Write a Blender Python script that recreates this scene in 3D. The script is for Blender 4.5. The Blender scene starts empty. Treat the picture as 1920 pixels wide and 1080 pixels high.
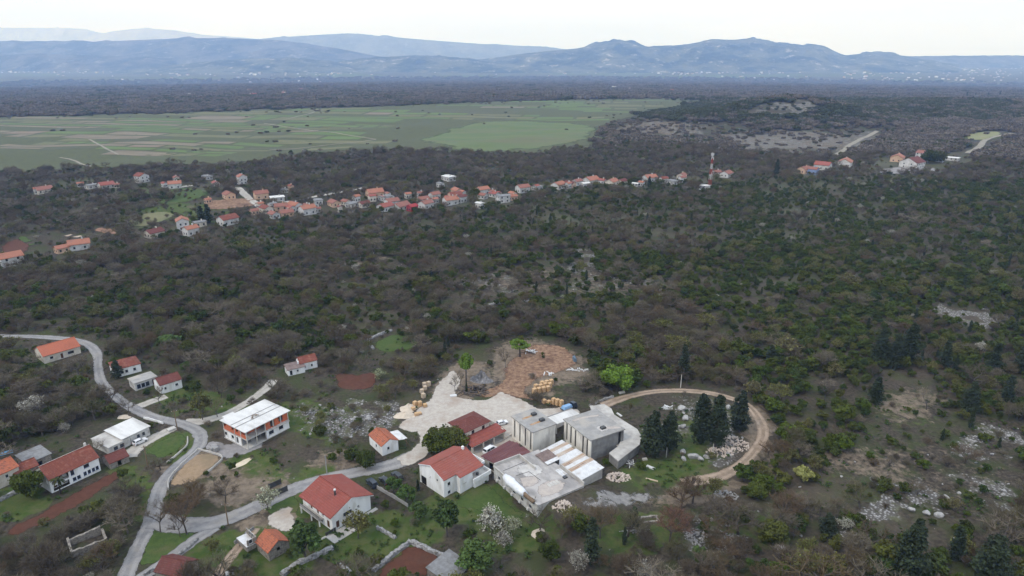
import bpy, bmesh, math, random
import numpy as np
from mathutils import Vector
from mathutils.geometry import delaunay_2d_cdt

R = math.radians
scene = bpy.context.scene
random.seed(7)
rng = np.random.default_rng(11)
col = scene.collection

# ------------------------------------------------------------------ camera
CAM_H, PITCH, FPX = 110.0, R(19.09), 1280.0
cam_data = bpy.data.cameras.new('camera')
cam_data.lens, cam_data.sensor_width = 24.0, 36.0
cam_data.clip_start, cam_data.clip_end = 1.0, 90000.0
cam = bpy.data.objects.new('camera', cam_data)
cam.location = (0, 0, CAM_H)
cam.rotation_euler = (R(90) - PITCH, 0, 0)
col.objects.link(cam)
scene.camera = cam

# ------------------------------------------------------------------ sky, sun, exposure
SUN_EL, SUN_AZ = R(52), R(-128)          # azimuth measured from +Y towards +X
world = bpy.data.worlds.new('World')
scene.world = world
world.use_nodes = True
wn, wl = world.node_tree.nodes, world.node_tree.links
wn.clear()
w_out = wn.new('ShaderNodeOutputWorld')
w_bg = wn.new('ShaderNodeBackground')
w_sky = wn.new('ShaderNodeTexSky')
w_sky.sky_type = 'NISHITA'
w_sky.sun_disc = False
w_sky.sun_elevation = SUN_EL
w_sky.sun_rotation = SUN_AZ
w_sky.dust_density = 4.0
w_tc = wn.new('ShaderNodeTexCoord')
w_map = wn.new('ShaderNodeMapping')
w_map.inputs['Scale'].default_value = (1.0, 1.0, 9.0)
w_noise = wn.new('ShaderNodeTexNoise')
w_noise.inputs['Scale'].default_value = 2.2
w_noise.inputs['Detail'].default_value = 5
w_ramp = wn.new('ShaderNodeValToRGB')      # the even cloud deck, a little streaky
w_ramp.color_ramp.elements[0].position = 0.3
w_ramp.color_ramp.elements[0].color = (0.76, 0.89, 1.09, 1)
w_ramp.color_ramp.elements[1].position = 0.7
w_ramp.color_ramp.elements[1].color = (0.93, 1.03, 1.2, 1)
w_gain = wn.new('ShaderNodeVectorMath')
w_gain.operation = 'SCALE'
w_gain.inputs['Scale'].default_value = 15.0
w_mix = wn.new('ShaderNodeMix')
w_mix.data_type = 'RGBA'
w_mix.inputs['Factor'].default_value = 0.9
w_bg.inputs['Strength'].default_value = 0.1
wl.new(w_tc.outputs['Generated'], w_map.inputs['Vector'])
wl.new(w_map.outputs['Vector'], w_noise.inputs['Vector'])
wl.new(w_noise.outputs['Fac'], w_ramp.inputs['Fac'])
wl.new(w_ramp.outputs['Color'], w_gain.inputs[0])
wl.new(w_sky.outputs['Color'], w_mix.inputs['A'])
wl.new(w_gain.outputs['Vector'], w_mix.inputs['B'])
wl.new(w_mix.outputs['Result'], w_bg.inputs['Color'])
wl.new(w_bg.outputs['Background'], w_out.inputs['Surface'])

sun_data = bpy.data.lights.new('sun', 'SUN')
sun_data.energy, sun_data.angle, sun_data.color = 1.5, R(10), (1.0, 0.93, 0.83)
sun = bpy.data.objects.new('sun', sun_data)
_d = Vector((math.sin(SUN_AZ) * math.cos(SUN_EL), math.cos(SUN_AZ) * math.cos(SUN_EL), math.sin(SUN_EL)))
sun.rotation_euler = _d.to_track_quat('Z', 'Y').to_euler()
sun.location = (-150, -100, 300)
col.objects.link(sun)

vs = scene.view_settings
vs.view_transform, vs.look, vs.exposure, vs.gamma = 'Standard', 'None', 0.0, 1.0
vs.use_curve_mapping = False
scene.render.engine = 'CYCLES'
cy = scene.cycles
cy.use_denoising = True
cy.max_bounces, cy.diffuse_bounces, cy.glossy_bounces = 5, 3, 2
cy.transmission_bounces, cy.transparent_max_bounces, cy.volume_bounces = 2, 6, 1
cy.caustics_reflective = cy.caustics_refractive = False

# ------------------------------------------------------------------ helpers: projection and terrain
SP, CP = math.sin(PITCH), math.cos(PITCH)

def ray(px, py):
    a, b = (px - 960) / FPX, (540 - py) / FPX
    return a, b * SP + CP, b * CP - SP

def gauss(x, y, cx, cy_, sx, sy):
    return np.exp(-((x - cx) / sx) ** 2 - ((y - cy_) / sy) ** 2)

def H(x, y):
    """terrain height in metres"""
    x, y = np.asarray(x, float), np.asarray(y, float)
    r = np.hypot(x, y)
    far = np.clip((r - 260) / 260, 0, 1) * np.clip((1500 - r) / 700, 0, 1)
    z = 0.35 * np.sin(x * .041 + 1.3) * np.cos(y * .047) * np.clip(r / 120, 0, 1)
    z = z + far * (1.6 * np.sin(x * .021 + y * .013) + 1.2 * np.sin(y * .027 - x * .017 + 2) + .7 * np.sin(x * .06 + .5) * np.sin(y * .055))
    z = z + 33 * gauss(x, y, 478, 1190, 120, 120) + 16 * gauss(x, y, 330, 1110, 130, 110)
    z = z + 13 * gauss(x, y, 1010, 1480, 330, 150) + 10 * gauss(x, y, 720, 1330, 190, 120)
    ct, st = .875, .485                                      # the bank beside the workshop
    t, q = (x - 6.3) * ct + (y - 142.2) * st, (x - 6.3) * st - (y - 142.2) * ct
    sm = lambda v: np.clip(v, 0, 1) ** 2 * (3 - 2 * np.clip(v, 0, 1))
    z = z + 3.3 * sm((t + 1) / 5) * sm((26 - t) / 12) * sm((q + 5.5) / 4.5) * np.exp(-(np.clip(q - 1.5, 0, None) / 8) ** 2)
    z = z + 5 * gauss(x, y, 430, 700, 190, 90) + 3.5 * gauss(x, y, 700, 560, 260, 160)
    d = np.clip(r - 1550, 0, None)                      # the plain lies well below the hamlet
    z = z - .031 * (np.sqrt(d * d + 200 ** 2) - 200) * np.clip(1.15 - d / 30000, .5, 1) * (r < 6200) - (r >= 6200) * .031 * (math.sqrt(4650 ** 2 + 200 ** 2) - 200) * np.clip(1.15 - 4650 / 30000, .5, 1)
    z = z + np.clip((r - 3500) / 3000, 0, 1) * (9 * np.sin(x * .0011 + 1) * np.sin(y * .0013))
    return z

def P(px, py, z=None):
    """world point under a picture point, on the terrain or at a height above sea level z"""
    a, b, c = ray(px, py)
    zz = 0.0 if z is None else z
    for _ in range(1 if z is not None else 25):
        t = (zz - CAM_H) / c
        x, y = a * t, b * t
        if z is None:
            zz = float(H(x, y))
    return Vector((x, y, zz))

def project(x, y, z):
    x, y, z = np.asarray(x, float), np.asarray(y, float), np.asarray(z, float)
    zc = y * CP + (CAM_H - z) * SP
    yc = y * SP - (CAM_H - z) * CP
    zs = np.where(zc > 1, zc, 1.0)
    px = np.where(zc > 1, 960 + FPX * x / zs, -9999.0)
    py = np.where(zc > 1, 540 - FPX * yc / zs, 9999.0)
    return px, py, zc

_perm = rng.random((256, 256))
def vnoise(x, y, s):
    """value noise 0..1"""
    x, y = np.asarray(x, float) / s, np.asarray(y, float) / s
    i, j = np.floor(x).astype(int), np.floor(y).astype(int)
    u, v = x - i, y - j
    u, v = u * u * (3 - 2 * u), v * v * (3 - 2 * v)
    p = lambda a, b: _perm[a & 255, b & 255]
    return (p(i, j) * (1 - u) + p(i + 1, j) * u) * (1 - v) + (p(i, j + 1) * (1 - u) + p(i + 1, j + 1) * u) * v

def fnoise(x, y, s):
    return .55 * vnoise(x, y, s) + .3 * vnoise(x + 91, y + 17, s / 2.1) + .15 * vnoise(x - 31, y + 71, s / 4.3)

def inside(px, py, poly):
    px, py = np.asarray(px, float), np.asarray(py, float)
    c = np.zeros(px.shape, bool)
    n = len(poly)
    for i in range(n):
        x0, y0 = poly[i]
        x1, y1 = poly[(i + 1) % n]
        if y0 == y1:
            continue
        k = (y0 > py) != (y1 > py)
        c ^= k & (px < (x1 - x0) * (py - y0) / (y1 - y0) + x0)
    return c

def seg_dist(x, y, pts, closed=False):
    d = np.full(np.shape(x), 1e9)
    n = len(pts)
    for i in range(n if closed else n - 1):
        ax, ay = pts[i][0], pts[i][1]
        bx, by = pts[(i + 1) % n][0], pts[(i + 1) % n][1]
        dx, dy = bx - ax, by - ay
        t = np.clip(((x - ax) * dx + (y - ay) * dy) / max(dx * dx + dy * dy, 1e-9), 0, 1)
        d = np.minimum(d, np.hypot(x - ax - t * dx, y - ay - t * dy))
    return d

# ------------------------------------------------------------------ helpers: objects
def tag(o, label=None, cat=None, group=None, kind=None):
    if label: o['label'] = label
    if cat: o['category'] = cat
    if group: o['group'] = group
    if kind: o['kind'] = kind
    return o

def empty(name, loc, rz=0.0, label=None, cat=None, group=None):
    o = bpy.data.objects.new(name, None)
    o.location = loc
    o.rotation_euler = (0, 0, rz)
    o.empty_display_size = .3
    col.objects.link(o)
    return tag(o, label, cat, group)

def link(name, me, parent=None):
    o = bpy.data.objects.new(name, me)
    col.objects.link(o)
    o.parent = parent
    return o

def np_mesh(name, v, f, mat=None, smooth=False):
    """mesh from arrays: f is (n,3) or (n,4)"""
    v, f = np.asarray(v, np.float32), np.asarray(f, np.int32)
    me = bpy.data.meshes.new(name)
    me.vertices.add(len(v)); me.vertices.foreach_set('co', v.ravel())
    n, k = f.shape
    me.loops.add(n * k); me.loops.foreach_set('vertex_index', f.ravel())
    me.polygons.add(n)
    me.polygons.foreach_set('loop_start', np.arange(n, dtype=np.int32) * k)
    me.polygons.foreach_set('loop_total', np.full(n, k, np.int32))
    if smooth:
        me.polygons.foreach_set('use_smooth', np.ones(n, bool))
    me.update(calc_edges=True)
    if mat: me.materials.append(mat)
    return me

def add_attr(me, name, data, typ='FLOAT'):
    a = me.attributes.new(name, typ, 'POINT')
    data = np.asarray(data, np.float32)
    a.data.foreach_set('value' if typ == 'FLOAT' else ('color' if typ == 'FLOAT_COLOR' else 'vector'), data.ravel())

class MB:
    """collects faces for ONE mesh"""
    def __init__(s): s.v, s.f = [], []
    def poly(s, pts):
        i = len(s.v); s.v += [tuple(p) for p in pts]; s.f.append(list(range(i, i + len(pts)))); return s
    def hull8(s, p):
        i = len(s.v); s.v += [tuple(q) for q in p]
        s.f += [[i + a for a in q] for q in ((3, 2, 1, 0), (4, 5, 6, 7), (0, 1, 5, 4), (1, 2, 6, 5), (2, 3, 7, 6), (3, 0, 4, 7))]
        return s
    def box(s, x0, y0, z0, x1, y1, z1):
        return s.hull8([(x0, y0, z0), (x1, y0, z0), (x1, y1, z0), (x0, y1, z0), (x0, y0, z1), (x1, y0, z1), (x1, y1, z1), (x0, y1, z1)])
    def prism(s, pts, z0, z1):
        """pts: counter-clockwise 2d outline"""
        i, n = len(s.v), len(pts)
        s.v += [(p[0], p[1], z0) for p in pts] + [(p[0], p[1], z1) for p in pts]
        s.f += [[i + k for k in range(n)][::-1], [i + n + k for k in range(n)]]
        s.f += [[i + k, i + (k + 1) % n, i + n + (k + 1) % n, i + n + k] for k in range(n)]
        return s
    def tube(s, pts, radii, n=6, cap=True):
        pts = [Vector(p) for p in pts]
        base = len(s.v)
        for k, p in enumerate(pts):
            d = (pts[min(k + 1, len(pts) - 1)] - pts[max(k - 1, 0)]).normalized()
            a = d.cross(Vector((0.31, 0.77, 0.55))).normalized(); b = d.cross(a)
            r = radii[k] if hasattr(radii, '__len__') else radii
            for j in range(n):
                t = 2 * math.pi * j / n
                s.v.append(tuple(p + a * (r * math.cos(t)) + b * (r * math.sin(t))))
        for k in range(len(pts) - 1):
            for j in range(n):
                j2 = (j + 1) % n
                s.f.append([base + k * n + j, base + k * n + j2, base + (k + 1) * n + j2, base + (k + 1) * n + j])
        if cap:
            s.f.append([base + j for j in range(n)][::-1])
            e = base + (len(pts) - 1) * n
            s.f.append([e + j for j in range(n)])
        return s
    def mesh(s, name, mat, smooth=False):
        me = bpy.data.meshes.new(name)
        me.from_pydata(s.v, [], s.f)
        if mat: me.materials.append(mat)
        if smooth:
            me.polygons.foreach_set('use_smooth', np.ones(len(me.polygons), bool))
        me.update()
        return me
    def build(s, name, mat, parent=None, smooth=False):
        return link(name, s.mesh(name, mat, smooth), parent)

def shell(verts, faces, t):
    """roof shell: sloping faces that share corners, given thickness downwards"""
    m = MB(); n = len(verts)
    m.v = [tuple(v) for v in verts] + [(v[0], v[1], v[2] - t) for v in verts]
    edges = {}
    for f in faces:
        for a, b in zip(f, f[1:] + f[:1]):
            edges[(a, b)] = 1
    m.f = [list(f) for f in faces] + [[i + n for i in f][::-1] for f in faces]
    for (a, b) in edges:
        if (b, a) not in edges:
            m.f.append([b, a, a + n, b + n])
    return m

def copy_tree(o, parent=None):
    c = o.copy(); col.objects.link(c); c.parent = parent
    for ch in list(o.children):
        copy_tree(ch, c)
    return c

# ------------------------------------------------------------------ helpers: materials
class NG:
    def __init__(s, name):
        s.m = bpy.data.materials.new(name); s.m.use_nodes = True
        s.t = s.m.node_tree; s.t.nodes.clear()
        s.out = s.t.nodes.new('ShaderNodeOutputMaterial')
    def n(s, typ, **kw):
        nd = s.t.nodes.new(typ)
        for k, v in kw.items():
            setattr(nd, k, v)
        return nd
    def set(s, sock, v):
        if isinstance(v, bpy.types.NodeSocket): s.t.links.new(v, sock)
        elif v is not None:
            if hasattr(sock.default_value, '__len__') and not hasattr(v, '__len__'): v = (v,) * len(sock.default_value)
            if hasattr(sock.default_value, '__len__') and len(sock.default_value) == 4 and len(v) == 3: v = tuple(v) + (1,)
            sock.default_value = v
    def coords(s, kind='Object', scale=None):
        c = s.n('ShaderNodeTexCoord').outputs[kind] if kind != 'World' else s.n('ShaderNodeNewGeometry').outputs['Position']
        if scale is not None:
            m = s.n('ShaderNodeMapping'); s.set(m.inputs['Vector'], c); s.set(m.inputs['Scale'], scale); c = m.outputs['Vector']
        return c
    def noise(s, vec, scale, detail=3, rough=.55):
        n = s.n('ShaderNodeTexNoise'); s.set(n.inputs['Vector'], vec)
        n.inputs['Scale'].default_value = scale; n.inputs['Detail'].default_value = detail; n.inputs['Roughness'].default_value = rough
        return n.outputs['Fac']
    def voronoi(s, vec, scale, out='Distance', feature='F1'):
        n = s.n('ShaderNodeTexVoronoi'); n.feature = feature; s.set(n.inputs['Vector'], vec); n.inputs['Scale'].default_value = scale
        return n.outputs[out]
    def math(s, op, a, b=None, clamp=False):
        n = s.n('ShaderNodeMath', operation=op, use_clamp=clamp); s.set(n.inputs[0], a); s.set(n.inputs[1], b); return n.outputs[0]
    def ramp(s, fac, lo, hi):
        n = s.n('ShaderNodeMapRange', interpolation_type='SMOOTHSTEP', clamp=True)
        s.set(n.inputs['Value'], fac); n.inputs['From Min'].default_value = lo; n.inputs['From Max'].default_value = hi
        return n.outputs['Result']
    def mix(s, fac, a, b):
        n = s.n('ShaderNodeMix', data_type='RGBA'); s.set(n.inputs['Factor'], fac); s.set(n.inputs['A'], a); s.set(n.inputs['B'], b)
        return n.outputs['Result']
    def attr(s, name, out='Fac'):
        n = s.n('ShaderNodeAttribute', attribute_name=name); return n.outputs[out]
    def bump(s, h, dist=.1, strength=1.0):
        n = s.n('ShaderNodeBump'); s.set(n.inputs['Height'], h); n.inputs['Distance'].default_value = dist; n.inputs['Strength'].default_value = strength
        return n.outputs['Normal']
    def finish(s, color, rough=.85, spec=.2, normal=None, metallic=0.0, fray=None, **kw):
        b = s.n('ShaderNodeBsdfPrincipled')
        s.set(b.inputs['Base Color'], color); s.set(b.inputs['Roughness'], rough); s.set(b.inputs['Specular IOR Level'], spec)
        s.set(b.inputs['Metallic'], metallic)
        if normal is not None: s.set(b.inputs['Normal'], normal)
        sh = b.outputs['BSDF']
        if fray is not None:
            tr = s.n('ShaderNodeBsdfTransparent'); mx = s.n('ShaderNodeMixShader')
            s.set(mx.inputs[0], fray); s.t.links.new(tr.outputs[0], mx.inputs[1]); s.t.links.new(sh, mx.inputs[2]); sh = mx.outputs[0]
        s.t.links.new(sh, s.out.inputs['Surface'])
        return s.m

def fray_mask(g, vec, scale=.5, soft=.12):
    e = g.attr('edge')
    n = g.noise(vec, scale, 4, .65)
    v = g.math('ADD', e, g.math('MULTIPLY', g.math('SUBTRACT', n, .5), 1.1))
    return g.ramp(v, .32 - soft, .32 + soft)

def simple(name, c1, c2=None, scale=1.5, rough=.85, spec=.2, c3=None, scale3=.25, bump=None, stretch=None, metallic=0.0, lohi=(.35, .65), kind='Object', fray=None):
    """a surface whose colour wanders between c1, c2 (fine) and c3 (broad)"""
    g = NG(name)
    v = g.coords(kind, stretch)
    c = c1
    if c2 is not None: c = g.mix(g.ramp(g.noise(v, scale, 4), *lohi), c1, c2)
    if c3 is not None: c = g.mix(g.ramp(g.noise(v, scale3, 4, .6), .48, .7), c, c3)
    nrm = g.bump(g.noise(v, bump[0], 3), bump[1]) if bump else None
    fm = fray_mask(g, g.coords('World'), fray) if fray else None
    return g.finish(c, rough, spec, nrm, metallic, fm)
# ------------------------------------------------------------------ ground sheet
def blobs(px, py, lst):
    m = np.zeros(np.shape(px))
    for (cx, cy_, rx, ry, s) in lst:
        d = ((px - cx) / rx) ** 2 + ((py - cy_) / ry) ** 2
        m = np.maximum(m, s * np.clip(1.35 - d, 0, 1))
    return m
def warped(x, y, amt=.085):
    """picture place of a ground point after the ground has been wobbled, so that no zone has a clean outline"""
    r = np.hypot(x, y) * amt
    wx = x + (fnoise(x + 31, y + 7, 17) - .5) * r + (fnoise(x + 5, y + 97, 5) - .5) * r * .5
    wy = y + (fnoise(x - 57, y + 41, 17) - .5) * r + (fnoise(x + 63, y - 23, 5) - .5) * r * .5
    return project(wx, wy, H(wx, wy))
GRASS = [(560, 945, 75, 30, 1), (720, 1000, 150, 60, 1), (900, 950, 95, 50, 1), (985, 1010, 80, 40, .8), (320, 1010, 60, 40, 1), (270, 930, 25, 60, .9), (30, 950, 70, 30, .9),
         (420, 765, 70, 22, .8), (370, 735, 60, 22, .8), (600, 790, 70, 45, .7), (1260, 890, 110, 35, .8), (1010, 985, 90, 35, .7), (470, 1040, 120, 45, .9), (1290, 830, 60, 60, .6), (1200, 1000, 90, 35, .6),
         (480, 880, 70, 40, .6), (60, 690, 60, 20, .7), (1720, 800, 110, 70, .3), (1560, 930, 120, 50, .25), (1820, 960, 120, 50, .25), (1400, 990, 120, 40, .55), (600, 900, 60, 30, .6), (210, 890, 50, 25, .8), (330, 830, 50, 40, .7),
         (540, 770, 50, 20, .6), (300, 640, 60, 18, .6), (600, 575, 120, 14, .4), (700, 590, 50, 12, .4), (330, 400, 80, 30, .7), (300, 360, 60, 14, .6), (1840, 256, 40, 6, .9), (300, 107, 300, 2.2, .6), (150, 118, 200, 2, .6), (500, 122, 200, 2, .6), (1650, 136, 160, 2, .6), (1500, 141, 260, 2, .7), (1250, 145, 260, 4, .8), (1120, 138, 150, 2.5, .7), (650, 141, 90, 3, .7), (330, 146, 160, 3, .5), (900, 143, 120, 3, .6), (1700, 150, 120, 3, .5), (60, 141, 100, 3, .6)]
DIRT = [(1000, 690, 100, 50, 1), (370, 880, 65, 32, .9), (470, 905, 90, 40, .8), (1700, 765, 80, 45, .6), (1270, 940, 70, 25, .7), (1340, 905, 80, 20, .8), (1620, 870, 110, 40, .5), (1440, 820, 30, 60, .8),
        (860, 720, 60, 30, .9), (640, 870, 60, 30, .6), (900, 520, 220, 36, .4), (1150, 530, 110, 30, .42), (430, 930, 60, 30, .7), (690, 500, 60, 22, .5), (1480, 265, 180, 24, .5), (1230, 240, 90, 18, .5), (470, 1000, 40, 30, .7),
        (1500, 950, 60, 40, .3), (1610, 1040, 60, 30, .3), (290, 950, 40, 25, .6), (520, 965, 40, 20, .8), (1790, 890, 130, 60, .3)]
RUBBLE = [(640, 800, 80, 26, 1), (715, 785, 40, 26, .9), (620, 770, 60, 18, .7), (1130, 955, 110, 20, .3), (1190, 935, 70, 16, .3), (1350, 825, 55, 45, .9), (1290, 790, 40, 50, .6), (1640, 945, 60, 22, .8), (1730, 930, 50, 18, .9), (1690, 905, 60, 14, .7), (1790, 950, 60, 14, .7), (1330, 1010, 70, 32, .85),
          (900, 530, 130, 30, .5), (1105, 495, 45, 45, .62), (1160, 530, 90, 18, .5), (700, 500, 70, 20, .4), (1820, 590, 60, 12, 1), (1870, 825, 60, 22, .9), (1850, 855, 60, 12, .7), (1830, 905, 60, 16, .8), (1890, 930, 40, 20, .7), (1250, 800, 30, 40, .5),
          (1450, 265, 150, 22, .8), (1600, 262, 90, 14, .7), (1370, 275, 50, 14, .5), (1500, 205, 60, 16, .9), (1400, 225, 80, 14, .6), (1250, 238, 90, 16, .6), (1600, 275, 50, 12, .6), (1580, 990, 30, 12, .8), (1010, 850, 20, 10, .4), (600, 935, 50, 10, .3), (1560, 870, 90, 30, .4)]

def ground_material():
    g = NG('ground_soil')
    w = g.coords('World')
    n1, n2, n3 = g.noise(w, .9, 5, .65), g.noise(w, .11, 4, .6), g.noise(w, .02, 3)
    base = g.mix(g.ramp(n1, .3, .7), (.032, .027, .021), (.085, .07, .053))
    base = g.mix(g.ramp(n2, .42, .66), base, (.048, .058, .022))
    base = g.mix(g.math('MULTIPLY', g.ramp(n3, .45, .7), .5), base, (.1, .08, .06))
    base = g.mix(g.math('MULTIPLY', g.ramp(g.noise(w, .0016, 5, .65), .47, .6), .6), base, (.1, .105, .06))
    z = g.n('ShaderNodeSeparateColor'); g.set(z.inputs[0], g.attr('zone', 'Color'))
    jit = g.math('MULTIPLY', g.math('SUBTRACT', g.noise(w, .45, 5, .7), .5), 1.5)
    fine = g.noise(w, 3.0, 4, .7)
    grass = g.mix(g.ramp(g.noise(w, .35, 4, .65), .35, .65), (.046, .08, .016), (.09, .1, .036))
    grass = g.mix(g.ramp(fine, .45, .75), grass, (.065, .085, .028))
    grass = g.mix(g.math('MULTIPLY', g.ramp(g.noise(w, .09, 5, .65), .54, .68), .8), grass, (.105, .09, .055))
    dirt = g.mix(g.ramp(g.noise(w, .5, 5, .65), .3, .7), (.11, .085, .062), (.22, .175, .13))
    dirt = g.mix(g.ramp(fine, .5, .8), dirt, (.2, .165, .13))
    stone = g.mix(g.ramp(g.voronoi(w, 1.3), .1, .55), (.36, .35, .345), (.1, .092, .082))
    stone = g.mix(g.ramp(g.noise(w, .25, 3), .5, .65), stone, (.1, .1, .06))
    c = g.mix(g.ramp(g.math('ADD', z.outputs[1], jit), .3, .65), base, dirt)
    jit2 = g.math('MULTIPLY', g.math('SUBTRACT', g.noise(w, .31, 5, .7), .5), -1.5)
    c = g.mix(g.ramp(g.math('ADD', z.outputs[0], jit2), .3, .6), c, grass)
    jit3 = g.math('ADD', g.math('MULTIPLY', g.math('SUBTRACT', g.noise(w, .6, 5, .75), .5), 1.8), g.math('MULTIPLY', g.math('SUBTRACT', g.noise(w, .11, 4, .6), .53), 2.6))
    c = g.mix(g.ramp(g.math('ADD', z.outputs[2], jit3), .45, .75), c, stone)
    return g.finish(c, .95, .1, g.bump(g.math('ADD', fine, g.math('MULTIPLY', n1, 1.5)), .25, .8))

def build_ground():
    rr = [8.0]
    while rr[-1] < 20500:
        r = rr[-1]
        rr.append(r * (1 + (.12 if r < 60 else .03 if r < 95 else .0042 if r < 400 else .0075 if r < 1600 else .022 if r < 9000 else .06)))
    rr = np.array(rr)
    th = np.concatenate([np.linspace(-R(52), R(52), 400), np.linspace(R(52), 2 * math.pi - R(52), 58)[1:-1]])
    n, k = len(rr), len(th)
    x, y = np.outer(rr, np.sin(th)), np.outer(rr, np.cos(th))
    z = H(x, y)
    v = np.stack([x, y, z], -1).reshape(-1, 3)
    v = np.vstack([v, [[0, 0, float(H(0, 0))]]])
    i, j = np.meshgrid(np.arange(n - 1), np.arange(k), indexing='ij')
    j2 = (j + 1) % k
    f = np.stack([i * k + j, (i + 1) * k + j, (i + 1) * k + j2, i * k + j2], -1).reshape(-1, 4)[:, ::-1]
    me = np_mesh('ground', v, f, ground_material(), True)
    px, py, zc = warped(v[:, 0], v[:, 1])
    c = np.stack([blobs(px, py, GRASS), blobs(px, py, DIRT), blobs(px, py, RUBBLE), np.ones(len(v))], -1)
    c[(px < -50) | (px > 1970) | (zc < 2)] = (.15, .2, .15, 1)
    add_attr(me, 'zone', c, 'FLOAT_COLOR')
    bm = bmesh.new(); bm.from_mesh(me); bm.verts.ensure_lookup_table()
    ctr = bm.verts[len(v) - 1]
    for q in range(k):
        bm.faces.new((bm.verts[(q + 1) % k], bm.verts[q], ctr))
    bmesh.ops.recalc_face_normals(bm, faces=bm.faces)
    bm.to_mesh(me); bm.free()
    o = link('ground', me)
    tag(o, 'wide plain and scrub covered ground of soil, grass and rubble', 'ground', kind='structure')
build_ground()

# ------------------------------------------------------------------ sheets and ribbons laid on the ground
def smooth_line(pts, step):
    """Catmull-Rom through world points, resampled"""
    p = [np.array(q[:2], float) for q in pts]
    p = [2 * p[0] - p[1]] + p + [2 * p[-1] - p[-2]]
    out = []
    for i in range(1, len(p) - 2):
        n = max(2, int(np.linalg.norm(p[i + 1] - p[i]) / step))
        for t in np.arange(n) / n:
            a, b, c, d = p[i - 1], p[i], p[i + 1], p[i + 2]
            out.append(.5 * (2 * b + (c - a) * t + (2 * a - 5 * b + 4 * c - d) * t * t + (3 * b - a - 3 * c + d) * t ** 3))
    out.append(p[-2])
    return np.array(out)

RIBBONS = []      # world centre lines and half widths, kept so that no tree grows on a road
def ribbon(name, pts_px, width, mat, label, cat, dz=.06, step=1.5, world=False):
    c = smooth_line([p if world else P(*p) for p in pts_px], step)
    d = np.gradient(c, axis=0); d /= np.linalg.norm(d, axis=1)[:, None]
    nrm = np.stack([-d[:, 1], d[:, 0]], 1)
    s = np.arange(len(c)) * step
    ws = np.array(width if hasattr(width, '__len__') else [width] * 2, float)
    w = np.interp(np.linspace(0, 1, len(c)), np.linspace(0, 1, len(ws)), ws) / 2
    w = w * (1 + .06 * np.sin(s * .21 + 1) + .05 * np.sin(s * .057))
    lanes, edge = np.array([-1.2, -.72, -.35, 0, .35, .72, 1.2]), np.array([0, .8, 1, 1, 1, .8, 0])
    x = c[:, None, 0] + nrm[:, None, 0] * lanes * w[:, None]
    y = c[:, None, 1] + nrm[:, None, 1] * lanes * w[:, None]
    v = np.stack([x, y, H(x, y) + dz], -1).reshape(-1, 3)
    n, k = len(c), 7
    i, j = np.meshgrid(np.arange(n - 1), np.arange(k - 1), indexing='ij')
    f = np.stack([i * k + j, i * k + j + 1, (i + 1) * k + j + 1, (i + 1) * k + j], -1).reshape(-1, 4)[:, ::-1]
    me = np_mesh(name, v, f, mat, True)
    add_attr(me, 'edge', np.tile(edge, n))
    add_attr(me, 'across', np.tile(np.abs(lanes) / 1.2, n))
    RIBBONS.append((c, float(w.max())))
    return tag(link(name, me), label, cat, kind='structure')

PATCHES = []
def patch(name, poly_px, mat, label, cat, dz=.03, cell=2.0, fade=1.6, world=False, rough=.35, kind='structure'):
    pts = [np.array((p if world else P(*p))[:2], float) for p in poly_px]
    b = smooth_line(pts + [pts[0]], cell * .6)[:-1]
    jit = (fnoise(b[:, 0] * 3, b[:, 1] * 3, 3.0) - .5) * 2 * rough * cell
    ctr = b.mean(0); dirs = b - ctr; dirs /= np.linalg.norm(dirs, axis=1)[:, None] + 1e-6
    b = b + dirs * jit[:, None]
    if name in ('gravel_yard', 'ploughed_field', 'sand_plot', 'concrete_pad', 'lawn', 'playground', 'gravel_patch') or kind == 'x': PATCHES.append(b)
    lo, hi = b.min(0), b.max(0)
    gx, gy = np.meshgrid(np.arange(lo[0], hi[0], cell), np.arange(lo[1], hi[1], cell))
    gx, gy = gx.ravel(), gy.ravel()
    ok = inside(gx, gy, b) & (seg_dist(gx, gy, b, True) > cell * .45)
    allp = [Vector(q) for q in b] + [Vector((u, w_)) for u, w_ in zip(gx[ok], gy[ok])]
    nb = len(b)
    res = delaunay_2d_cdt(allp, [(i, (i + 1) % nb) for i in range(nb)], [], 1, 1e-4)
    v2, tri = np.array([tuple(q) for q in res[0]]), [t for t in res[2] if len(t) == 3]
    v = np.stack([v2[:, 0], v2[:, 1], H(v2[:, 0], v2[:, 1]) + dz], -1)
    me = np_mesh(name, v, np.array(tri), mat, True)
    add_attr(me, 'edge', np.clip(seg_dist(v2[:, 0], v2[:, 1], b, True) / fade, 0, 1))
    o = link(name, me)
    return tag(o, label, cat, kind=kind)

M = {}
def road_mat(name, c1, c2, c3, fray=.5, tracks=None):
    g = NG(name); w = g.coords('World')
    c = g.mix(g.ramp(g.noise(w, .7, 5, .65), .3, .7), c1, c2)
    c = g.mix(g.ramp(g.noise(w, .12, 4, .6), .5, .72), c, c3)
    if tracks:
        a = g.attr('across')
        k = g.math('MULTIPLY', g.ramp(g.math('ABSOLUTE', g.math('SUBTRACT', a, .45)), .28, .1), g.ramp(g.noise(w, .25, 3), .3, .6))
        c = g.mix(k, c, tracks)
    c = g.mix(g.ramp(g.noise(w, 4.0, 3), .55, .75), c, tuple(q * .75 for q in c1))
    return g.finish(c, .9, .15, g.bump(g.noise(w, 3.0, 4), .08), fray=fray_mask(g, w, fray))
M['asphalt'] = road_mat('worn_asphalt', (.18, .175, .178), (.25, .24, .235), (.27, .25, .225), .45, (.285, .275, .265))
M['gravel'] = road_mat('pale_gravel', (.36, .32, .28), (.46, .42, .37), (.33, .27, .22), .35)
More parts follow.
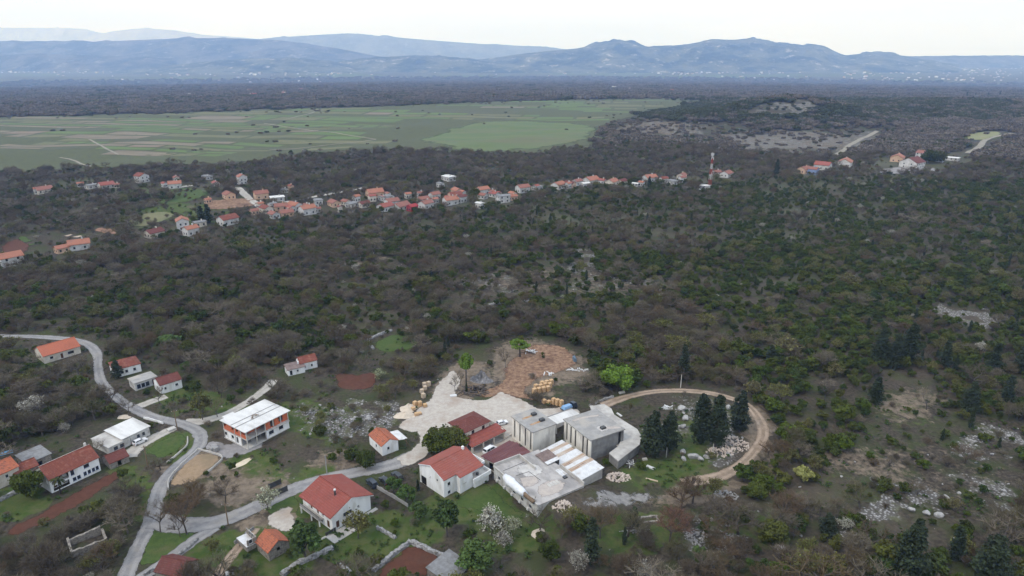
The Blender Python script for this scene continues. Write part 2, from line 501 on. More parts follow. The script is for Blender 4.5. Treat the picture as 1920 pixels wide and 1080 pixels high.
M['gravel_road'] = road_mat('gravel_road', (.3, .28, .25), (.4, .37, .33), (.2, .19, .15), .5, (.42, .39, .35))
M['field_path'] = road_mat('field_path', (.22, .2, .16), (.27, .245, .2), (.16, .155, .1), .1)
M['dirt_road'] = road_mat('dirt_road', (.2, .15, .105), (.29, .22, .165), (.15, .125, .09), .5, (.36, .28, .215))
M['brown_earth'] = road_mat('brown_earth', (.12, .066, .042), (.31, .2, .13), (.1, .056, .04), .25)
M['red_soil'] = road_mat('red_soil', (.075, .03, .019), (.1, .042, .027), (.085, .045, .03), .8)
M['tan_plot'] = road_mat('tan_plot', (.24, .17, .105), (.3, .215, .14), (.2, .155, .1), .6)
M['pad'] = road_mat('pad_concrete', (.22, .21, .21), (.28, .265, .26), (.17, .16, .15), .5)
M['lawn'] = road_mat('lawn_grass', (.042, .07, .016), (.065, .095, .024), (.085, .09, .035), .5)
M['meadow'] = road_mat('valley_meadow', (.062, .072, .032), (.088, .094, .043), (.06, .062, .037), .02)

ribbon('road', [(-60, 628), (0, 630), (80, 632), (150, 640), (180, 660), (184, 690), (190, 715), (213, 740), (250, 766), (290, 783), (335, 793), (370, 808), (376, 830), (360, 851), (335, 871), (312, 895), (298, 920), (291, 950), (280, 985), (262, 1020), (244, 1060), (225, 1110)],
       [3.0, 3.0, 3.6, 3.2, 3.2, 3.4, 3.6, 3.9, 3.9], M['asphalt'], 'grey asphalt road winding down past the white houses', 'road', .07)
ribbon('road', [(292, 975), (340, 985), (395, 981), (440, 968), (480, 950), (530, 926), (580, 907), (640, 891), (700, 880), (745, 868), (778, 854)],
       [6, 5.6, 5.0, 4.6, 4.6, 5.0, 6.0], M['asphalt'], 'grey lane between the red roofed house and the stone yard', 'road', .075)
ribbon('road', [(405, 988), (366, 1012), (328, 1040), (285, 1070), (240, 1100)], 3.2, M['asphalt'], 'narrow grey lane running down beside the stone barn', 'road', .065)
ribbon('gravel_track', [(345, 792), (378, 790), (425, 776), (470, 750), (498, 729), (514, 712)], [4.5, 3.4, 3.2, 3], M['gravel_road'], 'pale gravel track behind the unfinished brick house', 'track', .05)
ribbon('gravel_track', [(258, 763), (284, 753), (312, 743)], 3.5, M['gravel_road'], 'short pale track to the dark red roofed house', 'track', .05)
ribbon('driveway', [(328, 802), (300, 815), (275, 828), (250, 845), (240, 858)], [3, 4, 5], M['gravel_road'], 'pale driveway with the white car on it', 'driveway', .045)
ribbon('dirt_track', [(1130, 760), (1180, 743), (1230, 734), (1290, 733), (1345, 740), (1398, 758), (1423, 785), (1431, 815), (1415, 845), (1386, 874), (1350, 893), (1310, 901), (1280, 906)],
       [3.8, 3.2, 2.9, 2.8, 2.9, 3.4, 3.4, 3.4, 3.8, 4.6], M['dirt_road'], 'orange dirt track curving round the dark conifers', 'track', .05)
ribbon('dirt_track', [(395, 1095), (432, 1045), (462, 1010), (480, 990)], 2.5, M['dirt_road'], 'brown footpath beside the old tiled stone house', 'track', .04)
ribbon('gravel_track', [(280, 362), (320, 355), (360, 348)], 6, M['gravel_road'], 'pale track in front of the first valley houses', 'track', .3, 6)
ribbon('road', [(445, 352), (458, 364), (474, 378), (492, 392)], 6, M['gravel_road'], 'pale village street dropping towards the tiled roofs', 'road', .3, 5)
ribbon('gravel_track', [(535, 380), (570, 373), (625, 363), (685, 352)], 5, M['gravel_road'], 'pale straight track leaving the village', 'track', .3, 6)
ribbon('road', [(1562, 294), (1590, 275), (1612, 262), (1645, 246)], 6, M['field_path'], 'pale straight road climbing over the stony hillside', 'road', .5, 8)
ribbon('road', [(1816, 288), (1838, 274), (1846, 264), (1868, 256), (1900, 250)], 7, M['field_path'], 'pale road beside the green clearing on the hill', 'road', .5, 8)
for q, (pts, lb) in enumerate([([(495, 232), (545, 240), (600, 247), (705, 262)], 'long pale track crossing the middle of the green fields'), ([(112, 296), (140, 302), (170, 313)], 'short pale track at the near edge of the fields'),
                 ([(168, 262), (192, 275), (222, 291)], 'slanting pale track between the striped fields'), ([(505, 282), (545, 280), (640, 270), (705, 262)], 'pale track along the near border of the green fields'),
                 ([(530, 225), (575, 215), (590, 210)], 'short pale track at the far edge of the fields')]):
    ribbon('field_track', pts, 2.8, M['field_path'], lb, 'track', .62, 10)

patch('gravel_yard', [(735, 862), (775, 838), (782, 815), (745, 803), (768, 778), (800, 752), (822, 716), (850, 694), (866, 712), (858, 742), (910, 748), (940, 735), (985, 750), (1010, 765), (1064, 762), (1090, 775), (1056, 800), (975, 835), (955, 856), (905, 866), (865, 850), (838, 848), (812, 846), (790, 866), (760, 876)],
      M['gravel'], 'pale gravel yard of the stone works', 'yard', .09)
patch('earth_bank', [(900, 748), (885, 735), (935, 715), (938, 690), (965, 662), (1000, 642), (1050, 646), (1080, 662), (1088, 684), (1050, 702), (1012, 716), (996, 738), (1062, 756), (985, 754)],
      M['brown_earth'], 'bare brown earth behind the gravel yard', 'earth', .045, fade=6.0)
patch('ploughed_field', [(627, 704), (640, 699), (672, 702), (706, 697), (704, 722), (680, 731), (650, 731), (634, 725)], M['red_soil'], 'small dark red ploughed plot beside the thicket', 'field', .04, fade=.8)
patch('ploughed_field', [(222, 879), (241, 886), (213, 905), (162, 940), (106, 971), (52, 996), (18, 1008), (16, 990), (70, 964), (140, 922), (190, 895)], M['red_soil'], 'long strip of red ploughed soil before the white veranda house', 'field', .04, fade=.8)
patch('ploughed_field', [(712, 1068), (770, 1023), (828, 1046), (800, 1078), (770, 1100), (705, 1100)], M['red_soil'], 'red soil plot inside the dry stone walls', 'field', .04, fade=.6)
patch('sand_plot', [(373, 846), (414, 857), (387, 886), (370, 905), (336, 911), (319, 914), (323, 895), (350, 865)], M['tan_plot'], 'tan levelled plot beside the road bend', 'plot', .04, fade=.7)
patch('concrete_pad', [(392, 824), (384, 845), (420, 862), (438, 858), (468, 850), (500, 834), (470, 824), (430, 830)], M['pad'], 'stained grey concrete pad round the unfinished brick house', 'pad', .05, fade=.9)
patch('lawn', [(337, 810), (351, 817), (349, 832), (322, 852), (300, 862), (272, 848), (287, 832), (322, 816)], M['lawn'], 'bright green lawn inside the road bend', 'lawn', .04, fade=.8)
patch('lawn', [(268, 1012), (300, 992), (372, 994), (366, 1010), (325, 1036), (282, 1062), (262, 1068)], M['lawn'], 'bright green verge under the tall bare trees', 'lawn', .04, fade=.9)
patch('lawn', [(880, 915), (915, 908), (960, 948), (985, 962), (960, 975), (900, 960), (850, 945)], M['lawn'], 'green garden grass beside the long workshop wall', 'lawn', .04, fade=1.5)
patch('lawn', [(525, 938), (556, 925), (562, 960), (530, 962), (500, 965), (495, 950)], M['lawn'], 'green garden grass before the balcony house', 'lawn', .04, fade=1.2)
patch('meadow', [(703, 642), (735, 628), (775, 633), (782, 650), (740, 660), (705, 656)], M['lawn'], 'small vivid green meadow in the scrub', 'meadow', .05, fade=1.2)
patch('gravel_patch', [(1280, 912), (1320, 903), (1395, 905), (1392, 914), (1330, 912)], M['gravel'], 'pale gravel spill at the end of the dirt track', 'gravel', .04)
patch('gravel_patch', [(500, 962), (535, 948), (556, 945), (552, 962), (560, 985), (535, 1000), (500, 985)], M['gravel'], 'pale trodden forecourt before the balcony house', 'forecourt', .045)
patch('gravel_patch', [(1050, 945), (1090, 925), (1135, 912), (1195, 914), (1255, 928), (1235, 946), (1170, 962), (1110, 968), (1065, 962)], road_mat('grey_dust', (.18, .172, .165), (.27, .258, .248), (.15, .14, .115), .4), 'pale grey dusty ground below the workshop bank', 'gravel', .05, fade=9.0)
patch('playground', [(1645, 318), (1730, 312), (1755, 322), (1660, 327)], M['pad'], 'grey paved court below the white hall', 'court', .5, 6, 2)
patch('clearing', [(1806, 252), (1850, 247), (1880, 250), (1850, 262), (1815, 262)], simple('clearing_grass', (.16, .17, .07), (.2, .19, .1), .1, kind='World', fray=.1), 'pale green clearing on the far hillside', 'clearing', .6, 8, 4)
patch('ploughed_field', [(0, 462), (30, 447), (60, 462), (40, 478), (0, 482)], M['red_soil'], 'reddish plot between the orange roofs', 'field', .3, 4, 3)
patch('grass_field', [(30, 447), (50, 443), (78, 466), (62, 466)], M['lawn'], 'small green plot beside the reddish plot', 'field', .35, 4, 2)
patch('ploughed_field', [(170, 432), (195, 427), (230, 434), (205, 441)], simple('orange_soil', (.21, .11, .065), (.26, .15, .1), .2, kind='World', fray=.1), 'pale orange ploughed plot near the long orange roof', 'field', .3, 4, 3)
patch('ploughed_field', [(110, 443), (120, 438), (158, 443), (150, 447)], simple('pale_soil', (.36, .28, .21), (.4, .32, .25), .2, kind='World', fray=.1), 'pale bare strip near the long orange roof', 'field', .35, 4, 2)
patch('grass_field', [(268, 362), (335, 352), (392, 358), (378, 372), (300, 384)], M['lawn'], 'green plot below the first valley houses', 'field', .3, 6, 4)
patch('ploughed_field', [(375, 378), (470, 372), (480, 386), (400, 394)], M['brown_earth'], 'dark ploughed plot beside the village street', 'field', .3, 6, 4)
patch('grass_field', [(228, 412), (300, 396), (330, 402), (280, 424), (240, 426)], simple('olive_field', (.12, .13, .055), (.15, .14, .07), .1, kind='World', fray=.06), 'olive green sloping plot above the orange soil', 'field', .3, 6, 4)

# valley fields
FIELDS = [(-300, 330), (0, 327), (130, 318), (200, 318), (380, 310), (520, 300), (575, 288), (700, 282), (760, 284), (980, 290), (1110, 275), (1142, 262), (1128, 240), (1180, 222), (1330, 190), (1250, 184), (960, 189), (690, 200), (560, 203), (300, 212), (0, 219), (-300, 225)]
patch('meadow', FIELDS, M['meadow'], 'broad green valley meadow between the two woods', 'meadow', .25, 16, 25)
def field_mat(nm, c1, c2):
    return simple(nm, c1, c2, .06, kind='World', stretch=(.35, 1.6, 1), c3=tuple((a + b) * .42 for a, b in zip(c1, c2)), scale3=.012)
FM = [('green', field_mat('field_green', (.075, .115, .033), (.1, .135, .042))), ('bright green', field_mat('field_bright', (.085, .13, .034), (.1, .14, .042))), ('olive', field_mat('field_olive', (.1, .108, .048), (.13, .125, .062))),
      ('pale brown', field_mat('field_fallow', (.14, .118, .08), (.18, .15, .105))), ('pinkish brown', field_mat('field_pink', (.185, .138, .1), (.16, .13, .092))), ('dark olive', field_mat('field_dark', (.06, .066, .033), (.08, .082, .044)))]
def quad_sheet(name, c4, mat, dz, n, m):
    u, w = np.meshgrid(np.linspace(0, 1, n + 1), np.linspace(0, 1, m + 1), indexing='ij')
    c4 = np.array(c4, float)
    xy = (c4[0] * ((1 - u) * (1 - w))[..., None] + c4[1] * (u * (1 - w))[..., None] + c4[2] * (u * w)[..., None] + c4[3] * ((1 - u) * w)[..., None])
    v = np.concatenate([xy, (H(xy[..., 0], xy[..., 1]) + dz)[..., None]], -1).reshape(-1, 3)
    i, j = np.meshgrid(np.arange(n), np.arange(m), indexing='ij'); k = m + 1
    f = np.stack([i * k + j, (i + 1) * k + j, (i + 1) * k + j + 1, i * k + j + 1], -1).reshape(-1, 4)
    me = np_mesh(name, v, f, mat, True); add_attr(me, 'edge', np.ones(len(v)))
    return link(name, me)
def build_fields():
    fr = random.Random(5)
    ang = R(-9); ca, sa = math.cos(ang), math.sin(ang)
    n_made, v = 0, 690.0
    big = [((760, 262), (900, 228), (1100, 232), (1128, 250), (1090, 268), (960, 285), (850, 283))]
    for pts in big:
        o = patch('grass_field', pts, simple('wide_meadow', (.078, .115, .036), (.1, .125, .048), .02, c3=(.115, .11, .06), scale3=.008, kind='World', stretch=(.4, 1.3, 1), fray=.03), 'largest green field at the near end of the valley', 'field', .42, 14, 45); o['group'] = 'valley fields'
    while v < 1750:
        dv = fr.uniform(20, 44) * (1 if v < 1100 else 1.5)
        u = -1500.0 + fr.uniform(0, 80)
        while u < 420:
            du = fr.choice((28, 45, 70, 110, 150)) * fr.uniform(.8, 1.25) * (1 if v < 1100 else 1.4)
            g = 3.2
            c4 = [((a) * ca - b * sa, a * sa + b * ca) for a, b in ((u + g, v + g), (u + du - g, v + g * fr.uniform(0, 3)), (u + du - g, v + dv - g), (u + g, v + dv - g * fr.uniform(0, 3)))]
            u += du
            pp = [project(a, b, H(a, b)) for a, b in c4]
            X, Y = np.array([float(q[0]) for q in pp]), np.array([float(q[1]) for q in pp])
            if not inside(X, Y, FIELDS).all() or X.max() < -60 or fr.random() < .12: continue
            if X.max() > 770 and Y.max() > 228 and X.max() < 1130: continue
            cx = X.mean()
            wts = (.2, .08, .25, .22, .13, .12) if cx < 420 else (.34, .14, .3, .06, .02, .14)
            nm, mt = fr.choices(FM, wts)[0]
            o = quad_sheet('grass_field', c4, mt, .36 + .03 * fr.random(), max(2, int(du / 14)), max(2, int(dv / 14)))
            tag(o, nm + ' strip field in the valley patchwork', 'field', 'valley fields', 'structure'); n_made += 1
        v += dv
    return n_made
build_fields()

# ------------------------------------------------------------------ far hills
def on_plane(px, py, Y):
    a, b, c = ray(px, py); t = Y / b
    return a * t, CAM_H + c * t
def hill_mat(nm, c1, c2, rock):
    g = NG(nm); w = g.coords('World')
    c = g.mix(g.ramp(g.noise(w, .0026, 7, .72), .4, .6), c1, c2)
    c = g.mix(g.ramp(g.noise(w, .006, 7, .78), .55, .66), c, rock)
    return g.finish(c, .95, .05, g.bump(g.noise(w, .009, 7, .7), 60.0, 1.0))
def hill(name, prof, D, front, back, mat, label, seed, amp=.16, n=220, m=60):
    prof = np.array(prof, float)
    pxs = np.linspace(prof[0, 0], prof[-1, 0], n)
    pys = np.interp(pxs, prof[:, 0], prof[:, 1])
    xs, zs = np.array([on_plane(a, b, D) for a, b in zip(pxs, pys)]).T
    zs = np.convolve(np.pad(zs, 2, 'edge'), np.ones(5) / 5, 'valid') * .6 + zs * .4
    zs = zs + (fnoise(xs + seed * 51, xs * 0, 260) - .5) * 6 + (fnoise(xs + seed * 91, xs * 0 + 5, 70) - .5) * 5
    s = np.linspace(-1, 1, m)
    y = np.where(s < 0, D + s * front, D + s * back)
    sh = np.where(s < 0, (1 + s) ** 1.35 * (2 - (1 + s)) ** .6, 1 - s ** 2)
    X = xs[:, None] * (y / D)[None, :]
    Y = np.broadcast_to(y, X.shape)
    nz = (fnoise(X + seed * 977, Y * .8 + seed * 331, front * .35) - .5) * 2
    nz2 = (fnoise(X + seed * 77, Y + seed * 31, front * .09) - .5) * 2
    w = np.clip(1 - np.abs(s) ** 3, 0, 1) * (np.abs(s) > .03)
    zb = H(X, Y) - 12
    Z = (zs[:, None] - zb) * sh[None, :] * (1 + (amp * 1.9 * nz + amp * .9 * nz2) * (w * np.clip(np.abs(s) * 4, 0, 1))[None, :]) + zb
    v = np.stack([X, Y, Z], -1).reshape(-1, 3)
    i, j = np.meshgrid(np.arange(n - 1), np.arange(m - 1), indexing='ij')
    f = np.stack([i * m + j, (i + 1) * m + j, (i + 1) * m + j + 1, i * m + j + 1], -1).reshape(-1, 4)
    return tag(link(name, np_mesh(name, v, f, mat, True)), label, 'hill', kind='structure')
HM = hill_mat('hill_scrub', (.015, .022, .012), (.12, .12, .085), (.42, .4, .36))
HM2 = hill_mat('plateau_scrub', (.02, .022, .02), (.11, .1, .09), (.26, .25, .23))
HM3 = hill_mat('hazed_limestone', (.42, .42, .41), (.52, .52, .5), (.58, .57, .55))  # pale limestone, lightened further so distance haze is in the colour
HM4 = hill_mat('hazed_scrub', (.12, .125, .11), (.2, .2, .18), (.32, .31, .29))  # scrub lightened, some distance haze mixed into its colour
hill('hill', [(780, 131), (850, 122), (900, 112), (960, 103), (1010, 97), (1060, 93), (1085, 90), (1110, 85), (1140, 79), (1155, 77.5), (1180, 81), (1210, 87), (1235, 87), (1265, 85), (1300, 81), (1335, 73), (1365, 74.5), (1400, 73.5), (1440, 77), (1470, 83),
              (1505, 85), (1525, 83), (1545, 85), (1562, 95), (1585, 104), (1610, 101), (1640, 97.5), (1670, 99), (1695, 106), (1740, 113), (1800, 122)], 10300, 1500, 1400, HM, 'long rocky hill with two summits beyond the plain', 3, n=260)
hill('hill', [(-200, 78), (0, 78), (80, 77), (175, 79), (230, 76), (330, 72), (420, 71), (520, 75), (560, 80), (640, 92), (700, 104), (760, 112)], 11800, 1700, 1200, HM2, 'low dark wooded plateau rising behind the valley town', 8, .1)
hill('hill', [(380, 112), (480, 75), (520, 70), (600, 65), (650, 63), (720, 68), (800, 75), (900, 82), (1000, 87), (1060, 92), (1120, 101), (1180, 110)], 15500, 1300, 900, HM4, 'long pale blue plateau sloping gently behind the dark plateau', 12, .1)
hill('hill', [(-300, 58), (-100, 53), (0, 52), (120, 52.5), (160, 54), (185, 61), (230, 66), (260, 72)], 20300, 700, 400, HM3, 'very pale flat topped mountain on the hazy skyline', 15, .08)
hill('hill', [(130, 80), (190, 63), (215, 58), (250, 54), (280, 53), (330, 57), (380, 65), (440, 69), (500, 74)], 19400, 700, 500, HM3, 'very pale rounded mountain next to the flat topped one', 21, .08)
hill('hill', [(560, 131), (620, 117), (700, 107), (800, 104), (880, 110), (960, 122), (1010, 128)], 9800, 900, 800, HM, 'low wooded foothill before the pale plateau', 25, .1)
hill('hill', [(200, 135), (330, 122), (420, 112), (540, 108), (620, 114), (680, 128)], 9300, 900, 800, HM, 'low dark foothill beside the valley town', 28, .1)
hill('hill', [(1560, 112), (1640, 107), (1750, 105), (1850, 104), (1980, 105), (2100, 107)], 12500, 900, 900, HM2, 'thin flat ridge closing the hazy plain', 33, .1)
hill('hill', [(-200, 112), (-60, 104), (60, 101), (200, 104), (330, 110)], 10200, 800, 800, HM2, 'low dark shoulder above the valley town', 36, .1)
# ------------------------------------------------------------------ building materials
M['white'] = simple('white_plaster', (.78, .78, .78), (.71, .71, .71), .8, c3=(.58, .57, .545), scale3=.5, stretch=(1, 1, .3))
M['village_white'] = simple('village_plaster', (.56, .55, .54), (.47, .46, .45), .5, c3=(.38, .37, .35), scale3=.25)
M['cream'] = simple('cream_plaster', (.62, .57, .5), (.54, .49, .42), .9, c3=(.43, .39, .33), scale3=.4)
M['dirty_white'] = simple('weathered_plaster', (.55, .54, .52), (.44, .43, .41), 1.0, c3=(.3, .28, .26), scale3=.4)
M['concrete'] = simple('raw_concrete', (.3, .295, .285), (.24, .235, .23), .7, c3=(.19, .185, .18), scale3=.2, bump=(6, .02))
M['pale_concrete'] = simple('pale_concrete', (.47, .45, .42), (.4, .38, .35), .6, c3=(.31, .29, .27), scale3=.22)
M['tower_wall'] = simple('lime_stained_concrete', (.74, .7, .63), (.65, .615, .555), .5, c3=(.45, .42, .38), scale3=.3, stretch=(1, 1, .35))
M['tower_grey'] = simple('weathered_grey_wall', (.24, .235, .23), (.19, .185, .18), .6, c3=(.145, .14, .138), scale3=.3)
M['roof_slab'] = simple('grey_roof_screed', (.31, .3, .285), (.25, .24, .23), .5, c3=(.36, .33, .29), scale3=.16)
M['white_slab'] = simple('white_roof_screed', (.6, .59, .57), (.52, .51, .49), .5, c3=(.4, .385, .37), scale3=.22, stretch=(1, .3, 1))
M['terrace'] = simple('stained_terrace_screed', (.4, .375, .355), (.27, .255, .245), .4, c3=(.2, .19, .185), scale3=.22, stretch=(1, .6, 1))
M['brick'] = simple('hollow_brick', (.5, .14, .07), (.42, .11, .055), 3.0, c3=(.38, .13, .08), scale3=.6, bump=(14, .02))
def tile_mat(nm, c1, c2, c3, s3=.5, lo=.48, hi=.7, stretch=None):
    g = NG(nm); v = g.coords('Object', stretch)
    c = g.mix(g.ramp(g.noise(v, 2.5, 4, .7), .3, .7), c1, c2)
    c = g.mix(g.ramp(g.noise(v, s3, 5, .7), lo, hi), c, c3)
    c = g.mix(g.math('MULTIPLY', g.ramp(g.noise(v, .22, 6, .75), .46, .7), .55), c, tuple(q * .5 + .02 for q in c1))
    c = g.mix(g.math('MULTIPLY', g.ramp(g.noise(v, 1.1, 6, .8), .57, .66), .5), c, tuple(q * .6 + .12 for q in c3))
    wv = g.n('ShaderNodeTexWave'); wv.bands_direction = 'Z'; g.set(wv.inputs['Vector'], g.coords('Object')); wv.inputs['Scale'].default_value = 1.4; wv.inputs['Distortion'].default_value = .4
    c = g.mix(g.math('MULTIPLY', wv.outputs['Fac'], .3), c, tuple(q * .55 for q in c1))
    return g.finish(c, .8, .2, g.bump(g.math('ADD', wv.outputs['Fac'], g.noise(v, 8, 3)), .05))
M['tile_red'] = tile_mat('red_tiles', (.265, .072, .055), (.22, .06, .046), (.25, .09, .072), .7)
M['tile_new'] = tile_mat('bright_orange_tiles', (.41, .13, .075), (.36, .112, .064), (.33, .115, .075))
M['tile_pink'] = tile_mat('faded_red_tiles', (.29, .09, .068), (.25, .075, .057), (.27, .11, .09))
M['tile_orange'] = tile_mat('orange_tiles', (.34, .125, .08), (.28, .1, .065), (.22, .1, .075))
M['tile_old'] = tile_mat('old_mottled_tiles', (.2, .058, .04), (.15, .05, .035), (.28, .12, .08), .9)
M['tile_brown'] = tile_mat('brown_tiles', (.145, .045, .037), (.115, .04, .033), (.18, .07, .055), .9)
M['tile_lichen'] = tile_mat('lichened_orange_tiles', (.42, .14, .075), (.34, .1, .055), (.16, .07, .05), 1.6, .5, .62)
M['maroon'] = simple('maroon_sheet_metal', (.115, .03, .03), (.09, .026, .027), 1.2, .5, .4, c3=(.15, .06, .055), scale3=.5, stretch=(.25, 3, 1))
M['zinc'] = simple('pale_zinc_sheet', (.6, .6, .6), (.52, .52, .52), .8, .45, .5, c3=(.44, .41, .38), scale3=.5)
M['rust'] = simple('rusty_sheet', (.46, .4, .34), (.34, .23, .15), .9, .7, .3, c3=(.17, .075, .035), scale3=.8, stretch=(.16, 1.6, 1))
M['brown_sheet'] = simple('brown_asbestos', (.15, .11, .1), (.2, .15, .135), 1.2, c3=(.1, .07, .065), scale3=.5)
M['grey_sheet'] = simple('grey_asbestos', (.22, .22, .225), (.17, .17, .17), 1.2, c3=(.13, .125, .12), scale3=.5)
M['glass'] = simple('dark_window_glass', (.022, .026, .032), (.035, .04, .048), 1.0, .15, .5)
M['void'] = simple('shade_black', (.012, .011, .011), (.02, .018, .017), 2.0, .95, .05)  # near-black colour standing in for the dark inside of openings
M['frame_white'] = simple('white_frame', (.6, .6, .6), (.52, .52, .52), 3.0, .5)
M['frame_blue'] = simple('blue_frame', (.03, .09, .25), (.04, .11, .28), 3.0, .5)
M['frame_brown'] = simple('brown_frame', (.1, .05, .03), (.08, .04, .025), 3.0, .6)
M['steel_dark'] = simple('dark_steel', (.04, .04, .042), (.06, .06, .06), 3.0, .5, .4)
M['wood'] = simple('weathered_timber', (.2, .14, .09), (.14, .1, .07), 3.0, .85)
M['stonework'] = simple('rough_stone_wall', (.3, .27, .235), (.2, .18, .155), 2.2, c3=(.13, .115, .1), scale3=1.1, bump=(4, .08))
M['drystone'] = simple('dry_stone', (.33, .325, .325), (.2, .195, .19), 2.0, c3=(.11, .105, .1), scale3=1.3, bump=(3.5, .15), kind='World')
M['limestone'] = simple('limestone', (.37, .36, .35), (.24, .235, .23), 1.4, c3=(.24, .235, .23), scale3=.7, bump=(3, .1))
M['rust_stain'] = simple('rust_stain', (.33, .18, .08), (.38, .27, .18), .9, fray=.7)
M['lime_stain'] = simple('lime_stain', (.5, .48, .455), (.4, .38, .36), .9, fray=.9)
M['pink_stain'] = simple('pink_stain', (.42, .37, .33), (.36, .32, .29), .9, fray=.9)

# ------------------------------------------------------------------ building toolkit
FOOT = []           # footprints (centre, radius): no tree grows there
class Bld:
    """local frame: origin at the near corner, x and y along the two walls that face the camera"""
    def __init__(s, name, label, cat, A=None, B=None, C=None, z=0.0, L=None, W=None, ang=None, group=None, grow=0.0):
        b = P(*B, z)
        if ang is None or L is None or W is None:
            a, c = P(*A, z), P(*C, z)
            vx, vy = c - b, a - b
            ax, ay = math.atan2(vx.y, vx.x), math.atan2(vy.y, vy.x) - math.pi / 2
            if ang is None: ang = (ax + ay) / 2
            else: ang = R(ang)
            if L is None: L = math.hypot(vx.x, vx.y)
            if W is None: W = math.hypot(vy.x, vy.y)
        else: ang = R(ang)
        cx, cy_ = math.cos(ang), math.sin(ang)
        b = Vector((b.x + grow * (cx - cy_), b.y + grow * (cy_ + cx), 0)); L -= 2 * grow; W -= 2 * grow
        ctr = Vector((b.x + L / 2 * cx - W / 2 * cy_, b.y + L / 2 * cy_ + W / 2 * cx))
        s.z0 = float(H(ctr.x, ctr.y)); s.L, s.W = L, W
        s.o = empty(name, (b.x, b.y, s.z0), ang, label, cat, group)
        FOOT.append((ctr.x, ctr.y, math.hypot(L, W) / 2))
    def pt(s, face, u, d, z):
        return {'y': (u, d, z), 'x': (d, u, z), 'Y': (u, s.W - d, z), 'X': (s.L - d, u, z)}[face]
    def box(s, name, x0, y0, z0, x1, y1, z1, mat, parent=None):
        return MB().box(x0, y0, z0, x1, y1, z1).build(name, mat, parent or s.o)
    def panel(s, face, h, mat, ops=(), z0=0.0, a=0.0, b=None, off=0.0, t=.25, frame='frame_white', name='wall', foot=.8):
        """a wall with real openings (u, z, w, h, kind) and the windows that sit in them"""
        if b is None: b = s.L if face in 'yY' else s.W
        us, zs = {a, b}, {z0 - foot if z0 == 0 else z0, z0 + h}
        for (u, z, w, hh, k) in ops:
            us |= {a + u, a + u + w}; zs |= {z0 + z, z0 + z + hh}
        us, zs = sorted(us), sorted(zs)
        nu, nz = len(us), len(zs)
        solid = np.ones((nu - 1, nz - 1), bool)
        for i in range(nu - 1):
            for j in range(nz - 1):
                cu, cz = (us[i] + us[i + 1]) / 2 - a, (zs[j] + zs[j + 1]) / 2 - z0
                if any(u < cu < u + w and z < cz < z + hh for (u, z, w, hh, k) in ops): solid[i, j] = False
        m = MB()
        for d in (0, t):
            for j in range(nz):
                for i in range(nu): m.v.append(s.pt(face, us[i], off + d, zs[j]))
        q = lambda i, j, k: k * nu * nz + j * nu + i
        S = lambda i, j: 0 <= i < nu - 1 and 0 <= j < nz - 1 and solid[i, j]
        for i in range(nu - 1):
            for j in range(nz - 1):
                if not solid[i, j]: continue
                m.f.append([q(i, j, 0), q(i + 1, j, 0), q(i + 1, j + 1, 0), q(i, j + 1, 0)])
                m.f.append([q(i, j, 1), q(i, j + 1, 1), q(i + 1, j + 1, 1), q(i + 1, j, 1)])
                if not S(i - 1, j): m.f.append([q(i, j, 0), q(i, j + 1, 0), q(i, j + 1, 1), q(i, j, 1)])
                if not S(i + 1, j): m.f.append([q(i + 1, j, 0), q(i + 1, j, 1), q(i + 1, j + 1, 1), q(i + 1, j + 1, 0)])
                if not S(i, j - 1): m.f.append([q(i, j, 0), q(i, j, 1), q(i + 1, j, 1), q(i + 1, j, 0)])
                if not S(i, j + 1): m.f.append([q(i, j + 1, 0), q(i + 1, j + 1, 0), q(i + 1, j + 1, 1), q(i, j + 1, 1)])
        if face in 'xY': m.f = [f[::-1] for f in m.f]
        w_ = m.build(name, mat, s.o)
        for (u, z, w, hh, k) in ops:
            if k in ('win', 'door'): s.window(face, a + u, z0 + z, w, hh, off, k, frame)
        return w_
    def window(s, face, u, z, w, h, off, kind, frame):
        e = .08
        fm = MB()
        o8 = [(0, 0), (w, 0), (w, h), (0, h)]; i8 = [(e, e), (w - e, e), (w - e, h - e), (e, h - e)]
        for d in (.05, .13):
            fm.v += [s.pt(face, u + p[0], off + d, z + p[1]) for p in o8] + [s.pt(face, u + p[0], off + d, z + p[1]) for p in i8]
        for k in range(4):
            k2 = (k + 1) % 4
            fm.f += [[k, k2, 4 + k2, 4 + k], [8 + k, 12 + k, 12 + k2, 8 + k2], [4 + k, 4 + k2, 12 + k2, 12 + k], [k2, k, 8 + k, 8 + k2]]
        nm = 'window' if kind == 'win' else 'door'
        f = fm.build(nm, M[frame], s.o)
        p0, p1 = s.pt(face, u + e, off + .085, z + e), s.pt(face, u + w - e, off + .11, z + h - e)
        lo, hi = [min(a, b) for a, b in zip(p0, p1)], [max(a, b) for a, b in zip(p0, p1)]
        MB().box(*lo, *hi).build('pane' if kind == 'win' else 'door_leaf', M['glass'] if kind == 'win' else M['frame_brown'], f)
        if kind == 'win':
            q0, q1 = s.pt(face, u - .1, off - .09, z - .09), s.pt(face, u + w + .1, off - .003, z - .01)
            lo, hi = [min(a, b) for a, b in zip(q0, q1)], [max(a, b) for a, b in zip(q0, q1)]
            MB().box(*lo, *hi).build('sill', M['pale_concrete'], f)
    def walls(s, h, mat, ops=None, z0=0.0, t=.25, frame='frame_white', faces='xyXY'):
        ops = ops or {}
        for f in faces:
            if f in 'yY': s.panel(f, h, mat, ops.get(f, ()), z0, 0, s.L, 0, t, frame)
            else: s.panel(f, h, mat, ops.get(f, ()), z0, t + .002, s.W - t - .002, 0, t, frame)
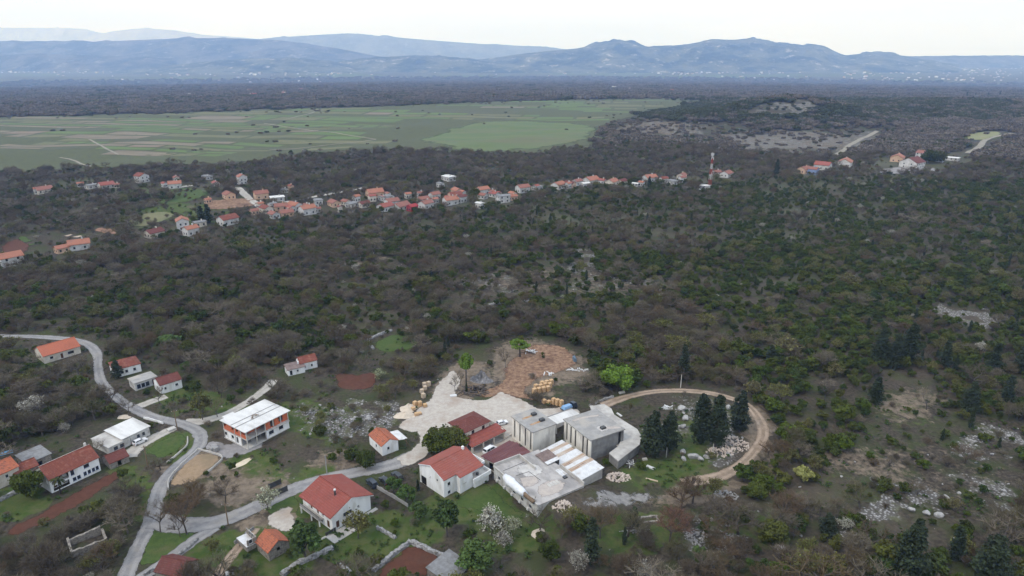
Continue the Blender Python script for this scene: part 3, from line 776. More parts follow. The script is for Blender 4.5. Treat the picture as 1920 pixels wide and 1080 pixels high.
    def gable_walls(s, h, rise, axis, mat, t=.25, rp=.5, small=None):
        """the triangles under a gable roof; axis is the ridge direction"""
        for k in (0, 1):
            m = MB()
            if axis == 'x':
                d0 = 0 if k == 0 else s.L - t
                for d in (d0, d0 + t): m.v += [(d, 0, h), (d, s.W, h), (d, s.W * rp, h + rise)]
            else:
                d0 = 0 if k == 0 else s.W - t
                for d in (d0, d0 + t): m.v += [(0, d, h), (s.L, d, h), (s.L * rp, d, h + rise)]
            m.f = [[0, 1, 2], [3, 5, 4], [0, 3, 4, 1], [1, 4, 5, 2], [2, 5, 3, 0]]
            m.build('gable', mat, s.o)
    def gable_roof(s, h, rise, axis, mat, over=.4, t=.16, rp=.5, lift=.05, end=None, x0=0, x1=None, y0=0, y1=None):
        x1 = s.L if x1 is None else x1; y1 = s.W if y1 is None else y1
        e = over if end is None else end
        if axis == 'x':
            sl0, sl1 = rise / ((y1 - y0) * rp), rise / ((y1 - y0) * (1 - rp)); r = y0 + (y1 - y0) * rp
            v = [(x0 - e, y0 - over, h - over * sl0), (x1 + e, y0 - over, h - over * sl0), (x1 + e, r, h + rise), (x0 - e, r, h + rise), (x1 + e, y1 + over, h - over * sl1), (x0 - e, y1 + over, h - over * sl1)]
        else:
            sl0, sl1 = rise / ((x1 - x0) * rp), rise / ((x1 - x0) * (1 - rp)); r = x0 + (x1 - x0) * rp
            v = [(x0 - over, y1 + e, h - over * sl0), (x0 - over, y0 - e, h - over * sl0), (r, y0 - e, h + rise), (r, y1 + e, h + rise), (x1 + over, y0 - e, h - over * sl1), (x1 + over, y1 + e, h - over * sl1)]
        v = [(a, b, c + t + lift) for a, b, c in v]
        ro = shell(v, [[0, 1, 2, 3], [3, 2, 4, 5]], t).build('roof', mat, s.o)
        p, q = Vector(v[3]), Vector(v[2])
        MB().tube([p + Vector((0, 0, .03)), q + Vector((0, 0, .03))], .11, 6).build('ridge_cap', mat, ro)
        return ro
    def hip_roof(s, h, rise, mat, over=.5, t=.16, x0=0, x1=None, y0=0, y1=None):
        x1 = s.L if x1 is None else x1; y1 = s.W if y1 is None else y1
        x0 -= over; y0 -= over; x1 += over; y1 += over
        lx, ly = x1 - x0, y1 - y0
        if lx >= ly: r = [(x0 + ly / 2, (y0 + y1) / 2), (x1 - ly / 2 + .01, (y0 + y1) / 2)]
        else: r = [((x0 + x1) / 2, y0 + lx / 2), ((x0 + x1) / 2, y1 - lx / 2 + .01)]
        zz = h + t + .03
        v = [(x0, y0, zz), (x1, y0, zz), (x1, y1, zz), (x0, y1, zz), (*r[0], zz + rise), (*r[1], zz + rise)]
        f = [[0, 1, 5, 4], [1, 2, 5], [2, 3, 4, 5], [3, 0, 4]] if lx >= ly else [[0, 1, 4], [1, 2, 5, 4], [2, 3, 5], [3, 0, 4, 5]]
        return shell(v, f, t).build('roof', mat, s.o)
    def slab(s, name, z, t, mat, over=.3, x0=0, x1=None, y0=0, y1=None):
        return s.box(name, x0 - over, y0 - over, z, (s.L if x1 is None else x1) + over, (s.W if y1 is None else y1) + over, z + t, mat)
    def sheets(s, c4, n, mats, ribs=3, t=.03, name='roof_sheet', rnd=None, amp=.05):
        """separate profiled sheets laid side by side: c4 = p00, p10 (along the row), p11, p01"""
        p = [Vector(q) for q in c4]; rnd = rnd or random.Random(3)
        for i in range(n):
            m = MB(); k = ribs * 2 + 1
            ja, jb, jz = rnd.uniform(-.02, .04), rnd.uniform(-.05, .12), rnd.uniform(0, .03) + .01 * (i % 2)
            us = [(i + (j / (k - 1)) * 1.02) / n for j in range(k)]
            for w in (0 - ja, 1 + jb * .5):
                for j, u in enumerate(us):
                    q = p[0] * (1 - u) * (1 - w) + p[1] * u * (1 - w) + p[2] * u * w + p[3] * (1 - u) * w
                    m.v.append((q.x, q.y, q.z + jz + (amp if j % 2 else 0)))
            n0 = len(m.v); m.v += [(a, b, c - t) for a, b, c in m.v]
            for j in range(k - 1):
                m.f.append([j, j + 1, k + j + 1, k + j]); m.f.append([n0 + k + j, n0 + k + j + 1, n0 + j + 1, n0 + j])
                m.f.append([j + 1, j, n0 + j, n0 + j + 1]); m.f.append([k + j, k + j + 1, n0 + k + j + 1, n0 + k + j])
            m.f.append([0, k, n0 + k, n0]); m.f.append([2 * k - 1, k - 1, n0 + k - 1, n0 + 2 * k - 1])
            m.build(name, mats[i % len(mats)] if not callable(mats) else mats(i), s.o)
    def stain(s, pts, z, mat, name='stain'):
        pts = [np.array(q, float) for q in pts]
        b = smooth_line([*pts, pts[0]], .35)[:-1]; c = b.mean(0)
        k = len(b)
        v = np.vstack([np.c_[b, np.full(k, z)], np.c_[c + (b - c) * .55, np.full(k, z)], [[*c, z]]])
        f = [[i, (i + 1) % k, k + (i + 1) % k] for i in range(k)] + [[i, k + (i + 1) % k, k + i] for i in range(k)] + [[k + i, k + (i + 1) % k, 2 * k] for i in range(k)]
        me = np_mesh(name, v, f, mat); add_attr(me, 'edge', [0.1] * k + [.8] * k + [1])
        return link(name, me, s.o)
    def local(s, px, py, z):
        """a picture point at height z above this building's ground, in its own frame"""
        q = P(px, py, s.z0 + z) - s.o.location
        a = -s.o.rotation_euler.z
        return Vector((q.x * math.cos(a) - q.y * math.sin(a), q.x * math.sin(a) + q.y * math.cos(a), z))

# ------------------------------------------------------------------ unfinished brick house
def brick_house():
    b = Bld('unfinished_house', 'unfinished two storey house with orange brick panels and flat white roof', 'house', (407.5, 791), (459.5, 813), (548, 772.5), 6, grow=.6)
    L, W = b.L, b.W; vx, vy = L * .43, 2.7
    b.slab('ground_slab', -.5, .65, M['pale_concrete'], .15)
    b.slab('floor_slab', 2.88, .22, M['pale_concrete'], .12)
    rf = b.slab('roof', 5.85, .2, M['white_slab'], .6)
    b.box('roof_projection', 1.0, W + .6, 5.852, 4.6, W + 1.8, 6.048, M['white_slab'])
    MB().box(-.5, W * .36, 6.05, L + .5, W * .36 + .25, 6.16).build('roof_joint', M['concrete'], rf)
    MB().box(-.5, W * .56, 6.05, L + .5, W * .56 + .25, 6.14).build('roof_joint', M['concrete'], rf)
    pl = MB()
    rr = random.Random(4)
    for k in range(9):
        x, y, a = 6.5 + rr.uniform(-1, 1), W * .46 + rr.uniform(-.5, .5), rr.uniform(0, 3)
        dx, dy = math.cos(a) * .9, math.sin(a) * .9
        pl.hull8([(x - dx, y - dy, 6.06 + .05 * k), (x + dx, y + dy, 6.06 + .05 * k), (x + dx - dy * .15, y + dy + dx * .15, 6.06 + .05 * k), (x - dx - dy * .15, y - dy + dx * .15, 6.06 + .05 * k),
                  (x - dx, y - dy, 6.1 + .05 * k), (x + dx, y + dy, 6.1 + .05 * k), (x + dx - dy * .15, y + dy + dx * .15, 6.1 + .05 * k), (x - dx - dy * .15, y - dy + dx * .15, 6.1 + .05 * k)])
    o = pl.build('timber_offcuts', M['wood'], None); o.parent = b.o; o['kind'] = 'stuff'
    # columns of the open veranda
    for (x, y) in ((0, 0), (vx * .5, 0), (vx, 0), (0, vy)):
        for z in (.15, 3.1):
            b.box('column', x, y, z, x + .28, y + .28, z + 2.73, M['pale_concrete'])
    for y in (W * .5, W - .28):
        for z in (.15, 3.1): b.box('column', -.03, y, z, .28, y + .28, z + 2.73, M['pale_concrete'])
    for x in (L * .62, L * .8, L - .28):
        b.box('column', x, -.03, 3.1, x + .28, .28, 5.83, M['pale_concrete'])
    # ground storey
    b.panel('x', 2.72, M['white'], [(1.4, .1, 1.1, 2.1, 'open'), (3.6, .9, 1.3, 1.2, 'win'), (7.0, .9, 1.3, 1.2, 'win')], .15, vy + .3, W - .3, .03)
    b.panel('y', 2.72, M['white'], [(.8, .8, 1.8, 1.3, 'win'), (L - vx - 4.0, .8, 1.6, 1.3, 'win')], .15, vx + .3, L, .03)
    b.panel('y', 2.72, M['concrete'], [(1.0, .1, 1.6, 2.1, 'open'), (4.0, .1, 1.6, 2.1, 'open')], .15, .3, vx, vy)
    b.panel('X', 2.72, M['white'], [], .15, .3, W, .03); b.panel('Y', 2.72, M['white'], [(3, .8, 1.4, 1.3, 'win'), (9, .8, 1.4, 1.3, 'win')], .15, 0, L - .3, .03)
    # upper storey in bare brick
    b.panel('x', 2.72, M['brick'], [(.8, 1.0, 1.2, 1.2, 'open'), (2.9, 1.0, 1.2, 1.2, 'open'), (6.9, 1.0, 1.2, 1.2, 'open')], 3.11, vy + .3, W - .3, .03)
    b.panel('x', 1.0, M['brick'], [], 3.11, .3, vy, .06)
    b.panel('y', 2.72, M['brick'], [(1.6, .2, 1.5, 2.1, 'open'), (4.6, .6, 1.5, 1.7, 'open')], 3.11, vx + .3, L - .3, .03)
    b.panel('y', 2.72, M['brick'], [(1.0, .1, 1.2, 2.1, 'open')], 3.11, .3, vx, vy)
    b.panel('X', 2.72, M['brick'], [(4, 1, 1.2, 1.2, 'open')], 3.11, .3, W, .03); b.panel('Y', 2.72, M['brick'], [(3, 1, 1.3, 1.2, 'open')], 3.11, 0, L - .3, .03)
    b.box('inner_wall', vx, vy, 3.11, vx + .2, W - .4, 5.83, M['brick'])
    b.box('balcony_slab', L * .55, -1.0, 2.885, L * .98, -.125, 3.05, M['pale_concrete'])
brick_house()

def main_house():
    b = Bld('balcony_house', 'white house with large plain red gable roof and black flue', 'house', (555.5, 927.8), (620, 971), (703, 926.7), 4.6, grow=.7)
    L, W = b.L, b.W
    b.walls(4.4, M['white'], {'y': [(1.0, .3, 1.0, 2.0, 'door'), (3.2, 2.2, 2.6, 1.2, 'win'), (7.4, 2.7, .6, .6, 'win')], 'x': [(1.0, .2, 1.2, 2.1, 'door'), (3.2, 2.6, .9, 1.4, 'win'), (5.4, 2.1, .9, 1.9, 'door'), (8.2, 2.1, .9, 1.9, 'door'), (4.0, .3, 2.2, 1.3, 'win')],
                              'Y': [(3, 2, 1.2, 1.2, 'win')], 'X': [(4, 2, 1.2, 1.2, 'win'), (9, 2, 1.2, 1.2, 'win')]})
    b.gable_walls(4.4, 2.3, 'y', M['white'])
    rf = b.gable_roof(4.4, 2.3, 'y', M['tile_red'], .75, .18, end=.45)
    for (p, q) in (((-.75, -.47, 3.97), (L / 2, -.47, 6.72)), ((L / 2, -.47, 6.72), (L + .75, -.47, 3.97))):
        MB().tube([p, q], .1, 4).build('verge_board', M['frame_white'], rf)
    fl = MB().tube([(L * .36, W * .33, 5.6), (L * .36, W * .33, 7.6)], .24, 8).build('flue', M['steel_dark'], rf)
    MB().tube([(L * .36, W * .33, 7.62), (L * .36, W * .33, 7.95)], .3, 8).build('cowl', M['frame_white'], fl)
    b.box('balcony', -1.3, 3.6, 1.75, -.003, W - .4, 1.95, M['pale_concrete'])
    for k in range(8):
        y = 3.7 + k * (W - 4.3) / 7
        b.box('railing_post', -1.28, y, 1.95, -1.22, y + .06, 2.9, M['steel_dark'])
    b.box('railing', -1.3, 3.6, 2.9, -1.2, W - .4, 2.98, M['steel_dark']); b.box('railing_infill', -1.27, 3.66, 2.02, -1.24, W - .46, 2.8, M['concrete'])
    for y in (3.9, W / 2 + 1, W - .8): b.box('balcony_column', -1.2, y, -.5, -.95, y + .25, 1.75, M['white'])
    b.box('terrace', -2.4, -4.0, -.5, 4.5, -.4, .18, M['pale_concrete']); b.box('plinth_walk', 4.5, -1.4, -.5, L + 1.2, -.3, .12, M['pale_concrete'])
    for k in range(4): b.box('fence_panel', -2.35 + k * .75, -.42, .18, -1.7 + k * .75, -.36, 1.2, M['steel_dark'])
main_house()

def white_house():
    b = Bld('two_storey_house', 'white two storey house with faded red roof joined to the workshop', 'house', B=(831.7, 902), z=5.5, L=12.6, W=10.8, ang=45, grow=.3)
    L, W = b.L, b.W
    b.walls(5.4, M['white'], {'x': [(2.2, 3.6, .7, .8, 'win'), (5.2, 3.4, .4, .4, 'win'), (7.2, .1, 2.2, 2.3, 'open')], 'y': [(1.2, 2.9, 1.0, 1.1, 'win'), (1.2, .4, 1.0, 1.0, 'win')], 'Y': [(3, 3, 1.2, 1.2, 'win')]})
    b.gable_walls(5.4, 1.9, 'x', M['white'])
    rf = b.gable_roof(5.4, 1.9, 'x', M['tile_pink'], .35, .18, end=.25)
    # projecting front wing with its own slope
    b.box('wing_wall', 4.0, -1.7, -.8, 8.4, -.003, 5.0, M['white'])
    shell([(3.8, -2.0, 5.15), (L + .25, -2.0, 5.15), (L + .25, -.36, 5.62), (3.8, -.36, 5.62)], [[0, 1, 2, 3]], .16).build('wing_roof', M['tile_pink'], b.o)
    b.window('y', 5.0, 2.7, 1.1, 1.7, -1.76, 'win', 'frame_white')
    b.box('balcony', 8.4, -3.0, 2.5, L + 1.6, -.003, 2.7, M['pale_concrete'])
    b.box('parapet', 7.4, -3.2, 2.3, L + 1.6, -3.0, 3.5, M['white']); b.box('parapet', L + 1.6, -3.2, 2.3, L + 1.8, -.1, 3.5, M['white'])
    b.box('balcony_wall', 8.4, -2.6, -.8, L + 1.4, -.3, 2.5, M['white'])
    b.window('y', 9.0, 2.75, 1.4, 1.9, -.07, 'win', 'frame_white'); b.window('y', 11.0, 2.75, .9, 1.9, -.07, 'door', 'frame_white')
    MB().tube([(10.4, -1.4, 2.7), (10.4, -1.4, 3.3)], .4, 8).build('balcony_table', M['steel_dark'], b.o)
    ch = MB().box(L - 1.3, W * .5 - .3, 6.6, L - .7, W * .5 + .3, 8.3).build('chimney', M['white'], rf)
    b.box('roof_terrace', L, 1.5, 2.6, L + 3.4, W - 1.0, 2.8, M['pale_concrete']); b.box('terrace_wall', L + .003, 1.7, -.8, L + 3.2, W - 1.2, 2.6, M['white'])
    for (x0, y0, x1, y1) in ((L + 3.4, 1.3, L + 3.6, W - .8), (L + .1, 1.3, L + 3.4, 1.5), (L + .1, W - 1.0, L + 3.4, W - .8)): b.box('parapet', x0, y0, 2.6, x1, y1, 3.4, M['white'])
    b.box('dark_arch_panel', -.06, 7.4, .1, .2, 9.3, 2.2, M['void'])  # black panel filling the open arch, its inner darkness painted on
    MB().tube([(.3 * 0 - .36, y * W, 5.32 + 1.9 * (1 - abs(2 * y - 1)) + .25) for y in (0, .5, 1)], .09, 4).build('verge_board', M['frame_white'], rf)
white_house()

def stone_house():
    b = Bld('porch_house', 'stone house with brown hip roof and arcaded orange tiled porch', 'house', B=(871.7, 811.7), z=5.4, L=10.2, W=8.2, ang=43, grow=.5)
    L, W = b.L, b.W
    b.walls(5.3, M['cream'], {'y': [(2.4, 3.6, 1.1, 1.2, 'win'), (6.4, 3.6, 1.1, 1.2, 'win'), (1.0, .1, 1.2, 2.1, 'door'), (4, .8, 1.2, 1.2, 'win')], 'x': [(3, 3.4, 1, 1.2, 'win')]}, frame='frame_brown')
    b.hip_roof(5.3, 1.7, M['tile_brown'], .5)
    b.box('beam', -1.0, -4.2, 2.3, L + 2.6, -3.85, 2.75, M['cream'])
    shell([(-1.3, -4.6, 2.95), (L + 2.9, -4.6, 2.95), (L + 2.9, -.02, 3.75), (-1.3, -.02, 3.75)], [[0, 1, 2, 3]], .16).build('porch_roof', M['tile_red'], b.o)
    for k in range(4):
        x = -1.0 + k * (L + 3.1) / 3
        b.box('column', x, -4.25, -.5, x + .5, -3.8, 2.3, M['cream'])
    b.box('side_wall', L + 2.3, -3.7, -.5, L + 2.6, -.1, 3.3, M['cream'])
    b.box('low_wall', L + 2.6, -4.2, -.5, L + 5.5, -4.0, .6, M['cream'])
    for (x0, y0, x1, y1) in ((L + .1, 5.5, L + 4.5, 5.75), (L + 4.3, .3, L + 4.55, 5.5)): b.box('yard_wall', x0, y0, -.5, x1, y1, 2.2, M['pale_concrete'])
    b.box('porch_floor', -1.2, -4.4, -.5, L + 2.6, -.003, .12, M['pale_concrete'])
stone_house()

def works():
    # low maroon roofed shed
    b = Bld('metal_roofed_shed', 'low shed with dark maroon sheet roof before the tall concrete block', 'shed', (912, 851), (960, 889), (1007, 860), 3.4)
    b.walls(3.0, M['pale_concrete'], {'x': [(7, .1, 2.4, 2.4, 'open'), (2, .1, 2.6, 2.4, 'open')]})
    W, L = b.W, b.L
    b.sheets([(-.3, -.3, 3.1), (-.3, W + .5, 3.1), (L + .3, W + .5, 3.75), (L + .3, -.3, 3.75)], 13, [M['maroon']], 2, amp=.07)
    b.box('parapet_strip', L * .45, W * .2, 3.75, L * .95, W * .2 + .25, 3.95, M['cream'])
    b.box('parapet_strip', L * .2, W * .08, 3.6, L * .48, W * .08 + .25, 3.8, M['cream'])
    # workshop with flat terrace roof
    b = Bld('workshop', 'long low grey workshop with stained flat terrace roof', 'workshop', (914, 880.5), (1007.7, 948.6), (1101.4, 916.7), 4.0)
    L, W = b.L, b.W
    b.walls(3.7, M['dirty_white'], {'x': [(u, 1.2, 1.3, 1.0, 'win') for u in (2.2, 5.8, 9.4, 13.0, 16.6)], 'y': [(3, 1.0, 1.4, 1.0, 'win')]})
    b.slab('roof', 3.7, .25, M['terrace'], .12)
    for (x0, y0, x1, y1, h) in ((-.12, -.12, .14, W + .12, .3), (L - .15, -.12, L + .12, W * .5, 1.0), (.16, W - .14, L * .55, W + .12, .9), (L * .56, W * .62, L * .56 + .25, W + .1, .9)):
        b.box('parapet', x0, y0, 3.95, x1, y1, 3.95 + h, M['pale_concrete'])
    b.stain([(2, 2), (8, 1), (12, 4), (9, 7), (4, 6)], 3.956, M['pink_stain']); b.stain([(4, 11), (9, 10), (11, 14), (7, 17), (4, 15)], 3.957, M['lime_stain'])
    b.stain([(1, 8), (5, 7), (7, 10), (3, 12)], 3.955, M['pink_stain'])
    rr = random.Random(2)
    for k in range(4):
        b.box('paving_slab', 7.0 + k * .9, 4.2 + rr.uniform(-.1, .1), 3.952, 7.75 + k * .9, 5.8, 4.0, M['pale_concrete'])
    for (p, q) in (((2.5, 13.2), (6.5, 12.9)), ((6.5, 12.9), (6.8, 8.0)), ((1, 17), (8, 17.2))):
        MB().tube([(*p, 4.0), (*q, 4.0)], .05, 5).build('hose', M['steel_dark'], b.o)
    for k in range(5):
        b.box('air_box', -.5, 3.4 + k * 3.6, .4, -.02, 4.1 + k * 3.6, 1.0, M['frame_white'])
    works.shop = b
    # tall concrete block, pale face
    b = Bld('kiln_block', 'tall pale concrete block with four black slots and two rusty roof boxes', 'industrial building', (958.8, 778), (999, 808), (1043, 792), 7.5, grow=.15)
    L, W = b.L, b.W
    b.panel('x', 7.0, M['tower_wall'], [(u, .6, .7, 6.0, 'open') for u in (.7, 3.4, 6.2, 8.9) if u + .8 < W - .4], 0, .002, W, 0, .3)
    b.panel('y', 7.0, M['tower_wall'], [], 0, .302, L, 0, .3); b.panel('X', 7.0, M['tower_wall'], [], 0, .302, W - .302, 0, .3); b.panel('Y', 7.0, M['tower_wall'], [], 0, .302, L, 0, .3)
    for u in (.7, 3.4, 6.2, 8.9):
        if u + .8 < W - .4: b.box('slot_shade_panel', .26, u - .1, .4, .34, u + .85, 6.75, M['void'])  # black panel added behind each slot, painting in the shade inside
    rf = b.slab('roof', 7.0, .3, M['roof_slab'], .3)
    for (x, y) in ((L * .62, W * .66), (L * .62, W * .28)):
        MB().box(x, y, 7.3, x + 1.5, y + 1.1, 8.0).build('roof_box', M['steel_dark'], rf)
        b.stain([(x + .2, y + .9), (x - 1.4, y + 1.0), (x - 3.6, y + .8), (x - 3.7, y + .1), (x - 1.5, y), (x + .2, y + .1)], 7.306, M['rust_stain'])
    # second block, grey
    b = Bld('kiln_block', 'wide grey concrete block with five black slots and a stained flat roof', 'industrial building', (1053.5, 786), (1107.8, 825), (1173.8, 805), 7.0, grow=.2)
    L, W = b.L, b.W
    b.panel('x', 6.7, M['tower_wall'], [(u, .6, .75, 5.7, 'open') for u in (1.3, 3.3, 7.0, 9.3, 11.4) if u + .8 < W - .4], 0, .002, W, 0, .3)
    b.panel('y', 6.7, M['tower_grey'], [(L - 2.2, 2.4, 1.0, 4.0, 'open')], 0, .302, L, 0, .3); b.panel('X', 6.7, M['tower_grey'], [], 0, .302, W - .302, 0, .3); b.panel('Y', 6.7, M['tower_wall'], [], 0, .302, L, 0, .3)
    for u in (1.3, 3.3, 7.0, 9.3, 11.4):
        if u + .8 < W - .4: b.box('slot_shade_panel', .26, u - .1, .4, .34, u + .85, 6.45, M['void'])  # added black panels again, the slots' inner shade put into colour
    rf = b.slab('roof', 6.7, .3, M['roof_slab'], .3)
    MB().box(L * .5, W * .2, 7.0, L * .5 + 1.5, W * .2 + 1.1, 7.6).build('roof_box', M['steel_dark'], rf)
    b.stain([(L * .5 - 1, W * .2 - .8), (L * .5 + 2.4, W * .2 - .8), (L * .5 + 2.6, W * .2 + 1.9), (L * .5 - .8, W * .2 + 2.2)], 7.005, M['lime_stain'])
    b.stain([(L * .55, W * .2), (L - .4, .6), (L - .3, 1.8), (L * .7, W * .2 + 1)], 7.007, M['pink_stain'])
    b.stain([(1, W - 2.5), (L * .6, W - 2.9), (L - 1, W - 4), (L - 1, W - 3), (L * .5, W - 1.6), (1, W - 1.4)], 7.006, M['pink_stain'])
    MB().box(L - 2.6, -1.1, 2.2, L - .4, -.01, 2.36).build('landing', M['pale_concrete'], b.o)
    # curved concrete deck round it
    zz = 3.0
    dk = [(1105.7, 760), (1133, 757), (1146, 765), (1152, 777), (1195, 804), (1203, 818), (1199, 833), (1159, 863.5), (1142, 848.6), (1160, 835), (1168, 812), (1112, 775)]
    w = [P(*q, zz) for q in dk]; c = sum(w, Vector()) / len(w)
    d = empty('concrete_deck', (c.x, c.y, float(H(c.x, c.y))), 0, 'raised pale concrete deck curving behind the wide grey block', 'deck')
    MB().prism([(q.x - c.x, q.y - c.y) for q in w][::-1], 2.7, 3.0).build('deck_slab', M['pale_concrete'], d)
    MB().prism([((q.x - c.x) * .97, (q.y - c.y) * .985) for q in w][::-1], -1.0, 2.697).build('retaining_wall', M['tower_grey'], d)
    FOOT.append((c.x, c.y, 8))
    # rusty lean-to
    b = Bld('lean_to', 'lean-to roofed with pale and rusty metal sheets between the concrete blocks', 'shed', (1007.7, 846.5), (1088.6, 897.5), (1132, 879.5), 3.2)
    L, W = b.L, b.W
    mats = [M['zinc'], M['zinc'], M['zinc'], M['rust'], M['zinc'], M['rust'], M['zinc'], M['zinc'], M['rust'], M['zinc'], M['rust'], M['zinc']]
    b.sheets([(-.2, -.3, 2.75), (-.2, W + .2, 2.75), (L + .2, W + .2, 3.35), (L + .2, -.3, 3.35)], 12, mats, 3)
    b.panel('x', 2.6, M['pale_concrete'], [(3, .1, 3, 2.3, 'open')], 0, 0, W); b.panel('y', 2.75, M['pale_concrete'], [], 0, .26, L)
    for y in (3, 6, 9, 12): b.box('rafter', 0, y, 2.6, L, y + .1, 2.7, M['wood'])
    b = Bld('roof_hut', 'small brown roofed hut over the stair beside the rusty sheets', 'hut', (1005.6, 852.8), (1026.9, 871), (1048.2, 861.4), 4.4)
    L, W = b.L, b.W
    b.sheets([(-.2, -.2, 4.4), (-.2, W, 4.4), (L, W, 4.7), (L, -.2, 4.7)], 4, [M['zinc'], M['brown_sheet'], M['brown_sheet'], M['brown_sheet']], 3)
    for (x, y) in ((0, 0), (L - .2, 0), (0, W - .2), (L - .2, W - .2)): b.box('post', x, y, -.5, x + .15, y + .15, 4.38, M['steel_dark'])
    b.panel('X', 4.3, M['concrete'], [], 0, .2, W - .2)
    b.box('stair', .4, .3, -.5, L - .4, W - .4, 2.0, M['void'])  # plain black block standing for the dark opening over the stair
    # canopy between the blocks
    b = Bld('flat_canopy', 'white flat canopy spanning the gap behind the two concrete blocks', 'canopy', (1027, 780.5), (1043, 794), (1087.6, 775), 3.6)
    b.slab('roof', 3.4, .2, M['white_slab'], 0)
    for x in (.2, b.L - .5):
        for y in (.2, b.W - .5): b.box('column', x, y, -.5, x + .3, y + .3, 3.4, M['pale_concrete'])
    b.box('kerb', -.1, b.W - .1, 3.601, b.L, b.W + .1, 3.8, M['concrete'])
works()

# ------------------------------------------------------------------ smaller houses round the road
def cottage():
    b = Bld('cottage', 'small white cottage with old orange tiles and a pale lean-to sheet', 'cottage', B=(716, 836), z=3.4, L=5.2, W=8.0, ang=38)
    b.walls(3.2, M['white'], {'y': [(1.6, 1.3, .8, 1.0, 'win')], 'x': [(3, 1.0, .9, 1.1, 'win')]}); b.gable_walls(3.2, 1.3, 'y', M['white'])
    b.gable_roof(3.2, 1.3, 'y', M['tile_lichen'], .3, end=.15)
    b.sheets([(b.L + .3, -.3, 3.3), (b.L + 3.0, -.3, 2.9), (b.L + 3.0, 5.4, 2.9), (b.L + .3, 5.4, 3.3)], 3, [M['zinc']], 3)
    for y in (0, 4.8): b.box('post', b.L + 2.7, y, -.5, b.L + 2.85, y + .15, 2.85, M['wood'])
    MB().tube([(b.L + 2.0, 0, 2.8), (b.L + 3.6, -.6, .1)], .1, 5).build('prop', M['wood'], b.o)
cottage()

def veranda_house():
    b = Bld('veranda_house', 'white house with blue shutters and long mottled brown roof', 'house', B=(91, 899), z=4.4, L=12.6, W=7.6, ang=57)
    L, W = b.L, b.W
    b.panel('y', 4.3, M['white'], [(5.4, .5, .9, 1.1, 'win'), (6.5, .5, .9, 1.1, 'win'), (8.2, .6, .8, 1.2, 'win'), (9.3, .6, .8, 1.2, 'win'), (10.4, .6, .8, 1.2, 'win'), (11.4, .6, .8, 1.2, 'win'), (.5, 2.2, 4.2, 1.7, 'open'), (5.2, 2.4, .9, 1.6, 'win'), (8.6, 2.7, 1.4, 1.1, 'win'), (.6, .2, 4.0, 1.6, 'open')], 0, 0, L, 0, .25, 'frame_blue')
    b.panel('y', 4.3, M['white'], [(.8, 2.2, .9, 1.8, 'door'), (2.6, 2.5, 1.0, 1.2, 'win'), (1, .1, 1, 1.8, 'door')], 0, .3, 4.9, 1.8)
    b.panel('x', 4.3, M['white'], [(.5, 2.3, 1.1, 1.6, 'open'), (4, 2.5, 1.0, 1.1, 'win')], 0, .252, W - .252); b.panel('X', 4.3, M['white'], [(3, 2.5, 1, 1.1, 'win')], 0, .252, W - .252); b.panel('Y', 4.3, M['white'], [(3, 2.5, 1, 1.1, 'win')], 0, 0, L)
    b.box('balcony_floor', .3, .26, 1.95, 4.9, 1.79, 2.1, M['pale_concrete'])
    b.gable_walls(4.3, 2.3, 'x', M['white']); rf = b.gable_roof(4.3, 2.3, 'x', M['tile_old'], .4, end=.2)
    MB().box(L - 1.0, W * .5 + .4, 5.6, L - .5, W * .5 + .9, 7.6).build('chimney', M['dirty_white'], rf)
    MB().tube([(L - .3, W * .5, 6.7), (L - .3, W * .5, 9.0)], .05, 5).build('aerial', M['steel_dark'], rf)
    MB().box(-.2, W * .5, 6.78, L + .2, W * .5 + .25, 6.9).build('ridge_mortar', M['dirty_white'], rf)
veranda_house()

def small(name, label, cat, B, z, L, W, ang, h, roof, rise, wall, tile, ops=None, axis='x', over=.3, frame='frame_white', chimney=False):
    b = Bld(name, label, cat, B=B, z=z, L=L, W=W, ang=ang)
    b.walls(h, M[wall], ops or {'y': [(1.2, 1.0, .9, 1.1, 'win'), (L - 2.2, 1.0, .9, 1.1, 'win')], 'x': [(W / 2 - .5, 1.0, .9, 1.1, 'win')]}, frame=frame)
    if roof == 'gable':
        b.gable_walls(h, rise, axis, M[wall]); rf = b.gable_roof(h, rise, axis, M[tile], over, end=.2)
    elif roof == 'hip': rf = b.hip_roof(h, rise, M[tile], over)
    elif roof == 'flat': rf = b.slab('roof', h, .22, M[tile], over)
    elif roof == 'mono':
        o = over
        rf = shell([(-o, -o, h + .2), (L + o, -o, h + .2), (L + o, W + o, h + .2 + rise), (-o, W + o, h + .2 + rise)], [[0, 1, 2, 3]], .14).build('roof', M[tile], b.o)
        b.box('back_wall', .003, W - .26, h, L - .003, W - .02, h + rise, M[wall])
    if chimney: MB().box(L * .7, W * .5 + .2, h + rise * .6, L * .7 + .5, W * .5 + .7, h + rise + .9).build('chimney', M[wall], rf)
    return b
hg = small('bungalow', 'low cream bungalow under a bright orange gable roof beside the upper road', 'house', (80, 666), 3.3, 12.4, 9.4, 50, 3.1, 'gable', 2.2, 'cream', 'tile_new',
           {'y': [(2, 1.0, 1.2, 1.1, 'win'), (5.5, .1, 1.0, 2.1, 'door'), (8, .9, 2.2, 1.2, 'win')], 'x': [(3, 1, 1, 1.1, 'win'), (8, 1, 1, 1.1, 'win')]}, over=.5)
small('hipped_cottage', 'white cottage with mottled red hip roof beside the dark cypress', 'cottage', (213, 693), 3.2, 8.6, 8.2, 40, 3.0, 'hip', 1.8, 'white', 'tile_old', {'y': [(2, .9, 1, 1.2, 'win'), (3.4, .9, 1, 1.2, 'win'), (6, .9, 1, 1.2, 'win')], 'x': [(3, 1, 1, 1.1, 'win')]})
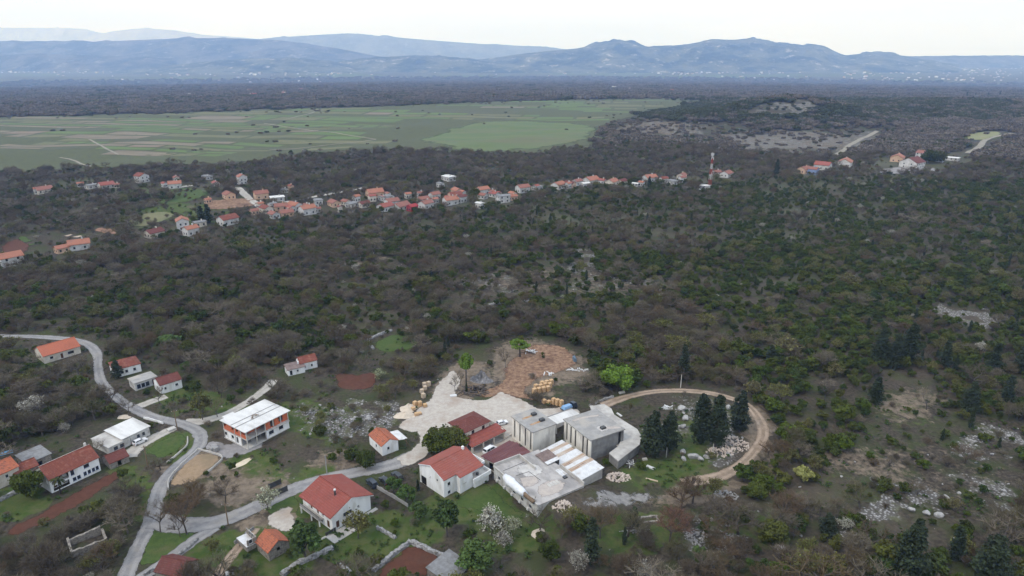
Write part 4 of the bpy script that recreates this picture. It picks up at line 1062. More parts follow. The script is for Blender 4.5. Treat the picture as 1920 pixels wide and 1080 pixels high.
small('flat_roofed_house', 'low grey flat roofed house with a row of blue windows', 'house', (252, 718), 2.9, 7.2, 5.4, 48, 2.8, 'flat', 0, 'dirty_white', 'roof_slab', {'y': [(.6, .5, 1.2, 1.6, 'win'), (2.0, .5, 1.2, 1.6, 'win'), (3.4, .5, 1.2, 1.6, 'win'), (5.6, .2, 1.0, 2.1, 'door')]}, frame='frame_blue')
small('gabled_cottage', 'white cottage with dark red roof next to the flat roofed house', 'cottage', (299.5, 722), 3.4, 7.0, 6.2, 45, 3.3, 'gable', 1.5, 'white', 'tile_brown', {'y': [(1.2, 1.2, .8, 1.0, 'win'), (4.8, 1.3, 1, 1.0, 'win')], 'x': [(2.5, 1, 1, 1.1, 'win')]})
small('ranch_house', 'pale flat roofed house behind the parked white car', 'house', (229, 822), 3.1, 8.2, 8.4, 59, 2.9, 'mono', .25, 'dirty_white', 'white_slab', {'y': [(1.0, .9, 1.4, 1.2, 'win'), (4.2, .8, 1.0, 1.3, 'win'), (5.8, .8, 1.0, 1.3, 'win')], 'x': [(3, 1, 1, 1.1, 'win')]}, over=.4)
small('annex', 'lower pale annex adjoining the flat roofed house', 'annex', (203, 839), 2.5, 6.4, 8.6, 59, 2.3, 'mono', .3, 'dirty_white', 'pale_concrete', {'y': [(1.4, .6, 1.2, 1.2, 'win'), (3.2, .6, 1.2, 1.2, 'win')]}, over=.2, frame='frame_brown')
small('stone_shed', 'small stone shed with collapsing brown roof below the annex', 'shed', (205, 868), 2.2, 5.0, 5.0, 50, 2.0, 'gable', 1.3, 'stonework', 'tile_brown', {'y': [(2, .1, 1, 1.7, 'open')]})
small('barn', 'grey sheet roofed barn behind the veranda house', 'barn', (50, 869), 3.0, 6.0, 6.4, 56, 2.8, 'mono', .4, 'stonework', 'grey_sheet', {'y': [(2, .1, 1.6, 1.9, 'open')]})
small('stone_cottage', 'low stone cottage with old red roof next to the barn', 'cottage', (27, 889), 2.6, 5.6, 5.0, 52, 2.4, 'gable', 1.2, 'stonework', 'tile_old', {'y': [(1, .8, .7, .8, 'win'), (3, .1, .9, 1.8, 'door')]})
small('old_house', 'beige stone house with orange roof cut by the picture edge', 'house', (-8, 893), 4.2, 5.4, 7.0, 60, 4.0, 'gable', 1.7, 'cream', 'tile_lichen', {'y': [(2, 2.2, .8, 1.0, 'win')]})
small('ruined_cottage', 'white roofless looking cottage with brown tiles in the scrub', 'cottage', (562.5, 682), 3.1, 6.2, 5.0, 33, 3.0, 'gable', 1.4, 'white', 'tile_old', {'y': [(1.2, .9, .8, 1.0, 'win'), (3.8, .9, .8, 1.0, 'win')]})
small('outbuilding', 'low white outbuilding with dark roof beside the white ruined cottage', 'outbuilding', (540, 695), 2.4, 6.0, 4.4, 33, 2.3, 'mono', .5, 'white', 'brown_sheet', {'y': [(.6, .1, .9, 1.8, 'open'), (3, .9, .8, .9, 'win')], 'x': [(1.4, 1, .8, .8, 'win')]}, chimney=True)
small('tiled_barn', 'old stone barn with lichened orange tiles below the balcony house', 'barn', (503, 1034), 2.5, 5.2, 5.6, 48, 2.5, 'gable', 1.7, 'stonework', 'tile_lichen', {'y': [(2.1, 1.5, .8, .9, 'open')]}, axis='y')
bb = small('lean_to', 'white sheet lean-to on poles beside the old stone barn', 'lean-to', (482, 1014), 2.2, 4.6, 2.6, 138, .3, 'mono', .25, 'stonework', 'zinc', {}, over=.1)
bb.o.location.z += 1.7
for (x, y) in ((.1, .1), (4.3, .1), (.1, 2.3), (4.3, 2.3)): bb.box('post', x, y, -2.4, x + .15, y + .15, -.2, M['wood'])
small('stone_barn', 'stone barn with dark brown tiles at the foot of the narrow lane', 'barn', (337, 1079), 2.5, 5.6, 6.6, 75, 2.3, 'gable', 1.7, 'stonework', 'tile_brown', {'x': [(2, .8, .7, .9, 'open')], 'y': [(2, 1.2, .9, .9, 'open')]}, axis='y', over=.2)
small('slab_shed', 'grey roofed shed at the corner of the walled red plot', 'shed', (842, 1094), 2.2, 7.0, 6.5, 52, 1.9, 'mono', .7, 'stonework', 'grey_sheet', {})

def roofless_ruin(Bp, L, W, ang, label, seed, tall=1.0):
    rr = random.Random(seed)
    b = Bld('stone_ruin', label, 'ruin', B=Bp, z=0, L=L, W=W, ang=ang)
    for (x0, y0, x1, y1) in ((0, 0, L, .5), (0, .5, .5, W), (L - .5, .5, L, W), (.5, W - .5, L - .5, W)):
        m = MB(); n = 9; h0, h1 = rr.uniform(.4, 2.2), rr.uniform(.4, 2.2); along = x1 - x0 > y1 - y0
        for k in range(n + 1):
            t = k / n; h = max(.15, (h0 * (1 - t) + h1 * t + rr.uniform(-.16, .16)) * tall)
            for d in (0, 1):
                x, y = (x0 + (x1 - x0) * t, y0 + (y1 - y0) * d) if along else (x0 + (x1 - x0) * d, y0 + (y1 - y0) * t)
                m.v += [(x, y, -.6), (x, y, h + rr.uniform(-.1, .1))]
        for k in range(n):
            a = k * 4; c = a + 4
            m.f += [[a, c, c + 1, a + 1], [a + 2, a + 3, c + 3, c + 2], [a + 1, c + 1, c + 3, a + 3]]
        m.f += [[0, 1, 3, 2], [n * 4, n * 4 + 2, n * 4 + 3, n * 4 + 1]]
        m.build('wall', M['stonework'], b.o)
roofless_ruin((135, 1046), 7.5, 5.5, 40, 'roofless stone ruin in the bare thicket below the red strip', 5)
roofless_ruin((1190, 985), 6.5, 2.4, 8, 'low tumbled stone footing beside the small conical fir', 9, .35)
# ------------------------------------------------------------------ village houses down in the valley
M['village_orange'] = tile_mat('faded_orange_tiles', (.36, .155, .1), (.31, .125, .08), (.26, .13, .1), .25)
M['village_red'] = tile_mat('faded_village_tiles', (.28, .12, .09), (.23, .1, .075), (.2, .11, .09), .25)
ROOFC = {'orange': 'village_orange', 'red': 'village_red', 'dark red': 'tile_old', 'brown': 'tile_brown', 'grey': 'grey_sheet', 'white': 'white_slab', 'pink': 'tile_pink', 'scarlet': None}
M['scarlet'] = simple('scarlet_sheet', (.3, .04, .04), (.26, .04, .04), .6)
M['blue_wall'] = simple('blue_plaster', (.24, .31, .5), (.2, .27, .45), .6)
M['tan_wall'] = simple('tan_plaster', (.55, .38, .27), (.5, .34, .24), .6)
# px, py of the base middle, width in px, roof, wall, storeys (picture 1920 wide)
VILLAGE = {
 'west': [(83, 361, 30, 'red', 'cream', 1), (200, 352, 28, 'pink', 'white', 1), (267, 341, 25, 'dark red', 'white', 2), (329, 353, 25, 'orange', 'white', 1.5), (331, 339, 16, 'red', 'cream', 1), (389, 336, 20, 'grey', 'white', 1), (455, 345, 22, 'orange', 'white', 2.4), (172, 353, 20, 'grey', 'dirty_white', 1),
          (430, 372, 27, 'red', 'tan_wall', 1.2), (490, 372, 28, 'red', 'tan_wall', 1.5), (520, 376, 28, 'white', 'white', 1), (534, 361, 12, 'grey', 'dirty_white', 1), (546, 356, 12, 'dark red', 'tan_wall', 1.2), (390, 381, 12, 'orange', 'tan_wall', 1)],
 'middle': [(500, 398, 26, 'dark red', 'cream', 1.2), (527, 393, 26, 'red', 'tan_wall', 1), (553, 392, 26, 'orange', 'white', 1.2), (537, 405, 28, 'red', 'tan_wall', 1), (577, 401, 31, 'orange', 'white', 1.6), (514, 408, 24, 'red', 'dirty_white', 1), (627, 386, 26, 'red', 'tan_wall', 1), (597, 382, 22, 'grey', 'white', 1), (477, 402, 16, 'red', 'tan_wall', 1),
            (428, 420, 36, 'dark red', 'white', 1.4), (290, 443, 31, 'brown', 'cream', 1), (344, 430, 30, 'orange', 'white', 2.2), (359, 440, 26, 'orange', 'white', 1.5), (375, 424, 24, 'grey', 'cream', 1), (150, 466, 40, 'orange', 'white', 1.2), (117, 473, 24, 'orange', 'tan_wall', 1), (22, 497, 42, 'orange', 'white', 1.8)],
 'terraced': [(703, 368, 34, 'orange', 'tan_wall', 1.3), (723, 375, 25, 'grey', 'white', 1), (735, 385, 28, 'red', 'white', 1.3), (723, 395, 30, 'pink', 'white', 1.3), (752, 392, 34, 'red', 'dirty_white', 1), (773, 395, 20, 'scarlet', 'scarlet', 1.2), (793, 382, 24, 'red', 'white', 1.4), (799, 390, 27, 'red', 'white', 1.4), (815, 374, 22, 'red', 'white', 1.6),
              (842, 338, 28, 'white', 'white', 1.2), (826, 351, 15, 'grey', 'white', 1.2), (857, 364, 24, 'orange', 'tan_wall', 1.2), (853, 372, 26, 'dark red', 'tan_wall', 1.2), (845, 383, 30, 'orange', 'white', 1.4), (866, 379, 18, 'brown', 'white', 1.6), (905, 364, 26, 'orange', 'white', 1.5), (927, 369, 20, 'pink', 'dirty_white', 1),
              (943, 379, 26, 'grey', 'white', 1.8), (962, 375, 16, 'orange', 'tan_wall', 1.1), (900, 390, 16, 'white', 'white', 1.3), (660, 388, 22, 'grey', 'white', 1), (683, 388, 22, 'brown', 'cream', 1)],
 'east': [(980, 360, 27, 'red', 'white', 1.5), (1007, 356, 20, 'grey', 'white', 1), (1047, 353, 28, 'orange', 'white', 1.2), (1068, 351, 22, 'brown', 'tan_wall', 1.2), (1082, 347, 20, 'red', 'white', 1.3), (1108, 344, 32, 'orange', 'white', 1.3), (1147, 347, 26, 'orange', 'cream', 1.2), (1166, 345, 20, 'brown', 'cream', 1), (1192, 349, 13, 'white', 'white', .8),
          (1218, 340, 27, 'orange', 'white', 1.4), (1262, 345, 23, 'grey', 'dirty_white', 1), (1278, 335, 20, 'red', 'cream', 1.2), (1343, 328, 18, 'red', 'white', 1), (1362, 331, 26, 'red', 'white', 1.1)],
 'hilltop': [(1508, 324, 26, 'red', 'tan_wall', 1.3), (1524, 326, 20, 'red', 'blue_wall', 1.6), (1542, 317, 31, 'pink', 'white', 1.5), (1584, 311, 33, 'orange', 'white', 1.5), (1682, 302, 32, 'orange', 'tan_wall', 1.4), (1709, 314, 46, 'brown', 'white', 2), (1730, 296, 24, 'red', 'white', 1.8), (1762, 303, 18, 'brown', 'white', 1), (1785, 300, 26, 'white', 'white', .8)],
}
CLUSTER = {'west': 'houses by the valley fields', 'middle': 'houses at the street end', 'terraced': 'crowded roofs mid village', 'east': 'row at the wood edge', 'hilltop': 'hilltop houses'}
WALLN = {'white': 'white', 'cream': 'cream', 'dirty_white': 'greyish', 'tan_wall': 'tan', 'blue_wall': 'blue', 'scarlet': 'scarlet'}
ORD = ['first', 'second', 'third', 'fourth', 'fifth', 'sixth', 'seventh', 'eighth', 'ninth', 'tenth', 'eleventh', 'twelfth']
def village():
    vr = random.Random(12)
    xr = random.Random(44)
    for (x0, y0, x1, y1, n, key) in ((640, 384, 790, 372, 7, 'terraced'), (800, 378, 980, 366, 8, 'terraced'), (480, 388, 640, 396, 6, 'middle'), (990, 358, 1290, 338, 7, 'east'), (60, 358, 440, 342, 5, 'west')):
        for k in range(n):
            t = (k + xr.random()) / n
            VILLAGE[key].append((round(x0 + (x1 - x0) * t), round(y0 + (y1 - y0) * t + xr.uniform(-6, 6)), xr.uniform(10, 18), xr.choice(('orange', 'red', 'red', 'dark red', 'pink', 'white', 'grey')), xr.choice(('white', 'white', 'white', 'cream', 'dirty_white')), xr.choice((1, 1.2, 1.5))))
    for key, lst in VILLAGE.items():
        kinds = {}
        for e in lst: kinds.setdefault((e[3], e[4]), []).append(e)
        for e in lst:
            px, py, wpx, roof, wall, st = e
            c = P(px, py)
            zc = float(project(c.x, c.y, c.z)[2])
            width = wpx / FPX * zc
            ang = R(vr.choice((32, 40, 48, 55, 28)) + vr.uniform(-6, 6))
            k = width / (math.cos(ang) + .75 * math.sin(ang))
            L, W = k * 1.05, k * .78
            if st >= 2: L, W = k * .95, k * .85
            h = 2.7 * st + .4
            same = kinds[(roof, wall)]
            if len(same) == 1: which = 'only ' + roof + ' roofed ' + WALLN[wall] + ' house of the ' + CLUSTER[key]
            else: which = ORD[sorted(same).index(e)] + ' ' + roof + ' roofed ' + WALLN[wall] + ' house from the west, ' + CLUSTER[key]
            if roof == 'scarlet': which = 'scarlet shed standing out in the heart of the village'
            o = empty('village_house', (c.x, c.y, c.z), ang - (0 if vr.random() < .6 else R(90)), which, 'house', CLUSTER[key])
            FOOT.append((c.x, c.y, math.hypot(L, W) / 2 + 1.5)); q = 1 - 15 / math.hypot(c.x, c.y); FOOT.append((c.x * q, c.y * q, 5.5))
            x, y = L / 2, W / 2
            rise = (min(L, W) * .26 if roof not in ('grey', 'white') else .4)
            wm = M['scarlet'] if wall == 'scarlet' else M['village_white' if wall == 'white' else wall]
            rm = M['scarlet'] if roof == 'scarlet' else M[ROOFC[roof]]
            body = MB(); body.v = [(-x, -y, -1.5), (x, -y, -1.5), (x, y, -1.5), (-x, y, -1.5), (-x, -y, h), (x, -y, h), (x, y, h), (-x, y, h), (-x, 0, h + rise), (x, 0, h + rise)]
            body.f = [[0, 1, 5, 4], [2, 3, 7, 6], [1, 2, 6, 9, 5], [3, 0, 4, 8, 7], [4, 5, 9, 8], [6, 7, 8, 9]]
            body.build('wall', wm, o)
            ov = .5; t = .25; sl = rise / y
            rf = shell([(-x - ov, -y - ov, h - ov * sl + t), (x + ov, -y - ov, h - ov * sl + t), (x + ov, 0, h + rise + t), (-x - ov, 0, h + rise + t), (x + ov, y + ov, h - ov * sl + t), (-x - ov, y + ov, h - ov * sl + t)], [[0, 1, 2, 3], [3, 2, 4, 5]], t - .02).build('roof', rm, o)
            if vr.random() < .5: MB().box(x * .3, -.4, h + rise * .6, x * .3 + .7, .3, h + rise + 1.2).build('chimney', wm, rf)
            for fl in range(max(1, int(st + .3))):
                zz = .9 + fl * 2.7
                if zz + 1.3 > h: break
                n = max(2, int(L / 3.6))
                for i in range(n):
                    u = -x + (i + .5) * L / n
                    MB().box(u - .55, -y - .03, zz, u + .55, -y + .1, zz + 1.3).build('window', M['glass'], o)
                for u in (-y * .4, y * .45):
                    MB().box(-x - .03, u - .5, zz, -x + .1, u + .5, zz + 1.3).build('window', M['glass'], o)
                    MB().box(x - .1, u - .5, zz, x + .03, u + .5, zz + 1.3).build('window', M['glass'], o)
village()

# ------------------------------------------------------------------ the towns far across the plain
def towns():
    tr = random.Random(77)
    fam = []
    for nm, wall, roof, sz in (('white', 'white', 'tile_pink', (15, 11, 6)), ('white', 'white', 'white_slab', (18, 12, 7)), ('cream', 'cream', 'tile_orange', (13, 10, 6)), ('white', 'dirty_white', 'tile_pink', (22, 12, 8)), ('white', 'white', 'grey_sheet', (40, 16, 6))):
        x, y, h = sz[0] / 2, sz[1] / 2, sz[2]; r = 2.2
        m = MB(); m.v = [(-x, -y, -4), (x, -y, -4), (x, y, -4), (-x, y, -4), (-x, -y, h), (x, -y, h), (x, y, h), (-x, y, h), (-x, 0, h + r), (x, 0, h + r)]
        m.f = [[0, 1, 5, 4], [2, 3, 7, 6], [1, 2, 6, 9, 5], [3, 0, 4, 8, 7], [4, 5, 9, 8], [6, 7, 8, 9]]
        me = m.mesh('distant_house', M[wall]); me.materials.append(M[roof])
        me.polygons[4].material_index = me.polygons[5].material_index = 1
        fam.append(me)
    bands = [((0, 240, 126, 137), 48, 'pale house in the valley town below the dark plateau', 'valley town'),
             ((240, 640, 130, 142), 30, 'small pale house strung along the plain beyond the valley town', 'plain hamlets'),
             ((640, 1000, 127, 136), 26, 'pale house at the foot of the pale plateau', 'plateau foot houses'),
             ((1000, 1480, 129, 139), 60, 'pale house along the foot of the long rocky hill', 'hill foot houses'),
             ((1485, 1570, 123, 133), 42, 'house packed in the pale hill town below the summit', 'hill town'),
             ((1570, 1920, 122, 152), 55, 'pale house spread over the hazy plain past the hill', 'plain suburb'),
             ((150, 700, 150, 182), 22, 'lone pale house in the purple brown wood of the plain', 'houses in the plain wood'),
             ((980, 1480, 146, 175), 16, 'lone pale house in the dark wood below the rocky hill', 'houses in the hill wood')]
    for (x0, x1, y0, y1), n, lb, gp in bands:
        for k in range(n):
            px, py = tr.uniform(x0, x1), y0 + (y1 - y0) * tr.random() ** 1.2
            c = P(px, py)
            o = link('distant_house', tr.choices(fam, (4, 3, 3, 2, .7))[0])
            o.location = c; o.rotation_euler = (0, 0, tr.uniform(0, 3.14))
            s = tr.uniform(.8, 1.4) * (1.15 if c.y > 6000 else 1.0); o.scale = (s, s, s)
            tag(o, lb, 'house', gp)
    return fam, bands
TOWN_FORMS, TOWN_BANDS = towns()

# ------------------------------------------------------------------ mast
def mast():
    c = P(1330, 356)
    zc = float(project(c.x, c.y, c.z)[2])
    h = 68 / FPX * zc / .985
    o = empty('radio_mast', (c.x, c.y, c.z - .3), R(20), 'red and white lattice radio mast above the wood', 'mast')
    mw, mr = simple('mast_white', (.62, .62, .62), (.55, .55, .55), 1), simple('mast_red', (.4, .04, .03), (.36, .04, .03), 1)
    n = 7
    for k in range(n):
        z0, z1 = h * k / n, h * (k + 1) / n
        w0, w1 = 1.15 * (1 - .72 * k / n), 1.15 * (1 - .72 * (k + 1) / n)
        m = MB(); cs = ((-1, -1), (1, -1), (1, 1), (-1, 1))
        for i, (a, b) in enumerate(cs):
            a2, b2 = cs[(i + 1) % 4]
            m.tube([(a * w0, b * w0, z0), (a * w1, b * w1, z1)], .09, 4)
            m.tube([(a * w0, b * w0, z0), (a2 * w1, b2 * w1, z1)], .05, 3)
            m.tube([(a * w1, b * w1, z1), (a2 * w1, b2 * w1, z1)], .05, 3)
        m.build('mast_section', mw if k % 2 == 0 else mr, o)
    for i, (a, b, z) in enumerate(((.9, 0, .97), (-.9, .2, .97), (.2, .9, .98), (.7, -.4, .86), (-.7, -.3, .87))):
        MB().box(a * 1.3 - .15, b * 1.3 - .15, h * z - 1.2, a * 1.3 + .15, b * 1.3 + .15, h * z + .8).build('antenna', mw, o)
    hc = P(1326, 357)
    b = empty('equipment_hut', (hc.x - 3, hc.y - 2, hc.z), R(15), 'small white hut at the foot of the mast', 'hut')
    MB().box(-3.5, -2.5, -1, 3.5, 2.5, 4.5).build('wall', M['white'], b); MB().box(-3.8, -2.8, 4.52, 3.8, 2.8, 4.8).build('roof', M['white_slab'], b); MB().box(-.6, -2.56, 0, .6, -2.4, 2.4).build('door', M['steel_dark'], b)
    FOOT.append((hc.x, hc.y, 7))
mast()

# ------------------------------------------------------------------ vehicles
def paint(nm, c):
    g = NG(nm); v = g.coords('Object')
    return g.finish(g.mix(g.ramp(g.noise(v, 3, 3), .4, .7), c, tuple(q * .88 for q in c)), .3, .5)
M['car_white'], M['car_black'], M['car_blue'], M['car_silver'] = paint('white_car_paint', (.68, .68, .69)), paint('black_car_paint', (.018, .022, .027)), paint('navy_car_paint', (.025, .034, .05)), paint('silver_car_paint', (.42, .43, .45))
M['tyre'] = simple('tyre_rubber', (.015, .015, .015), (.025, .025, .025), 4, .9)
M['rim'] = simple('wheel_rim', (.3, .3, .31), (.24, .24, .25), 4, .4, .5, metallic=.5)
M['lamp_clear'], M['lamp_red'] = simple('lamp_lens', (.5, .5, .5), (.42, .42, .44), 5, .2, .5), simple('tail_lens', (.25, .01, .01), (.2, .01, .01), 5, .3, .5)
def car(px, py, ang, mat, label, kind='hatch', scale=1.0):
    c = P(px, py)
    o = empty('parked_car', (c.x, c.y, c.z + .06), R(ang), label, 'car', 'parked cars')
    # side profile (x along the car, front at +x), lower body then glasshouse
    if kind == 'van': body = [(-2.2, .35), (2.2, .35), (2.28, .75), (2.05, 1.0), (1.5, 1.1), (-2.2, 1.1), (-2.27, .7)]; house = [(-2.15, 1.1), (1.45, 1.1), (.75, 1.85), (-2.05, 1.9)]
    elif kind == 'suv': body = [(-2.15, .38), (2.15, .38), (2.25, .75), (2.1, 1.0), (1.05, 1.08), (-2.1, 1.1), (-2.22, .75)]; house = [(-2.05, 1.1), (1.0, 1.08), (.35, 1.68), (-1.75, 1.7)]
    else: body = [(-1.95, .3), (1.95, .3), (2.08, .62), (1.95, .84), (.95, .95), (-1.95, .98), (-2.04, .65)]; house = [(-1.9, .98), (.95, .95), (.25, 1.46), (-1.45, 1.48)]
    hw = .88
    def loft(prof, w0, w1, name, mt, par):
        """outline extruded across the car, pulled in at the corners so the sides are rounded"""
        m = MB(); n = len(prof); zs = [p[1] for p in prof]; lo, hi = min(zs), max(zs); mx = sum(p[0] for p in prof) / n
        for (s_, f_) in ((-1, .96), (-.9, 1), (.9, 1), (1, .96)):
            for (x, z) in prof:
                w = w0 + (w1 - w0) * (z - lo) / (hi - lo)
                m.v.append((mx + (x - mx) * f_, s_ * w, z if f_ == 1 else lo + (z - lo) * .985))
        for r_ in range(3):
            for k in range(n):
                k2 = (k + 1) % n
                m.f.append([r_ * n + k, r_ * n + k2, (r_ + 1) * n + k2, (r_ + 1) * n + k][::-1])
        m.f += [list(range(n)), [3 * n + k for k in range(n)][::-1]]
        return m.build(name, mt, par)
    loft(body, hw, hw - .03, 'body', mat, o)
    loft(house, hw - .06, hw - .24, 'cabin', mat, o)
    (x0, z0), (x1, z1), (x2, z2), (x3, z3) = house
    def inset(a, b, t): return a + (b - a) * t
    for sgn in (-1, 1):
        w_lo, w_hi = (hw - .06) * sgn, (hw - .24) * sgn
        e = .012 * sgn
        for (ta, tb, nm) in ((.06, .46, 'side_window'), (.5, .94, 'side_window')):
            lo_, hi_ = .16, .86
            pts = []
            for (t, v_) in ((ta, lo_), (tb, lo_), (tb if tb < .9 else .9, hi_), (ta if ta > .1 else .12, hi_)):
                xb, xt = inset(x0, x1, t), inset(x3, x2, t)
                pts.append((inset(xb, xt, v_), inset(w_lo, w_hi, v_) + e, inset(z0, z2, v_)))
            m = MB(); m.v = pts + [(p[0], p[1] - e * 2.4, p[2]) for p in pts]
            m.f = [[0, 1, 2, 3], [7, 6, 5, 4], [0, 4, 5, 1], [1, 5, 6, 2], [2, 6, 7, 3], [3, 7, 4, 0]]
            if sgn > 0: m.f = [f[::-1] for f in m.f]
            m.build(nm, M['glass'], o)
    for (xb, zb, xt, zt, nm, sg) in ((x1, z1, x2, z2, 'windscreen', 1), (x0, z0, x3, z3, 'rear_window', -1)):
        pts = []
        for (v_, s_) in ((.14, -1), (.14, 1), (.9, 1), (.9, -1)):
            pts.append((inset(xb, xt, v_) + .02 * sg, s_ * (inset(hw - .06, hw - .24, v_) - .1), inset(zb, zt, v_) + .012))
        m = MB(); m.v = pts + [(p[0] - .05 * sg, p[1], p[2] - .02) for p in pts]; m.f = [[0, 1, 2, 3], [7, 6, 5, 4], [0, 4, 5, 1], [1, 5, 6, 2], [2, 6, 7, 3], [3, 7, 4, 0]]
        m.build(nm, M['glass'], o)
    for (x, s_) in ((1.3, 1), (1.3, -1), (-1.3, 1), (-1.3, -1)):
        wh = MB().tube([(x, s_ * (hw - .2), .33), (x, s_ * (hw + .01), .33)], .33, 12).build('wheel', M['tyre'], o)
        MB().tube([(x, s_ * (hw - .02), .33), (x, s_ * (hw + .025), .33)], .2, 8).build('rim', M['rim'], wh)
    for s_ in (-1, 1):
        MB().box(1.95, s_ * .62 - .2, .62, 2.07, s_ * .62 + .2, .78).build('headlight', M['lamp_clear'], o)
        MB().box(-2.06, s_ * .68 - .14, .68, -1.97, s_ * .68 + .14, .9).build('tail_light', M['lamp_red'], o)
        MB().box(.75, s_ * (hw + .08) - .08, .95, .92, s_ * (hw + .08) + .08, 1.08).build('wing_mirror', mat, o)
    o.scale = (scale,) * 3
    return o
car(263, 831, 58, M['car_white'], 'white hatchback on the pale driveway before the flat roofed house')
car(698, 910, 128, M['car_blue'], 'dark blue car nearest the red roofed house, first of three along the lane', 'suv')
car(722, 905, 128, M['car_black'], 'black car parked between two other dark cars along the lane', 'hatch')
car(745, 897, 128, M['car_black'], 'black car nearest the white two storey house, last of three along the lane', 'suv')
car(919, 848, 48, M['car_white'], 'white van half under the maroon sheet roof', 'van', 1.05)
car(941, 796, 30, M['car_white'], 'white car beside the walled corner of the porch house', 'hatch', .95)

def blue_truck():
    c = P(1067, 768)
    o = empty('flatbed_truck', (c.x, c.y, c.z + .05), R(35), 'small flatbed truck with a blue load beside the pallets', 'truck')
    MB().hull8([(-3, -1, .7), (1, -1, .7), (1, 1, .7), (-3, 1, .7), (-3, -1, 1.0), (1, -1, 1.0), (1, 1, 1.0), (-3, 1, 1.0)]).build('bed', M['steel_dark'], o)
    MB().hull8([(1.1, -.95, .5), (2.9, -.95, .5), (2.9, .95, .5), (1.1, .95, .5), (1.1, -.9, 2.2), (2.3, -.85, 2.2), (2.3, .85, 2.2), (1.1, .9, 2.2)]).build('cab', M['car_blue'], o)
    MB().hull8([(2.62, -.75, 1.5), (2.68, -.75, 1.5), (2.68, .75, 1.5), (2.62, .75, 1.5), (2.36, -.72, 2.1), (2.43, -.72, 2.1), (2.43, .72, 2.1), (2.36, .72, 2.1)]).build('windscreen', M['glass'], o)
    tarp = simple('blue_tarpaulin', (.16, .3, .5), (.24, .37, .55), 1.2, .5)
    MB().hull8([(-2.8, -.9, 1.02), (.8, -.9, 1.02), (.8, .9, 1.02), (-2.8, .9, 1.02), (-2.4, -.6, 1.75), (.5, -.7, 1.95), (.4, .6, 1.85), (-2.3, .7, 1.9)]).build('tarpaulin', tarp, o)
    for x in (-2, -1, 2):
        for y in (-.95, .95): MB().tube([(x, y - .12, .42), (x, y + .12, .42)], .42, 10).build('wheel', M['tyre'], o)
blue_truck()

# ------------------------------------------------------------------ stone pallets, heaps, timber, boards
M['cut_stone'] = simple('cut_yellow_stone', (.5, .33, .18), (.44, .28, .15), 1.5, c3=(.58, .42, .27), scale3=1.2)
M['cut_pale'] = simple('cut_pale_stone', (.5, .4, .3), (.43, .34, .25), 1.5, c3=(.36, .28, .2), scale3=1.2)
M['cut_grey'] = simple('grey_blocks', (.3, .29, .28), (.24, .235, .23), 1.5)
pal_rnd = random.Random(31)
def pallet(px, py, h, label, group, mat='cut_stone', ang=None, w=1.25):
    c = P(px, py); a = R(35 + pal_rnd.uniform(-12, 12)) if ang is None else R(ang)
    o = empty('stone_pallet', (c.x, c.y, c.z + .04), a, label, 'pallet', group)
    b = MB().box(-w / 2, -w / 2, .09, w / 2, w / 2, .14)
    b.build('pallet_deck', M['wood'], o)
    for y in (-w / 2, -.06, w / 2 - .12): MB().box(-w / 2, y, -.05, w / 2, y + .12, .088).build('bearer', M['wood'], o)
    n = max(2, int(h / .4)); dz = h / n
    for k in range(n):
        j = pal_rnd.uniform(-.04, .04); e = w / 2 - pal_rnd.uniform(.02, .08)
        split = pal_rnd.uniform(-.2, .2)
        for (x0, x1) in ((-e, split - .012), (split + .012, e)):
            MB().box(x0 + j, -e + j, .145 + k * dz, x1 + j, e + j * .5, .145 + (k + 1) * dz - .015).build('stone_block', M[mat], o)
for k, (px, py, h) in enumerate([(796, 724, 1.2), (804, 724, 1.6), (791, 737, 1.3), (797, 731, 1.3), (794, 746, 1.5)]):
    pallet(px, py, h, 'pallet of pinkish cut stone under bare trees at the yard edge, ' + ORD[k] + ' of five', 'pallets at the yard edge', 'cut_pale')
for k, (px, py, h) in enumerate([(778.5, 762, 1.7), (787.5, 762, 1.7), (797, 763, 1.0), (775, 769, .9), (781, 779, .8), (787, 777, .6)]):
    pallet(px, py, h, ('tall' if h > 1.5 else 'low') + ' pallet of yellow cut stone beside the sand heaps, ' + ORD[k] + ' of six', 'pallets beside the sand heaps', 'cut_stone')
k = 0
for r_ in range(3):
    for q in range(4):
        if r_ == 2 and q < 1: continue
        pallet(1002 + q * 8.5 + r_ * 3, 738 - q * 1.5 - r_ * 6, 1.8 if r_ != 1 or q % 2 else 2.1, 'pallet in the square block of yellow stone on the brown earth, ' + ORD[k] + ' of eleven', 'square block of stone pallets', 'cut_stone', 33, 1.3); k += 1
for k, (px, py, h) in enumerate([(1020, 756, 1.2), (1029, 758, 1.2), (1038, 758, 2.1), (1045, 760, 2.1), (1052.5, 762, 2.1)]):
    pallet(px, py, h, ('tall' if h > 2 else 'low') + ' pallet of yellow stone in the row behind the concrete blocks, ' + ORD[k] + ' of five', 'row of pallets behind the concrete blocks', 'cut_stone', 38)
for k, (px, py, h) in enumerate([(399, 845, 1.0), (405, 846, 1.2), (402, 840, .9)]):
    pallet(px, py, h, 'stack of grey blocks on the pad of the brick house, ' + ORD[k] + ' of three', 'grey blocks by the brick house', 'cut_grey', 50, 1.5)

